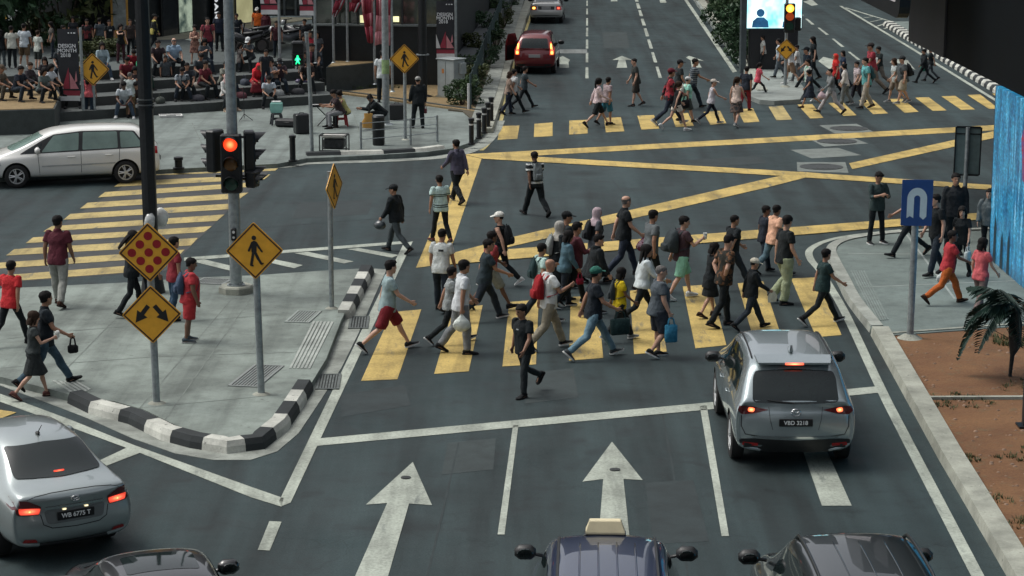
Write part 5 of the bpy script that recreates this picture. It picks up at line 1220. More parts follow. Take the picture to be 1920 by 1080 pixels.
def glow(name, col, s, mul=(0, 1, 1)):
    key = (name, s)
    if key in _M: return _M[key]
    m, nt, b = node_mat(name); b.inputs['Base Color'].default_value = (*[min(1, x * .4) for x in col], 1)
    sub_ = N(nt, 'ShaderNodeVectorMath', operation='SUBTRACT'); sub_.inputs[1].default_value = (.5, .5, .5); nt.links.new(coords(nt, 'Generated'), sub_.inputs[0])
    ml = N(nt, 'ShaderNodeVectorMath', operation='MULTIPLY'); ml.inputs[1].default_value = mul; nt.links.new(sub_.outputs[0], ml.inputs[0])
    ln = N(nt, 'ShaderNodeVectorMath', operation='LENGTH'); nt.links.new(ml.outputs[0], ln.inputs[0])
    hot = tuple(min(1, x + .22 * (1 if i == 1 else .35)) for i, x in enumerate(col))
    c = ramp(nt, ln.outputs['Value'], [(.06, hot), (.30, col), (.52, tuple(x * .42 for x in col))])
    nt.links.new(c, b.inputs['Emission Color']); b.inputs['Emission Strength'].default_value = s; b.inputs['Roughness'].default_value = .2
    _M[key] = m; return m
G_RED = glow('lit_red_lens', (1, .09, .05), 1.3); G_REDH = glow('lit_brake_lens', (1, .16, .06), 2.6); G_AMB = glow('lit_amber_lens', (1, .5, .08), 3.2); G_WRM = glow('lit_plate_lamp', (1, .85, .5), 1.5)
class Car:
    """profile stations: (x from the rear, bottom, half width, belt height, half width at belt, half width of roof, top, crown); x grows forward, rear at 0"""
    def __init__(s, kind, stations, L, wheels, r, label, loc, yaw, paint, cat='car', group=None, well=True, rearoff=None, bulge=.09):
        s.root = thing(kind, label, cat, (0, 0, 0), 0, group); s.L = L; s.paint = paint
        mb = MB(); rows = 9
        ro = rearoff or [.05, .0, .0, .03, .05, .06, .07, .08, .08]
        S = []
        for i, (x, zb, w, zbelt, wb, wt, zt, cr) in enumerate(stations):
            zl = zb + (zbelt - zb) * .22
            half = [(w * .84, zb), (w * .965, zl), (w, zb + (zbelt - zb) * .55), (w * .985, zbelt - .05), (wb, zbelt),
                    (wb + (wt - wb) * .8, zbelt + (zt - zbelt) * .78), (wt * .93, zt - .012), (wt * .5, zt + cr * .75), (0, zt + cr)]
            ring = []
            for j, (y, z) in enumerate(half):
                xx = x
                if i == 0: xx = x + ro[j] + bulge * (abs(y) / w) ** 3
                if i == len(stations) - 1: xx = x - .16 * (abs(y) / w) ** 3 - (.06 if j in (0, 5, 6, 7, 8) else 0)
                ring.append(Vector((xx, y, z)))
            S.append(ring + [Vector((p.x, -p.y, p.z)) for p in ring[-2::-1]])
        n = len(S[0]); base = 0
        for ring in S: mb.v += [tuple(p) for p in ring]
        for k in range(len(S) - 1):
            for i in range(n - 1):
                mb.f.append((k * n + i, (k + 1) * n + i, (k + 1) * n + i + 1, k * n + i + 1)); mb.m.append(0)
            mb.f.append((k * n + n - 1, (k + 1) * n + n - 1, (k + 1) * n, k * n)); mb.m.append(1)
        for k0 in (0, len(S) - 1):          # end faces, laddered
            R_ = S[k0]; st = stations[k0]; w = st[2]; b0 = k0 * n
            ys = [R_[j].y for j in (5, 6, 7, 8)] ; ys = ys + [-y for y in ys[2::-1]]
            prev = None
            for j in range(5):
                row = [b0 + j]
                for y in ys:
                    yy = y * (R_[j].y / R_[4].y if j < 4 else 1)
                    xx = R_[j].x - (bulge * ((abs(R_[j].y) / w) ** 3 - (abs(yy) / w) ** 3) if k0 == 0 else -.16 * ((abs(R_[j].y) / w) ** 3 - (abs(yy) / w) ** 3))
                    mb.v.append((xx, yy, R_[j].z)); row.append(len(mb.v) - 1)
                row.append(b0 + n - 1 - j)
                if prev:
                    for q in range(8): mb.f.append((prev[q], row[q], row[q + 1], prev[q + 1])); mb.m.append(0)
                else:
                    first = row
                prev = row
            top = [b0 + j for j in range(5, n - 5)]
            for q in range(6): mb.f.append((prev[q + 1], top[q], top[q + 1], prev[q + 2])); mb.m.append(0)
            mb.f.append((prev[0], top[0], prev[1])); mb.m.append(0); mb.f.append((prev[7], top[6], prev[8])); mb.m.append(0)
            mb.f.append(tuple(first)); mb.m.append(1)
        me = mb.mesh('body')
        o = bpy.data.objects.new('t', me); COL.objects.link(o)
        sm = o.modifiers.new('s', 'SUBSURF'); sm.levels = 2; sm.render_levels = 2
        cut = None
        me.materials.append(paint); me.materials.append(TRIM)
        if well:
            cb = MB()
            for x in wheels:
                for sgn in (1, -1):
                    w = max(q[2] for q in stations)
                    p = Vector((x, sgn * (w - .24), r)); cb.tube([p, p + Vector((0, sgn * .5, 0))], r + .055, 28, 0)
            cm = cb.mesh('c'); cm.materials.append(TRIM); cut = bpy.data.objects.new('c', cm); COL.objects.link(cut)
            bo = o.modifiers.new('b', 'BOOLEAN'); bo.object = cut; bo.operation = 'DIFFERENCE'; bo.solver = 'EXACT'; bo.material_mode = 'TRANSFER'
        dg = bpy.context.evaluated_depsgraph_get()
        bm_ = bpy.data.meshes.new_from_object(o.evaluated_get(dg)); bm_.name = 'body'
        bpy.data.objects.remove(o)
        if cut: bpy.data.objects.remove(cut)
        bm_.polygons.foreach_set('use_smooth', [True] * len(bm_.polygons)); bm_.set_sharp_from_angle(angle=R(40))
        s.body = place('body', bm_, None, s.root)
        s.bvh = BVHTree.FromPolygons([v.co for v in bm_.vertices], [p.vertices[:] for p in bm_.polygons])
        s.W = max(q[2] for q in stations)
        for x in wheels:
            for sgn in (1, -1): s.wheel(x, sgn * (s.W - .115), r, sgn)
        s.root.location = loc; s.root.rotation_euler = (0, 0, yaw)
    def wheel(s, x, y, r, sgn):
        t = MB(); n = 28; prof = [(-.10, r * .66), (-.105, r * .85), (-.085, r * .97), (0, r), (.085, r * .97), (.105, r * .85), (.10, r * .66), (.06, r * .64), (-.06, r * .64)]
        rings = [[Vector((x + q * math.cos(2 * math.pi * i / n), y + d, r + q * math.sin(2 * math.pi * i / n))) for i in range(n)] for d, q in prof]
        t.rings(rings + [rings[0]], cap0=False, cap1=False)
        w = t.build('wheel', RUB, s.root, 50)
        m = MB(); yo = y + sgn * .075; C_ = Vector((x, yo, r))
        m.rings([[C_ + Vector((q * math.cos(2 * math.pi * i / n), d * sgn, q * math.sin(2 * math.pi * i / n))) for i in range(n)] for d, q in ((-.03, r * .64), (.022, r * .655), (.022, r * .60), (-.05, r * .56))], cap0=False, cap1=False)
        m.cyl(C_ + Vector((0, 0, 0)), .001, .001, 6)
        for k in range(5):
            for e in (-.15, .15):
                a = 2 * math.pi * k / 5 + e; d = Vector((math.cos(a), 0, math.sin(a)))
                m.tube([C_ + d * .04 + Vector((0, sgn * .02, 0)), C_ + d * r * .61 + Vector((0, sgn * .006, 0))], [(.018, .02), (.016, .014)], 6)
        m.tube([C_ - Vector((0, sgn * .01, 0)), C_ + Vector((0, sgn * .035, 0))], .055, 12)
        m.build('rim', ALLOY, w, 50)
        d = MB(); d.tube([C_ - Vector((0, sgn * .06, 0)), C_ - Vector((0, sgn * .052, 0))], r * .63, 24); d.build('brake_disc', TRIM, w)
    def hit(s, o, d):
        p = s.bvh.ray_cast(Vector(o), Vector(d))
        return p[0], p[1]
    def patch(s, name, poly, axis, m, off=.004, step=.07, parent=None, round_=.0, at_=None, thick=0.0):
        """outline in the plane facing AXIS laid onto the body. axis 'rear': (y,z), 'side+'/'side-': (x,z), 'top': (x,y), 'front': (y,z)"""
        if round_ > 0: poly = rounded(poly, round_)
        xs = [p[0] for p in poly]; ys = [p[1] for p in poly]
        bm = bmesh.new()
        f = bm.faces.new([bm.verts.new((p[0], p[1], 0)) for p in poly])
        for ax, lo, hi in ((0, min(xs), max(xs)), (1, min(ys), max(ys))):
            k = max(1, int((hi - lo) / step))
            for i in range(1, k):
                c = lo + (hi - lo) * i / k
                bmesh.ops.bisect_plane(bm, geom=bm.verts[:] + bm.edges[:] + bm.faces[:], plane_co=(c, 0, 0) if ax == 0 else (0, c, 0), plane_no=(1, 0, 0) if ax == 0 else (0, 1, 0))
        bm.verts.ensure_lookup_table()
        last = None; miss = []
        for v in bm.verts:
            a, b = v.co.x, v.co.y
            if axis == 'rear': o, d = (-3, a, b), (1, 0, 0)
            elif axis == 'front': o, d = (s.L + 3, a, b), (-1, 0, 0)
            elif axis == 'side+': o, d = (a, 3, b), (0, -1, 0)
            elif axis == 'side-': o, d = (a, -3, b), (0, 1, 0)
            else: o, d = (a, b, 4), (0, 0, -1)
            h, nn = s.hit(o, d)
            if h is None: miss.append(v); continue
            if nn.dot(Vector(d)) > 0: nn = -nn
            last = h
            v.co = h + nn * off * .3 - Vector(d) * off
        if miss: bmesh.ops.delete(bm, geom=miss, context='VERTS')
        if thick > 0:
            dv = {'rear': (-1, 0, 0), 'front': (1, 0, 0), 'side+': (0, 1, 0), 'side-': (0, -1, 0), 'top': (0, 0, 1)}[axis]
            ex = bmesh.ops.extrude_face_region(bm, geom=bm.faces[:])
            for v in [g for g in ex['geom'] if isinstance(g, bmesh.types.BMVert)]: v.co += Vector(dv) * thick
        bmesh.ops.recalc_face_normals(bm, faces=bm.faces)
        dv = {'rear': Vector((-1, 0, 0)), 'front': Vector((1, 0, 0)), 'side+': Vector((0, 1, 0)), 'side-': Vector((0, -1, 0)), 'top': Vector((0, 0, 1))}[axis]
        if thick == 0 and sum(f.normal.dot(dv) * f.calc_area() for f in bm.faces) < 0:
            bmesh.ops.reverse_faces(bm, faces=bm.faces)
        me = bpy.data.meshes.new(name); bm.to_mesh(me); bm.free()
        me.polygons.foreach_set('use_smooth', [True] * len(me.polygons)); me.set_sharp_from_angle(angle=R(45))
        return place(name, me, m, parent if parent is not None else s.root)
    def both(s, name, poly, axis, m, **k):
        """mirrored pair"""
        if axis in ('rear', 'front', 'top'):
            q = [(-a, b) for a, b in poly] if axis != 'top' else [(a, -b) for a, b in poly]
            return s.patch(name, poly, axis, m, **k), s.patch(name, q, axis, m, **k)
        return s.patch(name, poly, 'side+', m, **k), s.patch(name, poly, 'side-', m, **k)
    def seam(s, line, axis, w=.012, m=None, name='panel_gap', off=.002, parent=None):
        mb = MB(); prev = None
        pts = resample([Vector((a, b, 0)) for a, b in line], .06); V = []
        for i, p in enumerate(pts):
            t = pts[min(i + 1, len(pts) - 1)] - pts[max(0, i - 1)]; t.normalize(); nrm = Vector((-t.y, t.x, 0)) * w / 2
            for q in (p + nrm, p - nrm):
                if axis == 'rear': o, d = (-3, q.x, q.y), (1, 0, 0)
                elif axis == 'side+': o, d = (q.x, 3, q.y), (0, -1, 0)
                elif axis == 'side-': o, d = (q.x, -3, q.y), (0, 1, 0)
                else: o, d = (q.x, q.y, 4), (0, 0, -1)
                h, nn = s.hit(o, d)
                if h is None: h = V[-1] if V else Vector((0, 0, 0)); d = (0, 0, 0)
                V.append(h - Vector(d) * off)
        mb.v = [tuple(v) for v in V]
        for i in range(len(pts) - 1): mb.f.append((2 * i, 2 * i + 1, 2 * i + 3, 2 * i + 2)); mb.m.append(0)
        return mb.build(name, m or SEAM, parent or s.root)
    def mirror(s, x, z, y=None, m=None, glass=True):
        for sgn in (1, -1):
            yy = (y or s.W) + .10
            mb = MB(); mb.box((x, sgn * yy, z), (.15, .25, .17), bev=.05); mb.tube([(x + .03, sgn * (yy - .2), z - .05), (x + .02, sgn * (yy - .05), z - .02)], [(.035, .02), (.03, .02)], 8)
            o = mb.build('wing_mirror', m or s.paint, s.root, True)
            g_ = MB(); g_.rings([[Vector((x - .055 - .02 * (e == 0), sgn * yy + .098 * math.cos(t) * f, z + .062 * math.sin(t) * f)) for t in np.linspace(0, 2 * math.pi, 12, endpoint=False)] for e, f in ((0, .9), (1, 1.0))])
            g_.build('mirror_glass', GLASS, o)
    def handle(s, x, z, m=None):
        for sgn, ax in ((1, 'side+'), (-1, 'side-')):
            h, n = s.hit((x, sgn * 3, z), (0, -sgn, 0))
            mb = MB(); mb.tube([h + Vector((-.10, 0, 0)), h + Vector((-.07, sgn * .025, .005)), h + Vector((.07, sgn * .025, .008)), h + Vector((.10, 0, .005))], [(.014, .01)] * 4, 8)
            mb.build('door_handle', m or s.paint, s.root, True)
    def plate(s, z, text, w=.52, h=.125, y=0.0, axis='rear', space=1.0, size=.088):
        p, n = s.hit((-3, y, z), (1, 0, 0))
        mb = MB(); mb.box(p + Vector((-.014, 0, 0)), (.02, w, h), bev=.004)
        pl = mb.build('number_plate', PLATE, s.root)
        if text:
            o = place('lettering', text_mesh(text, size, .003, space, .0016), PLW, pl)
            o.matrix_local = Matrix.Translation(p + Vector((-.0265, y, -.004))) @ Matrix(((0, 0, -1, 0), (-1, 0, 0, 0), (0, 1, 0, 0), (0, 0, 0, 1)))
        return pl
def rounded(poly, r, n=4):
    out = []
    k = len(poly)
    for i in range(k):
        p0, p1, p2 = Vector(poly[i - 1]), Vector(poly[i]), Vector(poly[(i + 1) % k])
        a = (p0 - p1); b = (p2 - p1); rr = min(r, a.length * .45, b.length * .45)
        A = p1 + a.normalized() * rr; B = p1 + b.normalized() * rr
        for q in range(n + 1):
            t = q / n
            out.append(tuple((1 - t) ** 2 * A + 2 * t * (1 - t) * p1 + t * t * B))
    return out
def sedan_st(L=4.41, W=.85, Hh=1.475, trunk=1.03):
    return [(0, .32, W * .93, .80, W * .86, W * .82, trunk - .08, .01), (.10, .25, W * .97, .86, W * .90, W * .86, trunk - .01, .015), (.42, .22, W, .90, W * .93, W * .86, trunk + .02, .018), (.62, .21, W, .92, W * .93, W * .80, trunk + .07, .02), (1.02, .20, W, .93, W * .93, W * .67, Hh - .15, .03), (1.25, .2, W, .93, W * .93, W * .65, Hh - .04, .035), (1.8, .2, W, .92, W * .93, W * .67, Hh, .04), (2.35, .2, W, .91, W * .93, W * .68, Hh - .02, .04), (2.62, .2, W, .90, W * .92, W * .70, Hh - .12, .035), (3.35, .2, W, .87, W * .9, W * .80, .98, .03), (3.9, .22, W * .98, .80, W * .86, W * .74, .88, .03), (4.25, .24, W * .93, .70, W * .84, W * .70, .77, .02), (L, .30, W * .84, .58, W * .76, W * .6, .64, .01)]
def suv_st(L=4.55, W=.92, Hh=1.67):
    return [(0, .34, W * .92, .93, W * .86, W * .81, 1.02, .005), (.08, .28, W * .97, .98, W * .90, W * .83, 1.08, .012), (.2, .26, W * .99, 1.0, W * .92, W * .80, 1.20, .02), (.42, .25, W, 1.02, W * .935, W * .75, Hh - .17, .02), (.58, .24, W, 1.03, W * .94, W * .73, Hh - .06, .025), (1.2, .24, W, 1.03, W * .945, W * .74, Hh - .015, .03), (2.0, .24, W, 1.02, W * .945, W * .745, Hh, .03), (2.5, .24, W, 1.01, W * .94, W * .745, Hh - .03, .03), (2.78, .24, W, 1.0, W * .94, W * .72, Hh - .13, .03), (3.45, .25, W, .98, W * .92, W * .82, 1.14, .03), (4.05, .27, W * .985, .93, W * .88, W * .78, 1.04, .03), (4.38, .30, W * .94, .82, W * .84, W * .72, .90, .02), (L, .36, W * .85, .66, W * .76, W * .62, .73, .01)]
def mpv_st(L=4.6, W=.85, Hh=1.55, rear=.95, slope=.35):
    return [(0, .32, W * .93, rear - .08, W * .88, W * .84, rear, .005), (.07, .26, W * .97, rear - .04, W * .92, W * .86, rear + .08, .01), (.07 + slope * .4, .23, W, rear, W * .94, W * .80, rear + (Hh - rear) * .5, .02), (.07 + slope, .22, W, rear, W * .945, W * .73, Hh - .08, .03), (.07 + slope + .25, .21, W, rear, W * .945, W * .71, Hh - .02, .035), (1.5, .2, W, rear - .01, W * .945, W * .71, Hh, .035), (2.2, .2, W, rear - .02, W * .945, W * .715, Hh - .01, .035), (2.75, .2, W, rear - .04, W * .94, W * .73, Hh - .07, .035), (3.05, .2, W, rear - .05, W * .935, W * .75, Hh - .19, .03), (3.75, .21, W, rear - .09, W * .91, W * .82, rear + .02, .03), (4.2, .23, W * .97, rear - .15, W * .87, W * .76, rear - .08, .03), (4.45, .26, W * .92, rear - .25, W * .83, W * .7, rear - .18, .02), (L, .32, W * .82, rear - .36, W * .75, W * .6, rear - .30, .01)]
def carpos(px, py, yaw, rx=0.0):
    """ground point under the middle of the rear bumper"""
    return at(px, py, 0), yaw
P, Y = at(1490, 887), R(90 - 2.6 + 2.2)
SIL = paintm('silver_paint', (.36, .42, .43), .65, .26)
c = Car('crossover_car', suv_st(), 4.55, (.86, 3.56), .36, 'silver crossover seen from behind with its brake lamps lit, waiting at the stop line', 'x' and P, Y, SIL, bulge=.12, rearoff=[.06, .0, .0, .02, .05, .06, .06, .07, .07])
c.patch('rear_window', [(-.64, 1.10), (-.60, 1.06), (0, 1.04), (.60, 1.06), (.64, 1.10), (.62, 1.38), (.58, 1.47), (0, 1.50), (-.58, 1.47), (-.62, 1.38)], 'rear', GLASS, round_=.06)
c.both('side_window', [(.55, 1.12), (2.9, 1.08), (2.55, 1.50), (1.9, 1.56), (1.2, 1.55), (.85, 1.45)], 'side', GLASS, round_=.06)
c.patch('windscreen', [(-.66, 1.2), (.66, 1.2), (.58, 1.52), (-.58, 1.52)], 'front', GLASS, round_=.08)
for sgn in (1, -1):
    t = c.patch('tail_lamp', [(sgn * q, z) for q, z in ((.40, .955), (.62, .995), (.83, 1.01), (.86, .94), (.80, .875), (.62, .895))], 'rear', LAMPD, off=.008, round_=.02, step=.04)
    c.patch('lit_lamp', [(sgn * q, z) for q, z in ((.60, .975), (.70, .99), (.71, .92), (.62, .915))], 'rear', G_REDH, off=.014, round_=.03, step=.04, parent=t)
    c.patch('reflector', [(sgn * q, z) for q, z in ((.55, .40), (.78, .41), (.78, .46), (.55, .45))], 'rear', LAMPR, off=.008)
    c.seam([(sgn * .80, .86), (sgn * .80, .70), (sgn * .74, .58), (sgn * .5, .55), (0, .545)], 'rear', .014)
    c.seam([(sgn * .40, 1.0), (sgn * .38, .82), (sgn * .34, .66)], 'rear', .008)
c.patch('lower_bumper', [(-.80, .30), (.80, .30), (.83, .50), (.62, .52), (0, .50), (-.62, .52), (-.83, .50)], 'rear', TRIM, off=.006, round_=.03)
c.patch('bumper_trim', [(-.6, .53), (.6, .53), (.66, .56), (-.66, .56)], 'rear', CHROME, off=.01)
c.plate(.775, 'VBD 3218', .50, .115, size=.085)
p, _ = c.hit((-3, 0, .92), (1, 0, 0))
mb = MB()
mb.tube([p + Vector((-.016, .068 * math.cos(t), .052 * math.sin(t))) for t in np.linspace(0, 2 * math.pi, 25)], .0085, 6)
for sgn in (1, -1): mb.tube([p + Vector((-.02, sgn * .062, .022)), p + Vector((-.024, sgn * .03, .008)), p + Vector((-.024, 0, -.012))], [.006, .009, .006], 6)
mb.build('emblem', CHROME, c.root, True)
mb = MB(); mb.rings([[Vector((x, y * k, z)) for y in (-.56, -.3, 0, .3, .56)] + [Vector((x, y * k, z - .028)) for y in (.56, .3, 0, -.3, -.56)] for x, k, z in ((.66, 1.02, 1.665), (.5, 1.0, 1.640), (.36, .96, 1.605))])
sp = mb.build('spoiler', SIL, c.root, 40)
mb = MB(); mb.box((.352, 0, 1.588), (.02, .28, .035), bev=.008); mb.build('high_brake_lamp', glow('lit_high_lamp', (1, .12, .06), 3.0), sp)
mb = MB(); mb.tube([(.40, .0, 1.10), (.28, -.22, 1.13), (.22, -.38, 1.14)], [.012, .012, .008], 6); h, n = c.hit((-3, .05, 1.08), (1, 0, 0))
mb = MB(); mb.tube([Vector((c.hit((-3, y, z), (1, 0, 0))[0].x - .02, y, z)) for y, z in ((.02, 1.06), (.2, 1.075), (.42, 1.10))], [.014, .012, .008], 6); mb.build('rear_wiper', TRIM, c.root)
mb = MB(); mb.rings([[Vector((x, y, 1.70 + dz)) for y, dz in ((-.03, -.03), (.03, -.03), (.012, hh), (-.012, hh))] for x, hh in ((.80, .075), (.92, .05), (1.06, 0))]); mb.build('shark_fin_antenna', SIL, c.root, 40)
for sgn in (1, -1):
    mb = MB(); pts = [c.hit((x, sgn * .60, 4), (0, 0, -1))[0] + Vector((0, 0, .012)) for x in np.linspace(.75, 2.6, 9)]; mb.tube(pts, [(.014, .016)] * 9, 6); mb.build('roof_strip', TRIM, c.root)
for ax in ('side+', 'side-'):
    c.seam([(1.15, .5), (1.15, 1.04)], ax); c.seam([(2.1, .35), (2.1, 1.04)], ax); c.seam([(3.2, .35), (3.25, 1.0)], ax)
    c.patch('sill_trim', [(1.25, .26), (3.15, .26), (3.15, .42), (1.25, .42)], ax, TRIM, off=.006)
c.mirror(2.95, 1.10, .90, TRIM); c.handle(1.35, .94); c.handle(2.35, .93)
P, Y = at(143, 962, .70), R(122); P.z = 0
SIL2 = paintm('grey_silver_paint', (.37, .42, .415), .65, .28)
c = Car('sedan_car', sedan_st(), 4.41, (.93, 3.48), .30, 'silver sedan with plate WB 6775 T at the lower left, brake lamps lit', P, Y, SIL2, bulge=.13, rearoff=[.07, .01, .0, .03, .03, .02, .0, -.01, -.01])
c.patch('rear_window', [(-.60, 1.10), (0, 1.085), (.60, 1.10), (.52, 1.385), (0, 1.405), (-.52, 1.385)], 'rear', GLASS, round_=.05, off=.016, step=.05)
c.both('side_window', [(.98, 1.02), (3.0, .97), (2.45, 1.33), (1.8, 1.375), (1.35, 1.33)], 'side', GLASS, round_=.05)
c.patch('windscreen', [(-.60, 1.03), (.60, 1.03), (.53, 1.34), (-.53, 1.34)], 'front', GLASS, round_=.07)
for sgn in (1, -1):
    t = c.patch('tail_lamp', [(sgn * q, z) for q, z in ((.45, .845), (.62, .935), (.80, .955), (.81, .84), (.74, .745), (.48, .735))], 'rear', LAMPD, off=.008, round_=.02, step=.04)
    c.patch('lit_lamp', [(sgn * q, z) for q, z in ((.46, .825), (.74, .845), (.72, .755), (.48, .745))], 'rear', G_RED, off=.013, round_=.02, step=.04, parent=t)
    c.patch('bulb_glow', [(sgn * q, z) for q, z in ((.57, .81), (.63, .815), (.62, .77), (.58, .77))], 'rear', G_REDH, off=.018, round_=.02, step=.04, parent=t)
    c.patch('reflector', [(sgn * q, z) for q, z in ((.50, .36), (.70, .37), (.68, .42), (.53, .41))], 'rear', LAMPR, off=.008, round_=.02)
    c.seam([(sgn * .46, .735), (sgn * .43, .60), (sgn * .32, .545), (0, .53)], 'rear', .012); c.seam([(sgn * .63, .945), (sgn * .52, .98), (sgn * .3, 1.0), (0, 1.005)], 'rear', .008)
c.patch('plate_recess_shade', [(-.42, .78), (.42, .78), (.38, .60), (-.38, .60)], 'rear', paintm('shaded_silver', (.17, .19, .19), .5, .35), off=.003, round_=.05)  # flat patch; the shade of the recess is put into a darker silver
c.patch('garnish', [(-.40, .795), (.40, .795), (.40, .825), (-.40, .825)], 'rear', CHROME, off=.012, round_=.01)
c.plate(.695, 'WB 6775 T', .50, .115, size=.083)
p, _ = c.hit((-3, 0, .905), (1, 0, 0)); mb = MB()
mb.tube([p + Vector((-.014, .055 * math.cos(t), .036 * math.sin(t))) for t in np.linspace(0, 2 * math.pi, 21)], .006, 6); mb.tube([p + Vector((-.016, .022 * math.cos(t), .034 * math.sin(t))) for t in np.linspace(0, 2 * math.pi, 17)], .005, 6); mb.tube([p + Vector((-.016, .04 * math.cos(t), .014 + .018 * math.sin(t))) for t in np.linspace(0, 2 * math.pi, 17)], .005, 6)
mb.build('emblem', CHROME, c.root, True)
for y in (-.30, .30):
    mb = MB(); pp, _ = c.hit((-3, y * .5, .775), (1, 0, 0)); mb.box(pp + Vector((-.012, 0, 0)), (.02, .05, .018)); mb.build('plate_lamp', G_WRM, c.root)
pp, _ = c.hit((-3, .0, 1.12), (1, 0, 0)); mb = MB(); mb.box(pp + Vector((-.012, 0, .01)), (.02, .15, .035), bev=.008); mb.build('high_brake_lamp', G_RED, c.root)
mb = MB(); mb.ell((1.33, 0, 1.475), (.05, .03, .02), 10, 6); mb.tube([(1.32, 0, 1.48), (1.16, 0, 1.62)], [.008, .004], 6); mb.build('roof_antenna', TRIM, c.root)
c.mirror(2.75, 1.03, .82); c.handle(1.5, .86); c.handle(2.4, .85)
for ax in ('side+', 'side-'): c.seam([(1.25, .5), (1.2, .95)], ax); c.seam([(2.05, .32), (2.02, .95)], ax); c.seam([(3.05, .32), (3.1, .9)], ax)
P = at(282, 1032, 1.40); P.z = 0; Y = R(108); M3 = Matrix.Rotation(Y, 3, 'Z')
BKP = paintm('black_paint', (.006, .007, .008), 0, .3)
c = Car('sedan_car', sedan_st(4.5, .86, 1.46), 4.5, (.93, 3.55), .30, 'black sedan cut off by the bottom edge, only its roof and one mirror showing', P - M3 @ Vector((2.5, 0, 0)), Y, BKP, bulge=.12)
c.patch('rear_window', [(-.60, 1.10), (.60, 1.10), (.52, 1.37), (-.52, 1.37)], 'rear', GLASS, round_=.05); c.both('side_window', [(.98, 1.02), (3.0, .97), (2.45, 1.32), (1.8, 1.36), (1.35, 1.32)], 'side', GLASS, round_=.05)
c.patch('windscreen', [(-.60, 1.03), (.60, 1.03), (.53, 1.33), (-.53, 1.33)], 'front', GLASS, round_=.07)
c.patch('sunroof', [(1.55, -.40), (2.15, -.40), (2.15, .40), (1.55, .40)], 'top', GLASS, off=.003, round_=.06)
c.mirror(2.75, 1.03, .83); 
P = at(1138, 985, 1.74); P.z = 0; Y = R(90 - 2.0); M3 = Matrix.Rotation(Y, 3, 'Z')
NVP = paintm('navy_paint', (.010, .020, .055), 0, .3)
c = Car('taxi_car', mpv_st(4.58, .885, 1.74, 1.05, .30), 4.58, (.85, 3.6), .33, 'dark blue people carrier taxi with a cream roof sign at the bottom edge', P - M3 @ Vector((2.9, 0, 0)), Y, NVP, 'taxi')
c.both('side_window', [(.45, 1.10), (3.3, 1.05), (2.75, 1.50), (1.8, 1.62), (.7, 1.58)], 'side', GLASS, round_=.06); c.patch('windscreen', [(-.68, 1.15), (.68, 1.15), (.60, 1.56), (-.60, 1.56)], 'front', GLASS, round_=.07)
c.patch('rear_window', [(-.64, 1.12), (.64, 1.12), (.56, 1.55), (-.56, 1.55)], 'rear', GLASS, round_=.06)
for y in (-.30, -.10, .10, .30):
    mb = MB(); pts = [c.hit((x, y, 4), (0, 0, -1))[0] + Vector((0, 0, -.004)) for x in np.linspace(.75, 2.25, 8)]; mb.tube(pts, [(.012, .010)] * 8, 8, ref=(0, 1, 0)); mb.build('roof_rib', NVP, c.root, True)
for sgn in (1, -1):
    mb = MB(); pts = [c.hit((x, sgn * .53, 4), (0, 0, -1))[0] + Vector((0, 0, .004)) for x in np.linspace(.6, 2.8, 12)]; mb.tube(pts, [(.018, .01)] * 12, 6); mb.build('roof_channel', TRIM, c.root)
mb = MB(); q = c.hit((2.72, .02, 4), (0, 0, -1))[0]
mb.rings([[q + Vector((sx * .085 * k, sy * .215 * k2, z)) for sx, sy in ((-1, -1), (1, -1), (1, 1), (-1, 1))] for z, k, k2 in ((.03, 1.0, 1.0), (.05, 1.02, 1.01), (.11, .8, .9), (.165, .6, .82), (.175, .5, .78))])
ts = mb.build('roof_sign', mat('cream_plastic', (.62, .55, .36), .45, 0, .08, 8), c.root); mb = MB(); mb.box(q + Vector((0, 0, .016)), (.17, .46, .026), bev=.008); mb.build('sign_base', TRIM, ts)
c.mirror(3.75, 1.14, .84, TRIM); c.handle(1.4, .98); c.handle(2.4, .97)
P = at(1590, 985, 1.76); P.z = 0; Y = R(90 + 1.5); M3 = Matrix.Rotation(Y, 3, 'Z')
BK2 = paintm('black_green_paint', (.008, .013, .014), 0, .3)
c = Car('off_roader_car', suv_st(4.75, .93, 1.76), 4.75, (.9, 3.65), .38, 'black off-roader with roof rails cut off by the bottom edge at right', P - M3 @ Vector((2.72, 0, 0)), Y, BK2)
c.both('side_window', [(.55, 1.12), (2.95, 1.08), (2.6, 1.56), (1.9, 1.64), (1.1, 1.62), (.8, 1.5)], 'side', GLASS, round_=.06); c.patch('windscreen', [(-.66, 1.2), (.66, 1.2), (.58, 1.6), (-.58, 1.6)], 'front', GLASS, round_=.08); c.patch('rear_window', [(-.62, 1.10), (.62, 1.10), (.54, 1.52), (-.54, 1.52)], 'rear', GLASS, round_=.06)
for sgn in (1, -1):
    mb = MB(); pts = [c.hit((x, sgn * .60, 4), (0, 0, -1))[0] + Vector((0, 0, .05 if 0 < i < 9 else .0)) for i, x in enumerate(np.linspace(.8, 2.6, 10))]; mb.tube(pts, [(.018, .022)] * 10, 8); mb.build('roof_rail', mat('dark_rail', (.05, .055, .055), .3, .8, .1, 8), c.root, True)
for y in (-.28, .0, .28):
    mb = MB(); pts = [c.hit((x, y, 4), (0, 0, -1))[0] + Vector((0, 0, -.004)) for x in np.linspace(.85, 2.1, 8)]; mb.tube(pts, [(.010, .009)] * 8, 8, ref=(0, 1, 0)); mb.build('roof_rib', BK2, c.root, True)
c.mirror(3.45, 1.16, .90, TRIM); c.handle(1.35, 1.0); c.handle(2.35, .98)
P, Y = at(1002, 140), R(90 - 4)
REDP = paintm('red_paint', (.15, .010, .013), .2, .3)
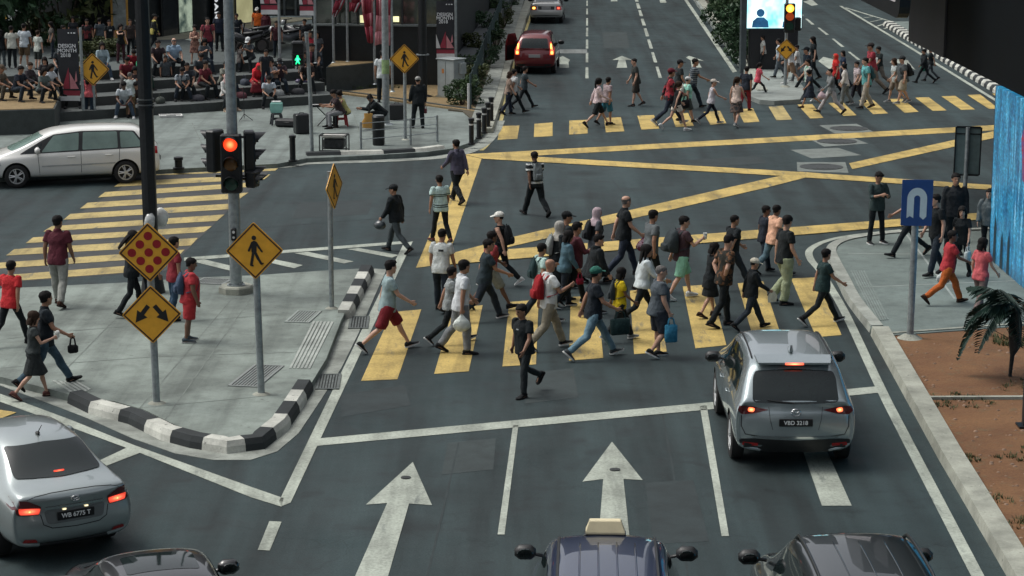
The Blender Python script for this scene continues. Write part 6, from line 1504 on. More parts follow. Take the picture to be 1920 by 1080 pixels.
c = Car('red_car', mpv_st(4.2, .845, 1.6, .98, .34), 4.2, (.72, 3.35), .30, 'red people carrier with tall lit tail lamps and an open left door', P, Y, REDP)
c.patch('rear_window', [(-.55, 1.05), (.55, 1.05), (.50, 1.42), (-.50, 1.42)], 'rear', GLASS, round_=.06); c.both('side_window', [(.4, 1.05), (3.2, .98), (2.7, 1.38), (1.8, 1.48), (.65, 1.45)], 'side', GLASS, round_=.05); c.patch('windscreen', [(-.62, 1.1), (.62, 1.1), (.55, 1.44), (-.55, 1.44)], 'front', GLASS, round_=.07)
for sgn in (1, -1):
    t = c.patch('tail_lamp', [(sgn * q, z) for q, z in ((.60, 1.30), (.70, 1.28), (.79, 1.0), (.78, .78), (.60, .78), (.62, 1.0))], 'rear', G_RED, off=.01, round_=.03, step=.05)
    c.patch('bulb_glow', [(sgn * q, z) for q, z in ((.62, 1.24), (.68, 1.22), (.70, 1.02), (.63, 1.02))], 'rear', G_AMB, off=.016, round_=.02, step=.05, parent=t); c.patch('bulb_glow', [(sgn * q, z) for q, z in ((.64, .93), (.75, .93), (.75, .81), (.64, .81))], 'rear', G_AMB, off=.016, round_=.03, step=.05, parent=t)
c.plate(.74, '', .46, .12).data.materials[0] = mat('plate_pale', (.3, .3, .3), .4)
c.patch('bumper_trim', [(-.7, .32), (.7, .32), (.72, .42), (-.72, .42)], 'rear', TRIM, off=.006, round_=.02)
c.mirror(2.85, 1.05, .83, TRIM)
mb = MB(); mb.rings([[Vector((2.0 + .95 * u + .0, .86 + .42 * (1 - u) , z)) for u, z in ((0, .35), (0, 1.0), (.25, 1.42), (.8, 1.42), (1, 1.0), (1, .35))], [Vector((2.0 + .95 * u + .07, .86 + .42 * (1 - u) + .05, z)) for u, z in ((0, .35), (0, 1.0), (.25, 1.42), (.8, 1.42), (1, 1.0), (1, .35))]])
dr = mb.build('open_door', REDP, c.root); mb = MB(); mb.rings([[Vector((2.0 + .95 * u - .01, .86 + .42 * (1 - u) - .01, z)) for u, z in ((.06, .42), (.06, .98), (.94, .98), (.94, .42))], [Vector((2.0 + .95 * u - .002, .86 + .42 * (1 - u) - .002, z)) for u, z in ((.06, .42), (.06, .98), (.94, .98), (.94, .42))]]); mb.build('door_lining', TRIM, dr)
mb = MB(); mb.box((.6, .5, 1.60), (.1, .05, .03), bev=.01); mb.tube([(.7, .45, 1.62), (.5, .47, 1.78)], .006, 6); mb.build('roof_antenna', TRIM, c.root)
P, Y = at(1024, 45), R(90 - 3)
SIL3 = paintm('pale_silver_paint', (.42, .42, .40), .5, .3)
c = Car('sedan_car', sedan_st(4.4, .85, 1.42, 1.06), 4.4, (.93, 3.5), .30, 'old silver sedan with its orange indicator lit, beyond the red car', P, Y, SIL3, bulge=.05)
c.patch('rear_window', [(-.58, 1.10), (.58, 1.10), (.5, 1.35), (-.5, 1.35)], 'rear', GLASS, round_=.05); c.both('side_window', [(.98, 1.02), (3.0, .97), (2.45, 1.30), (1.8, 1.34), (1.35, 1.30)], 'side', GLASS, round_=.05); c.patch('windscreen', [(-.60, 1.03), (.60, 1.03), (.53, 1.31), (-.53, 1.31)], 'front', GLASS, round_=.07)
for sgn in (1, -1):
    t = c.patch('tail_lamp', [(sgn * q, z) for q, z in ((.48, .90), (.78, .90), (.78, .70), (.48, .70))], 'rear', LAMPR if sgn < 0 else LAMPR, off=.01, round_=.02, step=.05)
    c.patch('lit_lamp', [(sgn * q, z) for q, z in ((.55, .86), (.70, .86), (.70, .74), (.55, .74))], 'rear', G_AMB if sgn > 0 else G_RED, off=.016, round_=.03, step=.05, parent=t)
c.plate(.80, '', .46, .14).data.materials[0] = mat('plate_pale', (.3, .3, .3), .4)
c.patch('black_panel', [(-.42, .89), (.42, .89), (.42, .72), (-.42, .72)], 'rear', TRIM, off=.004)
c.patch('lower_bumper', [(-.76, .33), (.76, .33), (.78, .45), (-.78, .45)], 'rear', TRIM, off=.006); c.mirror(2.8, 1.02, .83, TRIM)
a, b = at(32, 352), at(236, 344)
d = (a - b); d.z = 0; Y = math.atan2(d.y, d.x); wb_ = d.length
WHP = paintm('white_paint', (.78, .78, .74), 0, .3)
lf = Vector((d.x, d.y, 0)).normalized(); side_l = Vector((-lf.y, lf.x, 0))
L_ = wb_ * 1.68; rx = wb_ * .345; fx_ = rx + wb_
sc_ = wb_ / 2.74
st = [(x * sc_ if x < 4.55 else L_, *q) for x, *q in mpv_st(4.6, .86, 1.55, .95, .42)]
c = Car('people_carrier_car', st, L_, (rx, fx_), .32, 'white people carrier driving left across the left crossing, seen side on', b - lf * rx - side_l * .745, Y, WHP)
k_ = sc_
for ax in ('side+', 'side-'):
    c.patch('side_window', [(.45 * k_, 1.02), (1.05 * k_, 1.0), (1.05 * k_, 1.42), (.72 * k_, 1.41)], ax, GLASS_G, round_=.05, off=.006)
    c.patch('side_window', [(1.12 * k_, 1.0), (2.02 * k_, .98), (1.98 * k_, 1.44), (1.12 * k_, 1.43)], ax, GLASS_G, round_=.04, off=.006); c.patch('side_window', [(2.12 * k_, .98), (3.05 * k_, .945), (2.72 * k_, 1.37), (2.08 * k_, 1.43)], ax, GLASS_G, round_=.04, off=.006)
    c.patch('quarter_window', [(3.1 * k_, .94), (3.52 * k_, .92), (3.0 * k_, 1.2)], ax, GLASS, round_=.02, off=.006); c.patch('window_surround', [(.38 * k_, .99), (3.6 * k_, .905), (3.0 * k_, 1.26), (2.72 * k_, 1.40), (2.0 * k_, 1.47), (1.1 * k_, 1.46), (.68 * k_, 1.435)], ax, TRIM, round_=.05, off=.003)
    for ln in ([(1.12 * k_, .42), (1.08 * k_, .98)], [(2.06 * k_, .26), (2.06 * k_, .97)], [(3.1 * k_, .28), (3.14 * k_, .92)], [(1.12 * k_, .27), (3.1 * k_, .26)]): c.seam(ln, ax)
    c.seam([(1.2 * k_, .60), (3.05 * k_, .57)], ax, .035, mat('side_moulding', (.40, .41, .40), .4), 'side_moulding', .012)
    c.patch('head_lamp', [(4.05 * k_, .62), (4.42 * k_, .56), (4.38 * k_, .70), (4.1 * k_, .76)], ax, LAMPC, off=.008, round_=.03); c.patch('tail_lamp', [(.04, .80), (.30, .84), (.22, 1.02), (.08, 1.0)], ax, LAMPR, off=.008, round_=.03)
c.patch('windscreen', [(-.64, .99), (.64, .99), (.57, 1.38), (-.57, 1.38)], 'front', GLASS_G, round_=.07); c.patch('rear_window', [(-.6, 1.0), (.6, 1.0), (.52, 1.4), (-.52, 1.4)], 'rear', GLASS, round_=.06)
c.mirror(3.15 * k_, 1.02, .84); c.handle(1.35 * k_, .82); c.handle(2.3 * k_, .80); c.plate(.62, '')
GALV = mat('galvanised_steel', (.30, .335, .345), .42, .55, .28, 9, 40, .15)
BLKM = mat('black_steel', (.011, .013, .015), .38, .2, .3, 12)
AMB = mat('amber_sheeting', (.74, .37, .032), .45, 0, .12, 5)
BORD = mat('dark_brown_border', (.045, .018, .012), .5, 0, .15, 10)
INK = mat('black_symbol', (.010, .010, .011), .5, 0, .1, 10)
DOTR = mat('red_dot', (.30, .012, .018), .4, 0, .15, 8)
def pxm(P): return (Vector(P) - CAM).dot(FW) / F       # metres per pixel at a point
def cap2(a, b, r, n=6):
    a, b = Vector(a), Vector(b); d = (b - a).normalized(); q = math.atan2(d.y, d.x)
    return [tuple(b + Vector((math.cos(q + t), math.sin(q + t))) * r) for t in np.linspace(-math.pi / 2, math.pi / 2, n)] + [tuple(a + Vector((math.cos(q + t), math.sin(q + t))) * r) for t in np.linspace(math.pi / 2, 1.5 * math.pi, n)]
def circ(c, r, n=20): return [(c[0] + r * math.cos(2 * math.pi * i / n), c[1] + r * math.sin(2 * math.pi * i / n)) for i in range(n)]
def I4(x=0, y=0, z=0): return Matrix.Translation((x, y, z))
def sign_panel(root, h, zc, y0, symbol, sc=1.0):
    """diamond warning panel, half diagonal h, facing -y at height zc"""
    mb = MB(); mb.plate2(rounded([(0, -h), (h, 0), (0, h), (-h, 0)], h * .09), I4(0, y0, zc), .018)
    p = mb.build('sign_panel', AMB, root)
    mb = MB()
    o_ = [(0, -h * .955), (h * .955, 0), (0, h * .955), (-h * .955, 0)]; i_ = [(0, -h * .885), (h * .885, 0), (0, h * .885), (-h * .885, 0)]
    for k in range(4): mb.plate2([o_[k], o_[(k + 1) % 4], i_[(k + 1) % 4], i_[k]], I4(0, y0 - .003, zc), .0025)
    mb.build('border', BORD, p)
    mb = MB(); y = y0 - .004
    if symbol == 'dots':
        for r_, c_ in ((2, 0), (1, -1), (1, 1), (0, -2), (0, 0), (0, 2), (-1, -1), (-1, 1), (-2, 0)):
            mb.plate2(circ((c_ * h * .275, r_ * h * .275), h * .142), I4(0, y, zc), .0035)
        mb.build('dots', DOTR, p)
    elif symbol == 'arrows':
        for s in (1, -1):
            d = Vector((s * .62, -.78)); n = Vector((d.y, -d.x)); a = Vector((s * h * .10, h * .30)); b = a + d * h * .34; t = a + d * h * .72
            w = h * .075; w2 = h * .21
            mb.plate2([tuple(a + n * w), tuple(b + n * w), tuple(b + n * w2), tuple(t), tuple(b - n * w2), tuple(b - n * w), tuple(a - n * w)], I4(0, y, zc), .0035)
        mb.build('arrow_symbol', INK, p)
    else:
        k = h * .62
        parts = [circ((.0, .72 * k), .13 * k), cap2((.0, .42 * k), (-.02 * k, -.02 * k), .145 * k), cap2((-.06 * k, -.08 * k), (-.20 * k, -.78 * k), .075 * k), cap2((.03 * k, -.06 * k), (.20 * k, -.45 * k), .078 * k), cap2((.20 * k, -.45 * k), (.36 * k, -.72 * k), .065 * k),
                 cap2((-.10 * k, .46 * k), (-.30 * k, .02 * k), .062 * k), cap2((.10 * k, .46 * k), (.28 * k, .16 * k), .06 * k), cap2((.28 * k, .16 * k), (.42 * k, -.04 * k), .05 * k), cap2((-.20 * k, -.80 * k), (-.10 * k, -.82 * k), .045 * k), cap2((.36 * k, -.74 * k), (.46 * k, -.70 * k), .042 * k)]
        for i, q in enumerate(parts): mb.plate2(q, I4(0, y - .0012 * i, zc), .0035)
        mb.build('walking_man', INK, p)
    for s in (.45, -.45):
        mb = MB(); mb.box((0, y0 + .03, zc + s * h), (.16, .04, .035)); mb.build('bracket', GALV, root)
    return p
def sign_post(base, z, panels, r, label, yaw=0.0, name='warning_sign', top=None, lean=0.0, cat='road sign'):
    P = at(*base, z); root = thing(name, label, cat, P, R(yaw)); root.rotation_euler = (0, R(lean), R(yaw))
    hmax = 0
    for (cx, cy, hpx, sym) in panels:
        C_ = atY(cx, cy, P.y); zc = C_.z - P.z; h = hpx * pxm(C_); hmax = max(hmax, zc + h * .6)
        sign_panel(root, h, zc, -r - .05, sym)
    mb = MB(); mb.tube([(0, 0, -.02), (0, 0, top or hmax)], r, 12); mb.cyl((0, 0, (top or hmax)), r * 1.1, .015, 12); mb.build('pole', GALV, root, 50)
    mb = MB(); mb.cyl((0, 0, 0), r * 2.6, .03, 14, 0, r * 1.6); mb.build('foot', KERBC, root)
    return root
sign_post((294, 756), .13, [(284, 471, 57, 'dots'), (288, 587, 56, 'arrows')], .06, 'grey post with a diamond of red dots above a diamond of two black arrows', yaw=3, lean=-.9)
sign_post((490, 739), .13, [(479, 468, 55, 'man')], .06, 'big diamond crossing sign on the traffic island beside the signal post', yaw=-3, lean=-1.0)
sign_post((622, 578), .13, [(628, 349, 44, 'man')], .05, 'diamond crossing sign seen almost edge-on behind the island side kerb', yaw=74, top=None, lean=0)
sign_post((177, 222), .13, [(172, 130, 31, 'man')], .06, 'diamond crossing sign leaning against the dark banner pole on the plaza', yaw=14)
sign_post((760, 262), .13, [(760, 110, 28, 'man')], .05, 'diamond crossing sign in front of the black post on the plaza', yaw=0)
LENSD = {'r': mat('dark_red_signal', (.10, .012, .010), .25, 0, .1, 8), 'a': mat('dark_amber_signal', (.10, .045, .010), .25, 0, .1, 8), 'g': mat('dark_green_signal', (.010, .04, .030), .25, 0, .1, 8)}
LIT = {'r': glow('lit_red_signal', (1, .05, .012), 1.8, (1, 0, 1)), 'a': glow('lit_amber_signal', (1, .42, .04), 3.0, (1, 0, 1)), 'g': glow('lit_green_signal', (.02, 1, .34), 1.6, (1, 0, 1))}
def head(parent, M, w, h, lit, d=.22, lenses='rag', visor=True, board=0.0, tilt=0.0):
    """signal head facing -y in the frame M (under parent)"""
    mb = MB(); mb.box((0, 0, 0), (w, d, h), bev=.03)
    if board: mb.box((0, d * .3, 0), (w + board, .015, h + board), bev=.008)
    o = mb.build('signal_head', BLKM, parent, mw=M)
    n = max(1, len(lenses)); q = h / n; r = min(w, q) * .36
    for i, c in enumerate(lenses):
        z = h / 2 - q * (i + .5)
        mb = MB(); rings = []
        for k in range(5):
            a = math.pi / 2 * k / 4; rings.append([Vector((r * math.cos(a) * math.cos(t) if k < 4 else .004 * math.cos(t), -d / 2 - .004 - .03 * math.sin(a), z + (r * math.cos(a) if k < 4 else .004) * math.sin(t))) for t in np.linspace(0, 2 * math.pi, 18, endpoint=False)])
        mb.rings(rings); mb.build('lens', LIT[c] if lit == c else LENSD[c], o, True)
        if visor:
            mb = MB(); R0, R1 = [], []
            A = np.linspace(math.radians(-20), math.radians(200), 15)
            rr = r * 1.14
            ring = lambda rad, y: [Vector((rad * math.cos(t), y - (.16 * max(0, math.sin(t)) if y < -d / 2 - .02 else 0), z + rad * math.sin(t))) for t in A]
            a_, b_, c_, d_ = ring(rr, -d / 2), ring(rr, -d / 2 - .07), ring(rr - .008, -d / 2 - .07), ring(rr - .008, -d / 2)
            mb.rings([a_, b_, c_, d_, a_], closed=False, cap0=False, cap1=False); mb.build('visor', BLKM, o, 50)
    return o
P = at(443, 548, .13); s_ = pxm(P)
root = thing('traffic_light', 'tall grey signal post on the island with its red lamp lit', 'traffic light', P)
mb = MB(); mb.rings([[Vector((.36 * k * math.cos(a), .36 * k * math.sin(a), z)) for a in np.linspace(.26, 2 * math.pi + .26, 8, endpoint=False)] for z, k in ((0, 1), (.12, 1), (.15, .93))]); mb.build('footing', KERBC, root)
mb = MB(); mb.tube([(0, 0, .1), (0, 0, 2.3), (-.02, 0, 7.2), (-.04, 0, 11)], [.125, .115, .10, .085], 16); mb.cyl((0, 0, .14), .19, .03, 16)
for k in range(4): mb.cyl((.155 * math.cos(k * 1.57 + .7), .155 * math.sin(k * 1.57 + .7), .16), .02, .05, 8)
mb.build('pole', GALV, root, 50)
def zat(py, PP): return atY(960, py, PP.y).z - PP.z
zc = zat(303, P)
head(root, I4(0, -.27, zc), .42, 1.2, 'r')
head(root, I4(-.36, .02, zc + .22) @ Matrix.Rotation(R(-118), 4, 'Z'), .38, .86, None, board=.0)
head(root, I4(.33, .06, zc + .10) @ Matrix.Rotation(R(100), 4, 'Z'), .36, 1.05, None)
head(root, I4(.40, -.12, zat(334, P)) @ Matrix.Rotation(R(72), 4, 'Z'), .26, .34, None, lenses='g')
mb = MB(); mb.tube([(-.36, .02, zc - .3), (0, 0, zc - .3), (.34, .06, zc - .3)], .025, 8); mb.tube([(-.36, .02, zc + .5), (0, 0, zc + .5), (.34, .06, zc + .5)], .025, 8); mb.tube([(0, 0, zat(334, P)), (.38, -.1, zat(334, P))], .03, 8); mb.build('mounting_arm', BLKM, root)
mb = MB(); mb.box((0, -.16, zat(437, P)), (.11, .10, .26), bev=.02); pb = mb.build('push_button_box', BLKM, root)
mb = MB(); mb.cyl((0, -.217, zat(432, P) - .02), .001, .001, 6); mb.plate2(circ((0, zat(432, P)), .03), I4(0, -.216, 0), .004); mb.plate2(circ((0, zat(442, P)), .025), I4(0, -.216, 0), .004); mb.build('button', mat('white_plastic', (.55, .56, .55), .4), pb)
P = at(287, 548, .13); root = thing('lamp_post', 'thick fluted black lamp post behind the red dotted sign, running out of the top', 'lamp post', P)
mb = MB(); n = 12
mb.rings([[Vector((-.035 * z / 5.5 + rr * (1 + .10 * (i % 2)) * math.cos(2 * math.pi * i / n), rr * (1 + .10 * (i % 2)) * math.sin(2 * math.pi * i / n), z)) for i in range(n)] for z, rr in ((0, .155), (1, .145), (5, .142), (11, .125))]); mb.build('pole', BLKM, root)
mb = MB(); mb.cyl((0, 0, 0), .26, .35, 16, 0, .2); mb.build('base', BLKM, root, 50)
for py in (186, 191, 196, 201): 
    z = zat(py, P); mb = MB(); mb.cyl((-.03, 0, z - .015), .178, .03, 14); mb.build('clamp_ring', BLKM if py % 2 else mat('ring_steel', (.12, .13, .13), .4, .6, .1, 10), root, 50)
z = zat(412, P); mb = MB(); mb.tube([Vector((.0, -.1, z + .18)), Vector((.02, -.17, z + .08)), Vector((.0, -.19, z - .05)), Vector((-.02, -.17, z - .2))], [(.04, .02), (.10, .035), (.11, .04), (.08, .02)], 10); mb.build('plastic_wrap', mat('clear_wrap', (.42, .44, .43), .25, 0, .3, 12, coat=.5), root, True)
PB = P + Vector((.17, .25, z)); mb = MB(); mb.rings([[Vector((.15 * k * math.cos(a) * (1 + .12 * math.sin(3 * a + z * 20)), .09 * k * math.sin(a), z)) for a in np.linspace(0, 2 * math.pi, 14, endpoint=False)] for z, k in ((-.20, .25), (-.16, .7), (-.06, 1), (.05, 1.02), (.13, .75), (.18, .5), (.21, .2))]); o = mb.build('plastic_bag', mat('white_film', (.62, .64, .62), .35, 0, .2, 6, 18, .6), smooth=True); o.location = PB; tag(o, 'white inflated plastic bag caught on the black lamp post', 'bag')
P = at(585, 288, .13); root = thing('pedestrian_signal', 'thin grey post with a lit green man signal on the plaza edge', 'traffic light', P)
zt = zat(62, P); mb = MB(); mb.tube([(0, 0, 0), (-.02, 0, zt * .5), (-.10, 0, zt)], .058, 12); mb.cyl((-.10, 0, zt), .065, .03, 12); mb.build('pole', GALV, root, 50)
zc = zat(110, P); hd_ = head(root, I4(-.36, -.02, zc + .16), .34, .72, None, lenses='', visor=False)
for z in (.30, -.02): mb = MB(); mb.box((0, -.16, z), (.34, .12, .03)); mb.build('visor', BLKM, hd_)
mb = MB(); k = .115
for i, q in enumerate([circ((0, .085), .033, 12), cap2((0, .03), (0, -.03), .036), cap2((-.01, -.05), (-.05, -.14), .02), cap2((.01, -.05), (.05, -.13), .02), cap2((-.03, .03), (-.07, -.03), .016), cap2((.03, .03), (.07, -.02), .016)]): mb.plate2(q, I4(0, -.118 - .001 * i, -.16), .004)
mb.build('green_man', LIT['g'], hd_)
P = at(1472, 163, .16); root = thing('traffic_light', 'grey post on the median nose with an amber lamp lit and a small arrow diamond', 'traffic light', P)
mb = MB(); mb.tube([(0, 0, 0), (0, 0, zat(-30, P))], .06, 12); mb.build('pole', GALV, root, 50); mb = MB(); mb.cyl((0, 0, 0), .2, .06, 14, 0, .12); mb.build('foot', KERBC, root)
C_ = atY(1473, 92, P.y); sign_panel(root, 19.5 * pxm(C_), C_.z - P.z, -.12, 'arrows')
hq = head(root, I4(.08, -.2, zat(33, P)), .40, 1.08, None, lenses='', visor=False)
for z, m in ((.36, LIT['a']), (.06, glow('dim_orange_signal', (.6, .09, .02), .6)), (-.3, LENSD['g'])):
    mb = MB(); mb.tube([(0, -.11, z), (0, -.13, z)], .15, 18); mb.build('lens', m, hq)
mb = MB(); mb.box((.42, 0, zat(45, P)), (.22, .2, .5), bev=.03); mb.tube([(0, 0, zat(45, P)), (.4, 0, zat(45, P))], .03, 8); mb.build('side_signal_head', BLKM, root)
P = at(1706, 634, .12); root = thing('u_turn_sign', 'tall blue sign with a white inverted U on the right soil bed', 'road sign', P); root.rotation_euler = (0, R(.6), 0)
C_ = atY(1713, 379, P.y); zc = C_.z - P.z; m_ = pxm(C_); w_, h_ = 58 * m_, 87 * m_
mb = MB(); mb.plate2(rounded([(-w_ / 2, -h_ / 2), (w_ / 2, -h_ / 2), (w_ / 2, h_ / 2), (-w_ / 2, h_ / 2)], .02), I4(0, -.085, zc), .02)
sp = mb.build('sign_panel', mat('sign_blue', (.022, .075, .25), .4, 0, .1, 5, coat=.2), root)
u0, u1 = 18.5 * m_, 6.5 * m_; cy = 8 * m_; bot = -27 * m_
outer = [(u0 * math.cos(t), cy + (u0 + .02) * math.sin(t)) for t in np.linspace(0, math.pi, 17)]; inner = [(u1 * math.cos(t) * .9, cy + u1 * .95 * math.sin(t)) for t in np.linspace(math.pi, 0, 17)]
mb = MB()
L_o = outer + [(-u0, bot - .03), (-(u0 + u1) / 2, bot + .035), (-u1 * .9, bot - .03)] + inner + [(u1 * .9, bot + .02), ((u0 + u1) / 2, bot - .035), (u0, bot + .02)]
for i in range(16):
    mb.plate2([outer[i], outer[i + 1], inner[15 - i], inner[16 - i]], I4(0, -.0885, zc), .003)
mb.plate2([outer[16], (-u0, bot - .02), (-(u0 + u1) / 2, bot + .02), (-u1 * .9, bot - .02), inner[0]], I4(0, -.0885, zc), .003)
mb.plate2([outer[0], inner[16], (u1 * .9, bot + .01), ((u0 + u1) / 2, bot - .045), (u0, bot + .01)], I4(0, -.0885, zc), .003)
mb.build('u_turn_symbol', mat('pale_sheeting', (.60, .74, .78), .4, 0, .08, 6), sp)
mb = MB(); mb.tube([(0, 0, -.02), (0, 0, zc + h_ * .42)], .065, 12); mb.build('pole', GALV, root, 50)
mb = MB(); mb.cyl((0, 0, 0), .24, .08, 14, 0, .1); mb.build('foot', KERBC, root)
P = at(1803, 452, .13); root = thing('sign_frame', 'square sign seen from the back on a thin grey post at the right corner', 'road sign', P); root.rotation_euler = (0, R(.7), R(-6))
C_ = atY(1809, 282, P.y); zc = C_.z - P.z; m_ = pxm(C_); w_, h_ = 47 * m_, 90 * m_
mb = MB(); mb.box((0.02, -.08, zc), (w_, .012, h_)); mb.build('panel_back', mat('grey_panel_back', (.15, .21, .21), .5, .3, .2, 5), root)
mb = MB()
for a, b, c_, d in ((-w_ / 2, 0, .03, h_), (w_ / 2, 0, .03, h_), (0, h_ / 2, w_ - .03, .04), (0, -h_ / 2, w_ - .03, .04), (0, h_ * .36, w_ - .03, .025)): mb.box((a + .02, -.10, zc + b), (c_, .035, d))
mb.build('frame', BLKM, root); mb = MB(); mb.tube([(0, -.14, 0), (0, -.14, zc + h_ * .5)], .05, 12); mb.build('pole', GALV, root, 50)
def bollard(px, py, h, label, group=None, r=.075, bands=True, z=.13):
    P = at(px, py, z); root = thing('bollard', label, 'bollard', P, 0, group)
    mb = MB(); mb.tube([(0, 0, 0), (0, 0, .05), (0, 0, .06), (0, 0, h - .1), (0, 0, h - .09), (0, 0, h - .02), (0, 0, h)], [r * 1.5, r * 1.5, r, r, r * 1.25, r * 1.2, r * .5], 14); mb.build('post', BLKM, root, 45)
    if bands:
        mb = MB(); mb.cyl((0, 0, h * .72), r * 1.06, .05, 14); mb.build('reflective_band', mat('pale_band', (.5, .5, .48), .4), root)
bollard(549, 303, .78, 'single black bollard beside the black and white plaza kerb', None, .085, False)
bollard(335, 317, .36, 'short black bollard stump behind the left crossing', None, .11, False)
for i, (x, y) in enumerate(((884, 271), (898, 260), (908, 250), (915, 239), (921, 228))):
    bollard(x, y, .82, ['nearest black bollard in the row at the plaza corner', 'second black bollard from the near end of the corner row', 'middle black bollard in the row at the plaza corner', 'fourth black bollard from the near end of the corner row', 'farthest black bollard in the row at the plaza corner'][i], 'bollards at the plaza corner')
P = at(710, 272, .13); root = thing('litter_bin', 'black cylindrical litter bin in front of the grey flag pole', 'bin', P)
mb = MB(); mb.tube([(0, 0, 0), (0, 0, .04), (0, 0, .8), (0, 0, .86), (0, 0, .9)], [.17, .185, .19, .20, .17], 20); mb.build('body', BLKM, root, 45); mb = MB(); mb.cyl((0, 0, .90), .165, .015, 20); mb.build('lid', mat('bin_lid', (.18, .20, .20), .4, .4), root)
P0 = at(677, 280, .13); root = thing('railing', 'low grey post and rail barrier at the plaza edge', 'railing', P0)
Q = [at(x, y, .13) - P0 for x, y in ((677, 280), (770, 272), (820, 266))]
for q in Q: mb = MB(); mb.tube([q, q + Vector((0, 0, .82))], .035, 10); mb.build('post', GALV, root, 50)
for zz in (.3, .55, .78): mb = MB(); mb.tube([q + Vector((0, -.0, zz)) for q in Q], .012, 6); mb.build('rail', GALV, root)
def pole(px, py, z, top_py, r, label, m=GALV, name='flag_pole', cat='pole', base=True, hcap=None):
    P = at(px, py, z); h = zat(top_py, P) if hcap is None else hcap
    root = thing(name, label, cat, P); mb = MB(); mb.tube([(0, 0, 0), (0, 0, h * .5), (0, 0, h)], [r, r * .95, r * .85], 12); mb.build('pole', m, root, 50)
    if base: mb = MB(); mb.cyl((0, 0, 0), r * 2.2, .04, 12, 0, r * 1.4); mb.build('foot', m, root)
    return root, P
BANB = mat('banner_dark', (.020, .022, .028), .7, 0, .15, 4); BANR = mat('banner_red', (.27, .028, .05), .7, 0, .15, 4); BANP = mat('banner_pink', (.50, .20, .22), .7, 0, .15, 4); BANW = mat('banner_white', (.55, .56, .56), .7, 0, .12, 4); TXT = mat('banner_lettering', (.68, .70, .72), .6)
def banner(root, P, x0px, x1px, y0, y1, text=True, tilt=0.0):
    A = atY(x0px, y0, P.y); B = atY(x1px, y1, P.y); x0, x1, z1, z0 = A.x - P.x, B.x - P.x, A.z - P.z, B.z - P.z
    w, h = x1 - x0, z1 - z0; N_ = 14; mb = MB()
    wave = lambda v: .035 * math.sin(v * 5) * (1 - v) 
    rows = []
    for k in range(N_ + 1):
        v = k / N_; rows.append([Vector((x0 + w * u, -.02 + wave(v) + .02 * math.sin(u * 4 + v * 3), z0 + h * v + tilt * (u - .5))) for u in np.linspace(0, 1, 5)])
    for k in range(N_):
        for i in range(4):
            v = (k + .5) / N_; m = 3 if v < .10 else (1 if v < .16 else 0)
            mb.add([rows[k][i], rows[k][i + 1], rows[k + 1][i + 1], rows[k + 1][i]], [(0, 1, 2, 3)], m)
    o = mb.build('cloth_panel', [BANB, BANR, BANP, BANW], root, fix=False)
    o.data.polygons.foreach_set('use_smooth', [True] * len(o.data.polygons))
    f = lambda u, v, e=.0: Vector((x0 + w * u, -.075 - e, z0 + h * v))
    mb = MB()
    def tri(a, b, c_, m, e):
        q = [f(*a, e), f(*b, e), f(*c_, e)]; mb.add(q + [p + Vector((0, .002, 0)) for p in q], [(0, 1, 2), (5, 4, 3), (0, 3, 4, 1), (1, 4, 5, 2), (2, 5, 3, 0)], m)
    tri((.16, .17), (.52, .17), (.50, .47), 0, 0); tri((.55, .17), (.96, .17), (.54, .40), 1, .002); tri((-.02, .17), (.22, .17), (-.02, .42), 2, .004); tri((.76, .25), (.90, .28), (.86, .42), 1, .006)
    mb.build('sail_motif', [BANR, BANP, BANW], o)
    if text:
        s = w * .25
        for i, t in enumerate(('DESIGN', 'MONTH', '2018')):
            l = place('lettering', text_mesh(t, s, .004, 1.0, .003), TXT, o); 
            l.matrix_local = Matrix.Translation((x0 + w * (.46 if i < 2 else .38), -.078, z0 + h * (.765 - .065 * i))) @ FACE
        l = place('lettering', text_mesh('. design festival . city', s * .28, .003), TXT, o); l.matrix_local = Matrix.Translation((x0 + w * .5, -.078, z0 + h * .57)) @ FACE if False else Matrix.Translation((x0 + w * .5, -.078, z0 + h * .57)) @ FACE
        bpy.data.objects.remove(l)
        for i in range(3):
            mb = MB(); mb.box((x0 + w * (.56 + .14 * i), -.078, z0 + h * .945), (w * (.07 + .03 * (i == 2)), .004, h * .018)); mb.build('small_mark', TXT, o)
    return o
r0, P = pole(157, 224, .13, 52, .055, 'dark design month 2018 banner with red sails on a grey pole at left', name='banner_pole', cat='banner'); banner(r0, P, 107, 151, 54, 189)
r0, P = pole(525, 118, 1.33, -70, .055, 'banner with red hull and white band left of the green man signal', name='banner_pole', cat='banner'); banner(r0, P, 487, 521, -95, 27)
r0, P = pole(592, 118, 1.33, -70, .055, 'banner with red hull and white band right of the green man signal', name='banner_pole', cat='banner'); banner(r0, P, 560, 590, -95, 29)
r0, P = pole(855, 168, .2, -50, .055, 'dark banner with lettering and red sails above the grey cabinet', name='banner_pole', cat='banner'); banner(r0, P, 818, 853, 2, 108)
pole(724, 233, .13, -60, .12, 'thick grey flag pole with a green sticker beside the litter bin')
bpy.data.objects[-1] if False else None
P = at(724, 233, .13); mb = MB(); mb.tube([(P.x, P.y, P.z + zat(138, P)), (P.x, P.y, P.z + zat(112, P))], .126, 14); o = mb.build('sticker', mat('green_sticker', (.25, .36, .16), .5, 0, .5, 6), [q for q in bpy.data.objects if q.name.startswith('flag_pole')][0]); o.data.transform(Matrix.Translation(-P))
r1, P1 = pole(793, 180, .2, -60, .16, 'fat black lamp post beside the diamond crossing sign on the plaza', BLKM, 'lamp_post', 'lamp post')
mb = MB(); mb.cyl((0, 0, zat(103, P1)), .24, .03, 14); mb.build('collar', GALV, r1)
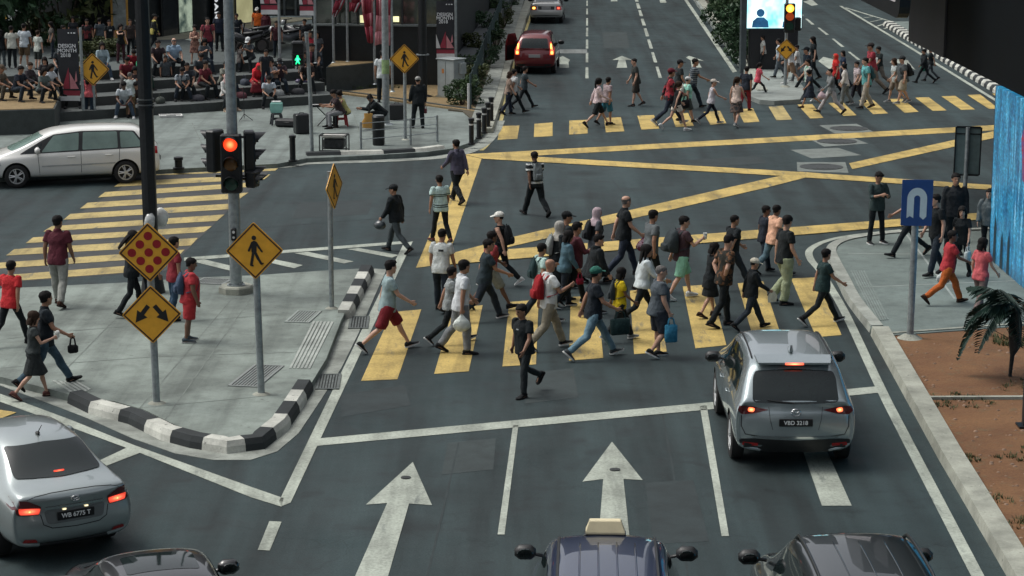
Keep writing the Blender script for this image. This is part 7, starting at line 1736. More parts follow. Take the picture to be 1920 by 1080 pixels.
def flag(root, P, pts, m, seed):
    rnd = random.Random(seed); mb = MB(); rows = []
    for (xa, xb, y) in pts:
        A, B = atY(xa, y, P.y), atY(xb, y, P.y); rows.append([Vector((A.x - P.x + (B.x - A.x) * u, .06 * math.sin(9 * u + y * .2) - .05, A.z - P.z - .03 * math.sin(6 * u + y))) for u in np.linspace(0, 1, 7)])
    for k in range(len(rows) - 1):
        for i in range(6): mb.add([rows[k][i], rows[k + 1][i], rows[k + 1][i + 1], rows[k][i + 1]], [(0, 1, 2, 3)], (i + k) % 5 == 0 and 1 or 0)
    o = mb.build('flag_cloth', m, root, fix=False); o.data.polygons.foreach_set('use_smooth', [True] * len(o.data.polygons))
    sm = o.modifiers.new('thickness', 'SOLIDIFY'); sm.thickness = .008
for i, (x, y, z, lab, pts, m) in enumerate((
    (626, 118, 1.05, 'grey flag pole with a red and white flag hanging to its left', [(630, 656, -20), (630, 648, 0), (624, 640, 18), (623, 632, 30)], [BANR, BANW]),
    (652, 116, 1.05, 'grey flag pole with a small red flag at the top of the picture', [(654, 690, -20), (655, 678, 5), (655, 668, 22)], [BANR, BANW]),
    (664, 114, 1.05, 'slim bare grey flag pole between the small red flag and the long red flag', None, None),
    (703, 158, .3, 'grey flag pole with a long red flag hanging down', [(676, 702, -20), (680, 700, 25), (684, 699, 50), (689, 700, 80)], [BANR, BANP]),
    (736, 172, .3, 'grey flag pole with a long pink and red flag hanging down', [(706, 734, -20), (706, 732, 30), (704, 732, 60), (703, 732, 84)], [BANP, BANR]),
    (757, 150, .3, 'slim bare grey pole behind the diamond crossing sign', None, None), (823, 110, 1.0, 'thin grey pole left of the banner above the cabinet', None, None))):
    r0, P = pole(x, y, z, -60, .05, lab)
    if pts: flag(r0, P, pts, m, i)
P = at(846, 182, .18); root = thing('utility_cabinet', 'pale grey metal utility cabinet beside the shrubs', 'cabinet', P, R(-38))
mb = MB(); mb.box((0, 0, .70), (.78, .62, 1.3), bev=.02); mb.build('body', mat('cabinet_grey', (.30, .335, .335), .5, .1, .15, 3), root); mb = MB(); mb.box((0, 0, 1.375), (.86, .70, .05), bev=.015); mb.build('roof', mat('cabinet_grey', (.30, .335, .335), .5, .1, .15, 3), root)
mb = MB(); mb.box((0, 0, .03), (.84, .68, .08)); mb.build('plinth', KERBC, root); mb = MB(); mb.box((-.12, -.315, .95), (.10, .006, .16)); mb.build('warning_label', mat('orange_label', (.4, .16, .04), .5), root); mb = MB(); mb.box((.45, .1, 1.05), (.12, .3, .4), bev=.01); mb.build('meter_box', mat('cabinet_grey', (.30, .335, .335), .5, .1, .15, 3), root); mb = MB(); mb.box((0, -.312, .7), (.012, .006, 1.2)); mb.build('door_gap', TRIM, root)
P = at(627, 284, .13); root = thing('generator', 'small black portable generator with pale top near the plaza kerb', 'generator', P, R(-6))
mb = MB()
for x in (-.4, .4):
    for y in (-.24, .24): mb.tube([(x, y, 0), (x, y, .5)], .018, 8)
    mb.tube([(x, -.24, .5), (x, .24, .5)], .018, 8)
for y in (-.24, .24): mb.tube([(-.4, y, .5), (.4, y, .5)], .018, 8); mb.tube([(-.4, y, .05), (.4, y, .05)], .018, 8)
mb.build('frame', BLKM, root); mb = MB(); mb.box((0, 0, .25), (.62, .38, .32), bev=.05); mb.cyl((.2, 0, .4), .1, .06, 14); mb.build('engine', mat('engine_dark', (.03, .034, .036), .45, .3, .5, 9), root); mb = MB(); mb.box((0, 0, .46), (.7, .42, .08), bev=.03); mb.build('fuel_tank', mat('cream_tank', (.45, .45, .41), .4), root)
def stool(px, py, label, col, h=.42):
    P = at(px, py, .13); root = thing('stool', label, 'stool', P, R(15)); m = mat('stool_plastic', col, .4, 0, .1, 6)
    mb = MB(); mb.box((0, 0, h), (.32, .32, .04), bev=.015); mb.build('seat', m, root)
    for sx in (-1, 1):
        for sy in (-1, 1): mb = MB(); mb.tube([(sx * .13, sy * .13, h - .02), (sx * .18, sy * .18, 0)], [(.035, .02), (.03, .02)], 8); mb.build('leg', m, root)
    mb = MB()
    for sx in (-1, 1): mb.box((sx * .155, 0, h * .55), (.015, .26, .04)); mb.box((0, sx * .155, h * .55), (.26, .015, .04))
    mb.build('stretcher', m, root)
stool(640, 236, 'red plastic stool beside the keyboard', (.36, .03, .04))
stool(519, 234, 'folding stool with dark legs under the mint green bag', (.04, .045, .05), .36)
P = at(519, 234, .13) + Vector((0, 0, .40)); mb = MB(); mb.rings([[Vector((x * k, y * k, z)) for x, y in ((-.2, -.13), (.2, -.13), (.2, .13), (-.2, .13))] for z, k in ((0, .85), (.1, 1), (.3, .98), (.34, .8))]); o = mb.build('cool_bag', mat('mint_fabric', (.22, .46, .40), .8, 0, .15, 5)); o.location = P; tag(o, 'mint green bag with white top on a folding stool', 'bag')
mb = MB(); mb.box((0, 0, .36), (.3, .2, .03), bev=.01); mb.build('lid', mat('white_fabric', (.55, .56, .55), .8), o)
def speaker(px, py, s, label, yaw=0):
    P = at(px, py, .13); root = thing('loudspeaker', label, 'speaker', P, R(yaw)); mb = MB(); mb.box((0, 0, s[2] / 2), s, bev=.03); mb.build('cabinet', BLKM, root); mb = MB(); mb.box((0, -s[1] / 2 - .008, s[2] / 2), (s[0] * .86, .012, s[2] * .86)); mb.build('grille', mat('speaker_grille', (.02, .022, .024), .7, .2, .3, 60), root)
    mb = MB(); mb.tube([(-.08, 0, s[2] + .005), (-.06, 0, s[2] + .04), (.06, 0, s[2] + .04), (.08, 0, s[2] + .005)], .012, 6); mb.build('handle', BLKM, root)
speaker(566, 250, (.46, .40, .62), 'black loudspeaker beside the green man signal post', 20)
speaker(744, 224, (.48, .36, .52), 'black amplifier box beside the litter bin', 0)
P = at(541, 238, .13); root = thing('instrument_case', 'long low black instrument case lying by the loudspeaker', 'case', P, R(-12)); mb = MB(); mb.box((0, 0, .14), (.85, .34, .26), bev=.06); mb.build('shell', mat('case_black', (.014, .015, .017), .6, 0, .2, 9), root); mb = MB(); mb.tube([(-.1, -.17, .16), (-.08, -.21, .17), (.08, -.21, .17), (.1, -.17, .16)], .012, 6); mb.build('handle', TRIM, root)
P = at(612, 236, .13); root = thing('keyboard', 'black electronic keyboard on crossed legs in front of the busker', 'keyboard', P, R(8)); mb = MB(); mb.box((0, -.12, .68), (1.0, .28, .08), bev=.015); mb.build('case', BLKM, root); mb = MB(); mb.box((0, -.17, .7225), (.9, .14, .006)); mb.build('keys', mat('white_keys', (.55, .56, .55), .4), root)
for s in (1, -1): mb = MB(); mb.tube([(-s * .3, -.12 + .02 * s, .64), (s * .3, -.12 + .02 * s, .02)], .018, 6); mb.build('leg', TRIM, root)
P = at(567, 184, .16); root = thing('suitcase', 'purple suitcase at the foot of the steps', 'suitcase', P, R(10)); mb = MB(); mb.box((0, 0, .36), (.46, .28, .64), bev=.05); mb.build('shell', mat('purple_shell', (.055, .04, .10), .4, 0, .15, 6), root); mb = MB(); mb.tube([(-.1, .1, .66), (-.1, .1, .8), (.1, .1, .8), (.1, .1, .66)], .012, 6); mb.build('handle', TRIM, root)
for s in (-.17, .17): mb = MB(); mb.tube([(s, -.02, .035), (s, .02, .035)], .035, 10); mb.build('wheel', RUB, root)
P = at(689, 243, .13); root = thing('guitar_case', 'yellow orange guitar standing in front of the crouching busker', 'guitar', P, R(20)); mb = MB()
mb.tube([(0, 0, .05), (.02, 0, .25), (.03, 0, .38), (.04, 0, .52)], [(.17, .05), (.20, .055), (.13, .05), (.15, .05)], 14, ref=(1, 0, 0)); mb.build('body', mat('orange_wood', (.50, .26, .05), .35, 0, .2, 5, coat=.5), root, 50); mb = MB(); mb.tube([(.045, -.03, .5), (.09, -.03, 1.0)], [(.03, .015), (.025, .015)], 8); mb.box((.095, -.03, 1.07), (.07, .025, .16)); mb.build('neck', TRIM, root); root.name = 'guitar'
P = at(458, 226, .13); root = thing('microphone_stand', 'slim black tripod stand right of the grey signal post', 'stand', P); mb = MB(); mb.tube([(0, 0, .08), (0, 0, 1.1)], .012, 6); mb.build('shaft', TRIM, root)
for k in range(3): mb = MB(); mb.tube([(0, 0, .22), (.28 * math.cos(2.1 * k), .28 * math.sin(2.1 * k), .01)], .012, 6); mb.build('leg', TRIM, root)
P = at(320, 219, .13); root = thing('paper_tray', 'flat white carton lying on the plaza behind the white car', 'carton', P, R(12)); mb = MB(); mb.rings([[Vector((x * k, y * k, z)) for x, y in ((-.38, -.28), (.38, -.28), (.38, .28), (-.38, .28))] for z, k in ((0, .95), (.07, 1), (.07, .95), (.02, .9))]); mb.build('tray', mat('white_card', (.6, .6, .58), .8, 0, .1, 5), root); mb = MB(); mb.box((.02, .05, .055), (.3, .2, .05), rz=.3, bev=.02); mb.build('contents', mat('crumpled_paper', (.3, .31, .3), .8, 0, .5, 9), root)
def bike(px, py, yaw, label, col):
    P = at(px, py, 1.33); root = thing('motorcycle', label, 'motorcycle', P, R(yaw), 'motorcycles on the upper plaza'); m = mat('bike_paint', col, .35, .1, .2, 6, coat=.6)
    for x in (-.62, .62):
        mb = MB(); mb.rings([[Vector((x + q * math.cos(t), d, .29 + q * math.sin(t))) for t in np.linspace(0, 2 * math.pi, 18, endpoint=False)] for d, q in ((-.05, .2), (-.055, .25), (0, .29), (.055, .25), (.05, .2), (-.05, .2))], cap0=False, cap1=False); w = mb.build('wheel', RUB, root, 50); mb = MB(); mb.tube([(x, -.03, .29), (x, .03, .29)], .19, 14); mb.build('rim', mat('dull_alloy', (.12, .12, .12), .4, .7), w)
    mb = MB(); mb.tube([(.5, 0, .72), (.2, 0, .55), (-.1, 0, .48), (-.5, 0, .62), (-.72, 0, .74)], [(.08, .12), (.13, .16), (.15, .18), (.13, .14), (.05, .06)], 12, ref=(0, 1, 0)); mb.build('body', m, root, True)
    mb = MB(); mb.tube([(.1, 0, .74), (-.3, 0, .76), (-.65, 0, .80)], [(.11, .05), (.13, .06), (.09, .05)], 10, ref=(0, 1, 0)); mb.build('seat', TRIM, root, True)
    mb = MB(); mb.tube([(.62, 0, .29), (.5, 0, .7), (.42, 0, .98)], .03, 8); mb.build('fork', TRIM, root); mb = MB(); mb.tube([(.36, -.34, 1.0), (.44, -.1, .98), (.44, .1, .98), (.36, .34, 1.0)], .018, 8); mb.build('handlebar', TRIM, root); mb = MB(); mb.ell((.56, 0, .86), (.09, .11, .11), 10, 8); mb.build('headlight', mat('lamp_glass', (.4, .42, .42), .15, 0, .1, 5, coat=1), root, True)
bike(462, 100, 205, 'dark motorcycle behind the grey signal post on the upper plaza', (.012, .013, .015)); bike(478, 90, 215, 'black motorcycle beside the person in orange', (.016, .016, .02)); bike(556, 84, 160, 'dark motorcycle below the two hull banners', (.02, .022, .026)); bike(536, 96, 205, 'motorcycle with pale handlebar between the two banner poles', (.10, .11, .12))
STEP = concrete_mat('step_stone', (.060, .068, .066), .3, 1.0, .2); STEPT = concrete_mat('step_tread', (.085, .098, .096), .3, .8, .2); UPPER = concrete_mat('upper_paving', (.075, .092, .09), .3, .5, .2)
nrm_ = STN; tng_ = Vector((STN.y, -STN.x, 0)); L0 = [ST0 + tng_ * ((at(x, y, PZ) - ST0).dot(tng_)) for x, y in ((-60, 232), (613, 187))]
for k in range(4):
    A = [p + nrm_ * 1.2 * k for p in L0]; B = [p + nrm_ * (1.2 * (k + 1) + .02 if k < 3 else 40) for p in L0]
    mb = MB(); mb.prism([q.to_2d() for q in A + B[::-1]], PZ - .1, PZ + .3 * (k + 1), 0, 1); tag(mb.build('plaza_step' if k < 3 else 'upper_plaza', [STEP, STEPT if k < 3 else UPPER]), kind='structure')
PLANT = concrete_mat('planter_granite', (.050, .060, .058), .25, 1.2, .15)
def planter(name, quad, z0, z1, soil, label, wall=.14):
    P = [at(x, y, z0) for x, y in quad]; c = sum(P, Vector()) / len(P); root = thing(name, label, 'planter', c)
    mb = MB(); mb.prism([(q - c).to_2d() for q in P], -.05, z1 - z0); mb.build('wall', PLANT, root)
    mb = MB(); mb.prism([((q - c) * .965).to_2d() for q in P], z1 - z0 - .04, z1 - z0 + .02); mb.build('soil', soil, root); return root
planter('planter', [(-80, 256), (104, 250), (116, 222), (106, 206), (-80, 212)], PZ, .90, SOIL2, 'low dark planter wall with brown soil on top at the left edge')
planter('planter', [(612, 174), (706, 164), (770, 152), (800, 132), (640, 146)], PZ, 1.05, SOIL2, 'dark wedge planter in front of the black building plinth, with brown soil')
slab('soil_strip', [(632, 173), (700, 182), (765, 191), (830, 200), (897, 209), (880, 190), (838, 170), (815, 140), (760, 152), (706, 165)], .19, SOIL2)
mb = MB(); mb.sweep([at(x, y, .12) for x, y in ((628, 173), (700, 183), (765, 192), (830, 202), (899, 211))], [(0, 0), (0, .10), (.12, .10), (.12, 0)]); tag(mb.build('soil_strip_edging', PLANT), kind='structure')
rnd = random.Random(5)
for i, (x, kz, col, lb) in enumerate(((310, 1, (.05, .05, .06), 'dark bag lying on the second step right of the black lamp post'), (345, 2, (.22, .20, .17), 'beige bag on the third step above the pink headscarf'), (410, 1, (.10, .03, .04), 'maroon bag on the step beside the grey signal post'), (500, 1, (.3, .31, .3), 'pale bag on the step behind the woman in white shorts'),
        (455, 2, (.03, .04, .06), 'navy bag on the third step right of the grey signal post'), (548, 1, (.04, .04, .045), 'black bag on the step above the purple suitcase'), (225, 1, (.05, .06, .05), 'olive bag on the step left of the grey haired man'), (150, 1, (.2, .05, .06), 'red bag on the step behind the dark banner'))):
    t = (at(x, 190, PZ) - ST0).dot(tng_); p = ST0 + tng_ * t + nrm_ * (1.2 * (kz - 1) + .75); p.z = PZ + .3 * kz; mb = MB()
    mb.rings([[Vector((.24 * k * math.cos(a) * (1 + .1 * math.sin(3 * a + i)), .16 * k * math.sin(a), z)) for a in np.linspace(0, 2 * math.pi, 12, endpoint=False)] for z, k in ((0, .95), (.06, 1.05), (.14, .98), (.20, .7), (.22, .3))]); mb.tube([(-.14, 0, .17), (-.09, 0, .34), (.09, 0, .34), (.14, 0, .17)], .014, 6)
    o = mb.build('bag', mat('bag_fabric', col, .8, 0, .25, 9), smooth=50); o.location = p; o.rotation_euler = (0, 0, i * 1.3); tag(o, lb, 'bag', 'bags on the plaza steps')
BLACKW = mat('black_cladding', (.010, .013, .015), .35, .1, .3, 2); DARKW = mat('dark_wall', (.020, .025, .027), .6, 0, .3, 2)
def lit(name, col, s, sc=2.0, c2=None):
    m, nt, b = node_mat(name); v = coords(nt); f = noise_tex(nt, v, sc, 4, .6)
    c = ramp(nt, f, [(.35, c2 or tuple(x * .45 for x in col)), (.62, col)]); nt.links.new(c, b.inputs['Base Color']); nt.links.new(c, b.inputs['Emission Color']); b.inputs['Emission Strength'].default_value = s; b.inputs['Roughness'].default_value = .3; return m
A, B = at(236, 80, 1.33), at(486, 38, 1.33)
ang = math.atan2(B.y - A.y, B.x - A.x); Lf = (B - A).length
root = thing('shop_building', 'dark shop building with lit display windows behind the upper plaza', 'building', A, ang)
mb = MB(); mb.box((Lf / 2, 2.0, 4), (Lf, 3.9, 8)); mb.build('wall', BLACKW, root)
def fx(px, py=60):                      # distance along the front for a picture column
    d = ray(px, py); n = Vector((math.sin(ang), -math.cos(ang), 0)); t = (A - CAM).dot(n) / d.dot(n); q = CAM + d * t - A
    return q.x * math.cos(ang) + q.y * math.sin(ang), q.z
def panel(name, x0, x1, y0, y1, m, y=-.02, parent=None, d=.03):
    a, z1 = fx(x0, y0); b, _ = fx(x1, y0); _, z0 = fx((x0 + x1) / 2, y1)
    mb = MB(); mb.box(((a + b) / 2, y, (z0 + z1) / 2), (abs(b - a), d, abs(z1 - z0))); return mb.build(name, m, parent or root)
w1 = panel('display_window', 329, 356, -60, 60, lit('lit_window_picture', (.42, .50, .38), .45, 1.6, (.05, .08, .07)), -.04)
panel('display_window', 439, 470, -60, 47, lit('lit_cream_window', (.52, .50, .28), .5, .7, (.36, .34, .18)), -.04)
panel('door_panel', 300, 328, -60, 74, mat('door_black', (.016, .02, .024), .2, 0, .2, 2, coat=.5), -.05)
for x in (297, 328.5, 357.5, 394, 437): panel('mullion', x, x + 1.6, -60, 74, mat('dark_mullion', (.03, .034, .035), .4, .4), -.06)
panel('blade_column', 394, 428, -60, 66, mat('column_black', (.007, .009, .013), .3, 0, .2, 2), -.10, d=.12)
a, z = fx(398, 15); l = place('lettering', text_mesh('DAN', .42, .02, 1.25, .01), lit('white_lettering', (.8, .82, .84), .55, 1, (.7, .72, .74)), root)
l.matrix_local = Matrix.Translation((a, -.19, z + .05)) @ FACE @ Matrix.Rotation(-math.pi / 2, 4, 'Z')
mb = MB(); n_ = Vector((math.sin(ang), -math.cos(ang), 0)); u_ = Vector((math.cos(ang), math.sin(ang), 0))
mb.prism([q.to_2d() for q in (A + u_ * 1.2, A + u_ * (Lf + 2), A + u_ * (Lf + 2) + n_ * 1.9, A + u_ * 2.0 + n_ * 1.3)], 1.30, 1.336); tag(mb.build('shop_apron', concrete_mat('pale_stone', (.27, .26, .19), .3, .6, .2)), kind='structure')
P = at(226, 82, 1.33); root = thing('poster_stand', 'tall orange bordered poster panel left of the black lamp post', 'poster', P, R(8)); m_ = pxm(P)
mb = MB(); mb.box((0, 0, 2.2), (32 * m_, .12, 4.4)); mb.build('frame', mat('orange_board', (.42, .22, .035), .5, 0, .25, 3), root); mb = MB(); mb.box((0, -.07, 2.0), (24 * m_, .02, 2.9)); mb.build('poster', mat('grey_poster', (.17, .19, .18), .5, 0, .75, 2.2), root)
A2, B2 = at(470, 30, 1.33), at(640, 30, 1.33)
root = thing('glazed_building', 'dim glazed lobby behind the hull banners', 'building', A2, math.atan2(B2.y - A2.y, B2.x - A2.x)); L2 = (B2 - A2).length
mb = MB(); mb.box((L2 / 2, 2, 4), (L2 + 6, 3.8, 8)); mb.build('wall', DARKW, root)
for i in range(9): mb = MB(); mb.box((i * L2 / 8, -.06, 3), (.10, .12, 6)); mb.build('mullion', mat('grey_mullion', (.10, .12, .125), .4, .4), root)
for i in range(8): mb = MB(); mb.box((i * L2 / 8 + L2 / 16, .06, 2.6), (L2 / 8 - .12, .08, 4.6)); mb.build('window_pane', mat('lobby_glass', (.035, .042, .040), .12, 0, .8, .9, coat=1), root)
A3, B3 = at(588, 122, .9), at(838, 124, .9); ang3 = math.atan2(B3.y - A3.y, B3.x - A3.x); L3 = (B3 - A3).length
root = thing('pavilion_building', 'low glazed pavilion on a black plinth behind the flag poles', 'building', A3, ang3)
hz = zat(48, A3); mb = MB(); mb.box((L3 / 2, 1.6, hz / 2 - .4), (L3, 3.2, hz + .8)); mb.build('plinth', BLACKW, root)
mb = MB(); mb.box((L3 / 2, 1.5, hz + .03), (L3 + .1, 3.3, .06)); mb.build('sill', mat('sill_grey', (.12, .14, .14), .5), root)
for i in range(7): mb = MB(); mb.box((i * L3 / 6, .1, hz + 1.5), (.07, .1, 2.9)); mb.build('mullion', mat('dark_mullion', (.03, .034, .035), .4, .4), root)
GL2 = mat('pavilion_glass', (.045, .055, .045), .08, 0, .85, 1.1, coat=1)
for i in range(6): mb = MB(); mb.box(((i + .5) * L3 / 6, .16, hz + 1.5), (L3 / 6 - .08, .03, 2.85)); mb.build('window_pane', GL2, root)
mb = MB(); mb.box((L3 / 2, 1.7, hz + 3.0), (L3 + .3, 3.6, .25)); mb.build('roof', DARKW, root)
for x, w, h, s in ((.40, .5, .28, .9), (.62, .22, .2, 1.4)): mb = MB(); mb.box((L3 * x, .12, hz + .25), (w, .03, h)); mb.build('lit_sign', lit('lit_pale_sign', (.75, .72, .38), s, 3, (.5, .5, .28)), root)
W0, W1 = at(856, 128, .2), at(962, -30, .2); d = (W1 - W0); a4 = math.atan2(d.y, d.x)
root = thing('boundary_wall', 'dark stone wall sloping away beside the fence on the far left road', 'wall', W0, a4); mb = MB(); mb.box((d.length / 2, .25, 2.6), (d.length, .4, 5.2)); mb.build('stone', DARKW, root); mb = MB(); mb.box((d.length / 2, -.35, .25), (d.length, .7, .5)); mb.build('base_ledge', mat('ledge_grey', (.045, .055, .058), .6, 0, .2, 2), root)
def fence(pts, h, label):
    P0 = at(*pts[0], .18); root = thing('fence', label, 'fence', P0); Q = resample([at(x, y, .18) - P0 for x, y in pts], 2.2); m = mat('fence_green_grey', (.055, .085, .085), .5, .4, .2, 8)
    for q in Q: mb = MB(); mb.tube([q, q + Vector((0, 0, h + .08))], .035, 8); mb.build('post', m, root)
    mb = MB()
    for a, b in zip(Q[:-1], Q[1:]):
        for k in range(1, 14): p = a.lerp(b, k / 14); mb.tube([p + Vector((0, 0, .08)), p + Vector((0, 0, h))], .007, 4)
        for z in (.08, h * .5, h): mb.tube([a + Vector((0, 0, z)), b + Vector((0, 0, z))], .014, 4)
    mb.build('mesh_panel', m, root)
fence([(882, 205), (905, 135), (930, 65), (953, 0), (964, -30)], 1.15, 'grey green mesh fence along the planting of the far left road')
P = at(879, 205, .18); mb = MB(); mb.cyl((0, 0, 0), .05, .85, 10); mb.cyl((0, 0, .85), .06, .03, 10); o = mb.build('marker_post', mat('white_post', (.5, .51, .5), .5)); o.location = P; tag(o, 'short white marker post at the near end of the mesh fence', 'post')
def leaf_mat(name, a, b_):
    m, nt, b = node_mat(name); v = coords(nt, 'World'); f = noise_tex(nt, v, 3.5, 3, .7); g = noise_tex(nt, v, 40, 2, .6)
    c = mix(nt, ramp(nt, f, [(.3, a), (.7, b_)]), ramp(nt, g, [(.3, .6), (.7, 1.35)]), .8, 'MULTIPLY'); nt.links.new(c, b.inputs['Base Color']); b.inputs['Roughness'].default_value = .55; b.inputs['Specular IOR Level'].default_value = .3; return m
LEAF1 = leaf_mat('dark_leaves', (.016, .042, .022), (.045, .095, .04)); LEAF2 = leaf_mat('mid_leaves', (.02, .045, .02), (.055, .10, .035)); LEAF3 = leaf_mat('olive_leaves', (.03, .045, .016), (.08, .095, .03)); BARK = mat('bark', (.05, .038, .028), .9, 0, .3, 8)
def foliage_mesh(name, r, n, size, seed, clumps=9, narrow=1.0):
    rnd = random.Random(seed); mb = MB(); cs = []
    for k in range(clumps):
        a, z, q = rnd.uniform(0, 6.28), rnd.uniform(-.75, .85), rnd.uniform(.25, .8); cs.append((Vector((r[0] * q * math.cos(a), r[1] * q * math.sin(a), r[2] * z)), rnd.uniform(.28, .5)))
    for i in range(n):
        c, k = rnd.choice(cs); d = Vector((rnd.gauss(0, 1), rnd.gauss(0, 1), rnd.gauss(0, 1))).normalized() * rnd.uniform(.45, 1.0) ** .6 * k
        p = c + Vector((d.x * r[0], d.y * r[1], d.z * r[2])); s = size * rnd.uniform(.6, 1.4)
        u = Vector((rnd.gauss(0, 1), rnd.gauss(0, 1), rnd.gauss(0, .8))).normalized(); w = u.cross(Vector((rnd.gauss(0, 1), rnd.gauss(0, 1), rnd.gauss(0, 1)))).normalized() * narrow
        mb.add([p - u * s, p + w * s * .45, p + u * s, p - w * s * .45 + u.cross(w) * s * .15], [(0, 1, 2), (0, 2, 3)])
    return mb.mesh(name, fix=False)
FOL = [foliage_mesh('foliage', (1, 1, 1), 1500, .10, k, 11) for k in range(4)]
def shrub(P, r, leaf, k, label, name='shrub', group=None, cat='shrub', trunk=True):
    root = thing(name, label, cat, P, 0, group); o = place('foliage', FOL[k % 4], leaf, root); o.scale = r; o.location = (0, 0, r[2] * .92); o.rotation_euler = (0, 0, k * 1.7)
    if trunk:
        mb = MB()
        for j in range(3): mb.tube([(0, 0, -.05), (r[0] * .25 * math.cos(j * 2.1 + k), r[1] * .25 * math.sin(j * 2.1 + k), r[2] * .6), (r[0] * .5 * math.cos(j * 2.1 + k), r[1] * .5 * math.sin(j * 2.1 + k), r[2] * 1.3)], [.04, .03, .012], 6)
        mb.build('stem', BARK, root)
ordn = ['first', 'second', 'third', 'fourth', 'fifth', 'sixth', 'seventh', 'eighth', 'ninth', 'tenth', 'eleventh', 'twelfth', 'thirteenth', 'fourteenth']
for i, (x, y, s) in enumerate(((866, 198, .6), (884, 196, .5), (894, 168, .55), (874, 160, .7), (914, 128, .5), (896, 112, .7), (930, 92, .5), (914, 72, .75), (945, 52, .5), (930, 34, .8), (960, 10, .55), (946, -8, .8))):
    shrub(at(x, y, .16), (s, s, s * .85), (LEAF2, LEAF1, LEAF3)[i % 3], i, '%s leafy shrub from the near end of the bank beside the far left road' % ordn[i], group='shrubs on the bank beside the far left road')
for i, (x, y, s) in enumerate(((1404, 118, .7), (1396, 98, .95), (1384, 78, 1.0), (1372, 58, 1.05), (1360, 38, 1.1), (1352, 18, 1.15), (1342, -2, 1.2), (1380, 104, .7))):
    shrub(at(x, y, .2), (s * 1.0, s * 1.2, s * 1.15), (LEAF1, LEAF1, LEAF2)[i % 3], i + 1, '%s dark shrub from the near end of the median planting' % ordn[i], group='shrubs on the median')
for i, (x, y, s, hgt) in enumerate(((12, 92, 2.2, 2.6), (70, 88, 2.0, 2.4), (118, 82, 2.2, 2.6), (160, 74, 2.0, 2.6), (200, 68, 1.8, 2.4), (40, 60, 2.6, 3.0), (130, 50, 2.6, 3.0), (-30, 96, 2.2, 2.4))):
    shrub(at(x, y, 1.33), (s, s * .7, hgt), (LEAF1, LEAF1, LEAF3)[i % 3], i, ['bushy dark tree behind the people in white tees', 'dark bushy tree behind the woman in white top', 'bushy dark tree left of the design banner top', 'dark tree above the design month banner', 'dark tree beside the orange poster panel', 'tall dark tree at the back of the left planting', 'tall dark tree at the back above the banner', 'bushy tree cut by the left picture edge'][i], 'bushy_tree', 'trees behind the upper plaza', 'tree')
for i, (x, y, s) in enumerate(((190, 110, .6), (208, 106, .65), (170, 114, .6))): shrub(at(x, y, 1.33), (s * 1.3, s, s * .6), LEAF3, i, ['low olive hedge plant above the left crossing sign', 'low olive hedge plant right of the left crossing sign', 'low olive hedge plant beside the dark banner'][i], group='hedge plants on the upper plaza')
P = at(45, 60, 1.33); root = thing('lit_kiosk', 'small glowing yellow kiosk sign among the dark trees', 'sign', P + Vector((0, -4, 0))); zz = zat(28, P + Vector((0, -4, 0))); mb = MB(); mb.box((0, 0, zz), (.36, .1, .42), bev=.02); mb.build('lit_panel', lit('lit_yellow', (1, .72, .16), 1.6, 5, (.8, .42, .06)), root); mb = MB(); mb.tube([(0, .03, 0), (0, .03, zz - .2)], .03, 8); mb.build('post', BLKM, root)
GRASSM = leaf_mat('grass_blades', (.03, .05, .018), (.08, .10, .035))
def tufts(name, quad, z, n, hgt, seed, m=None, label=None):
    rnd = random.Random(seed); a, b, c, d = [at(x, y, z) for x, y in quad]; mb = MB()
    for i in range(n):
        u, v = rnd.random(), rnd.random(); p = a.lerp(b, u).lerp(d.lerp(c, u), v)
        if mnoise.noise(p * .9) < .22: continue
        for k in range(7):
            t = rnd.uniform(0, 6.28); o = Vector((math.cos(t), math.sin(t), 0)); q = p + o * rnd.uniform(0, .07); h = hgt * rnd.uniform(.5, 1.2); s = Vector((-o.y, o.x, 0)) * .009
            mb.add([q - s, q + s, q + o * h * .5 + Vector((0, 0, h))], [(0, 1, 2)])
    return tag(mb.build(name, m or GRASSM, fix=False), kind='stuff')
tufts('grass', [(1730, 720), (1935, 690), (2000, 1090), (1920, 1085)], .12, 700, .06, 4); tufts('grass', [(1860, 622), (1930, 620), (1930, 680), (1870, 680)], .12, 160, .10, 9); tufts('grass', [(640, 165), (800, 178), (800, 150), (640, 150)], .19, 250, .14, 5); tufts('grass', [(-10, 200), (100, 196), (100, 180), (-10, 182)], .9, 120, .1, 6)
rnd = random.Random(11); mb = MB()
for i in range(260):
    x, y = rnd.uniform(1680, 1960), rnd.uniform(640, 1075)
    if x < 1665 + (y - 630) * .59 + 6: continue
    p = at(x, y, .12); s = rnd.uniform(.012, .04); mb.ell(p, (s, s * rnd.uniform(.6, 1), s * .6), 6, 4)
tag(mb.build('pebbles', mat('pebble', (.24, .16, .11), .9, 0, .4, 3)), kind='stuff')
P = at(1893, 706, .12); root = thing('palm_tree', 'young palm with drooping dark fronds on the right soil bed', 'palm', P); zt = zat(574, P)
mb = MB(); mb.tube([(0, 0, -.05), (.03, 0, zt * .3), (.07, 0, zt * .45), (.06, 0, zt * .75), (.05, 0, zt)], [.03, .04, .11, .12, .05], 10); mb.build('trunk', mat('palm_trunk', (.022, .022, .02), .9, 0, .4, 14, 40, .6), root, 50)
PALM = leaf_mat('palm_leaflets', (.008, .022, .018), (.02, .05, .035)); rnd = random.Random(2)
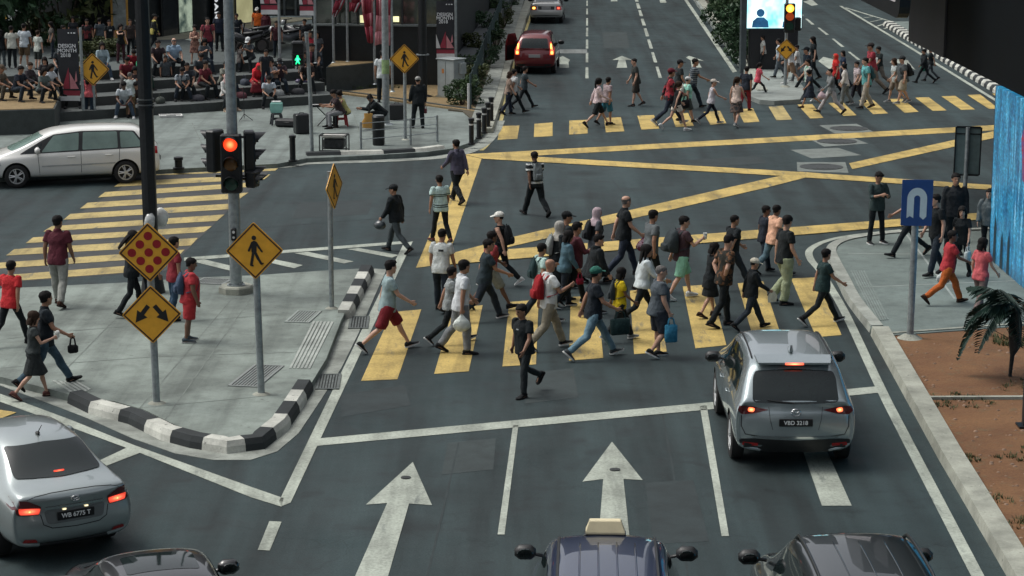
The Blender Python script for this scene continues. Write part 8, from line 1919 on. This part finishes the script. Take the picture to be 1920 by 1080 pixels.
for k, (a, ln, up, dr) in enumerate(((175, 1.05, .25, 1.15), (190, 1.0, .55, .9), (150, .95, .85, .6), (215, 1.0, .5, 1.2), (10, .9, .6, .9), (265, .9, .5, 1.1), (95, .9, .7, .8), (232, .8, .9, .4))):
    mb = MB(); d = Vector((math.cos(R(a)), math.sin(R(a)), 0)); sd = Vector((-d.y, d.x, 0)); pts = []
    for j in range(13): t = j / 12; pts.append(Vector((.05, 0, zt)) + d * ln * (t - .12 * t * t) + Vector((0, 0, ln * (up * t - dr * t * t))))
    mb.tube(pts, [.014 * (1 - j / 15) for j in range(13)], 5)
    for j in range(2, 13):
        for q in range(3):
            t = (j + q / 3 - .5) / 12; p = pts[j - 1].lerp(pts[j], min(1, .3 + q / 3)); L5 = .36 * math.sin(math.pi * min(1, .2 + t * .8)) + .07
            for s in (1, -1):
                e = p + sd * s * L5 * .75 + d * L5 * .55 + Vector((0, 0, -L5 * rnd.uniform(.25, .6))); m_ = (p + e) / 2 + Vector((0, 0, .02)); wv = d * .042
                mb.add([p, m_ + wv, e, m_ - wv], [(0, 1, 2, 3)])
    mb.build('frond', PALM, root, fix=False)
mb = MB()
for k in range(3): mb.tube([(.1 * (k - 1) * .4, -.05, zt * .55), (.3 * (k - 1) - .1, -.02, zt * .7)], .006, 4)
mb.build('dry_stalk', BARK, root)
def screen_mat(name, kind):
    m, nt, b = node_mat(name); v = coords(nt); b.inputs['Base Color'].default_value = (.01, .012, .015, 1); b.inputs['Roughness'].default_value = .3
    if kind == 'blue':
        s1 = noise_tex(nt, coords(nt, 'Object', (5.5, 1, .45)), 1.0, 4, .65); s2 = noise_tex(nt, coords(nt, 'Object', (1.2, 1, 1.2)), 1.6, 5, .6)
        c = ramp(nt, s1, [(.30, (.002, .012, .05)), (.46, (.006, .06, .16)), (.58, (.02, .18, .33)), (.72, (.40, .66, .80))])
        c = mix(nt, c, ramp(nt, s2, [(.35, (.004, .05, .10)), (.6, (.025, .22, .30))]), .4)
        f3 = noise_tex(nt, coords(nt, 'Object', (9, 1, 6)), 2.0, 3, .7); c = mix(nt, c, ramp(nt, f3, [(.36, .35), (.5, .9), (.66, 1.9)]), .85, 'MULTIPLY')
        sx = nt.nodes.new('ShaderNodeSeparateXYZ'); nt.links.new(v, sx.inputs[0])
        g = ramp(nt, sx.outputs['Z'], [(.0, (.02, .10, .13)), (.25, (.04, .28, .36)), (.45, (.6, .9, 1)), (1.0, (1, 1, 1))])
        c = mix(nt, c, g, .55, 'MULTIPLY')
        wv = N(nt, 'ShaderNodeTexBrick', Scale=1.6); wv.inputs['Color1'].default_value = (1, 1, 1, 1); wv.inputs['Color2'].default_value = (.9, .95, 1, 1); wv.inputs['Mortar'].default_value = (.55, .7, .8, 1); wv.inputs['Mortar Size'].default_value = .012; nt.links.new(coords(nt, 'Object', (1, 1, 1), (R(90), 0, 0)), wv.inputs['Vector']); c = mix(nt, c, wv.outputs['Color'], .6, 'MULTIPLY')
        e = 1.25
    else:
        s2 = noise_tex(nt, coords(nt, 'Object', (.55, 1, .4)), .9, 4, .6)
        c = ramp(nt, s2, [(.32, (.02, .16, .28)), (.45, (.16, .62, .72)), (.56, (.75, 1.0, 1.0)), (.72, (.9, 1, 1))]); e = 1.35
    nt.links.new(c, b.inputs['Emission Color']); b.inputs['Emission Strength'].default_value = e; return m
E0 = at(1703, 75, 4.0); E1 = at(1868, 158, 4.0); d = E1 - E0; d.z = 0; ab = math.atan2(d.y, d.x); u = d.normalized(); nb = Vector((-u.y, u.x, 0))
root = thing('screen_building', 'huge black building block overhanging the top right corner', 'building', (E0.x, E0.y, 0), ab)
Lb = 34.0; xa = (at(1762, 108, 4.0) - E0).length
mb = MB(); mb.box((xa / 2, 6, 10), (xa, 12, 12.0)); mb.build('end_panel', mat('grey_cladding', (.030, .031, .035), .5, .1, .4, .5), root)
mb = MB(); mb.box((xa + (Lb - xa) / 2, 6, 10.0), (Lb - xa, 11.9, 12.0)); mb.build('wall', mat('black_glass_cladding', (.0025, .004, .0055), .6, 0, .2, 1, spec=.1), root)
xs = d.length; mb = MB(); mb.box((xs + (Lb - xs) / 2, 5.9, 2.03), (Lb - xs, 11.4, 3.9)); mb.build('screen_support', BLACKW, root)
dm = ray(1924, 285); tm = (E1 - CAM).dot(nb) / dm.dot(nb); qm = CAM + dm * tm; xm = (qm - E1).dot(u); zm = qm.z
mb = MB(); mb.box((xs + (Lb - xs) / 2, .06, 2.0), (Lb - xs, .12, 3.94)); sc_ = mb.build('led_screen', screen_mat('blue_screen_picture', 'blue'), root)
mb = MB(); mb.box((xs - .03, .10, 2.0), (.05, .2, 3.9)); mb.build('screen_edge', mat('screen_frame', (.03, .06, .10), .4, .3), root)
mb = MB(); mb.plate2([(xs + xm + (.38 + .1 * math.sin(3 * t)) * math.cos(t), zm + (.62 + .08 * math.sin(2 * t)) * math.sin(t)) for t in np.linspace(0, 2 * math.pi, 24, endpoint=False)], I4(0, -.008, 0), .004); mb.build('red_motif', lit('red_screen_motif', (.22, .015, .03), .5, 9, (.05, .04, .16)), sc_)
for i, (xx, hh) in enumerate(((.55, 1.15), (1.25, .9), (1.9, 1.0))): mb = MB(); mb.plate2([(xs + xx - .13, .0), (xs + xx + .13, .0), (xs + xx + .10, hh * .75), (xs + xx, hh), (xs + xx - .10, hh * .75)], I4(0, -.010, .05), .004); mb.build('dark_motif', mat('screen_shadow_figure', (.008, .03, .045), .5), sc_)
for xx in (Lb * .45, Lb * .8): mb = MB(); mb.box((xx, 9, 2), (1.2, 1.2, 3.9)); mb.build('column', DARKW, root)
Q0, Q1 = at(1612, -6, 5.2), at(1697, 36, 5.2); d2 = Q1 - Q0; d2.z = 0
root = thing('hanging_sign', 'pale panel with a thick rounded black frame hanging at the top right', 'sign', Q1, math.atan2(-d2.y, -d2.x))
L6 = d2.length; mb = MB(); mb.plate2(rounded([(-.1, 0), (L6 + 2, 0), (L6 + 2, 4), (-.1, 4)], .5), I4(0, -.1, 0), .25); mb.build('frame', BLKM, root)
mb = MB(); mb.plate2(rounded([(.35, .35), (L6 + 1.6, .35), (L6 + 1.6, 3.6), (.35, 3.6)], .3), I4(0, .151, 0), .01); mb.build('panel', mat('pale_panel', (.46, .44, .46), .5, 0, .1, 1), root); mb = MB(); mb.box((-.6, .05, 2.2), (1.2, .12, .12)); mb.build('arm', BLKM, root)
P = at(1918, 800, .12); root = thing('steel_post', 'square dark steel post at the right picture edge in the soil', 'post', P); mb = MB(); mb.box((.06, 0, 1.2), (.14, .14, 2.4), bev=.01); mb.build('shaft', mat('blue_black_steel', (.02, .026, .032), .5, .4), root); mb = MB(); mb.box((.06, 0, .02), (.3, .3, .03)); mb.build('foot_plate', BLKM, root)
P = at(1449, 130, .16); root = thing('advertising_screen', 'bright white and cyan advertising screen on the median', 'screen', P, R(2)); m_ = pxm(P); zb = zat(55, P)
mb = MB(); mb.box((.02, .25, zb / 2), (90 * m_, .5, zb)); mb.build('base', mat('screen_base', (.008, .009, .012), .5, 0, .2, 2), root)
mb = MB(); mb.box((0, .25, zb + 2.0), (106 * m_, .55, 4.0)); mb.build('housing', mat('screen_housing', (.03, .06, .08), .4, .3), root)
mb = MB(); mb.box((0, -.035, zb + 2.0), (103 * m_, .02, 3.9)); s2_ = mb.build('screen_face', screen_mat('cyan_screen_picture', 'cyan'), root)
FIG = mat('screen_figure', (.02, .10, .22), .4, 0, .4, 3, emit=.5)
for x, h, s in ((-.55, .62, 1.0), (.62, .5, .85)):
    mb = MB(); mb.plate2(circ((x, zb + .08 + .58 * s), .16 * s), I4(0, -.052, 0), .005); mb.plate2([(x - .34 * s, zb + .08), (x + .34 * s, zb + .08), (x + .30 * s, zb + .08 + .26 * s), (x + .14 * s, zb + .08 + .40 * s), (x - .14 * s, zb + .08 + .40 * s), (x - .30 * s, zb + .08 + .26 * s)], I4(0, -.050, 0), .005); mb.build('figure', FIG, s2_)
mb = MB(); mb.box((-56 * m_, .2, zb * .75 + .5), (10 * m_, .5, zb * 1.5 + 1.2)); mb.build('side_column', mat('column_grey', (.05, .065, .07), .5, 0, .3, 2), root)
root = None
mb = MB(); mb.box((0, .2, 7.35), (60, 4.4, .5)); mb.box((0, 2.2, 8.0), (60, .12, .9)); mb.box((0, -.6, 12.4), (60, 6.5, .5))
for x in range(-28, 29, 7): mb.box((x, -2.0, 9.9), (.3, .3, 4.6)); mb.box((x, -1.5, 3.6), (.8, .8, 7.1)) if x in (-28, 28) else None
tag(mb.build('unseen_footbridge', concrete_mat('bridge_concrete', (.16, .17, .17), .3)), kind='structure')  # unseen bridge at the viewpoint, added to keep sky out of glass reflections
mb = MB()
for (x, y, w, d_, h) in ((-34, -46, 34, 24, 26), (26, -50, 40, 26, 34), (-62, 205, 30, 20, 66), (-36, 212, 16, 20, 48), (-6, 215, 24, 20, 50), (18, 205, 14, 24, 52), (36, 205, 10, 24, 84), (62, 210, 32, 22, 74), (-105, 190, 34, 26, 90), (108, 190, 36, 26, 90)): mb.box((x, y, h / 2), (w, d_, h))
tag(mb.build('unseen_reflection_blocks', mat('unseen_block_facade', (.035, .042, .045), .4, 0, .4, .25)), kind='structure')  # unseen blocks added; heights and gaps shaped for car roof and glass reflections
EL, AZ = R(60), R(285)
w = bpy.data.worlds.new('World'); scene.world = w; w.use_nodes = True
nt = w.node_tree
sky = nt.nodes.new('ShaderNodeTexSky'); sky.sky_type = 'NISHITA'; sky.sun_disc = False
sky.sun_elevation = EL; sky.sun_rotation = AZ; sky.air_density = 1.0; sky.dust_density = 5.0; sky.ozone_density = 1.0
hs = nt.nodes.new('ShaderNodeHueSaturation'); hs.inputs['Saturation'].default_value = .28
nt.links.new(sky.outputs['Color'], hs.inputs['Color']); nt.links.new(hs.outputs['Color'], nt.nodes['Background'].inputs['Color'])
nt.nodes['Background'].inputs['Strength'].default_value = SKY_S
sd = bpy.data.lights.new('sun', 'SUN'); sd.energy = SUN_S; sd.angle = R(28); sd.color = (1.0, .97, .9)
so = bpy.data.objects.new('sun', sd); COL.objects.link(so)
dirv = Vector((math.sin(AZ) * math.cos(EL), math.cos(AZ) * math.cos(EL), math.sin(EL)))
so.rotation_euler = dirv.to_track_quat('Z', 'Y').to_euler()
so.location = (0, 0, 60)
scene.view_settings.view_transform = 'Standard'
scene.view_settings.look = 'None'
scene.view_settings.exposure = EXPO
scene.view_settings.gamma = 1
scene.cycles.max_bounces = 6
scene.cycles.use_denoising = True
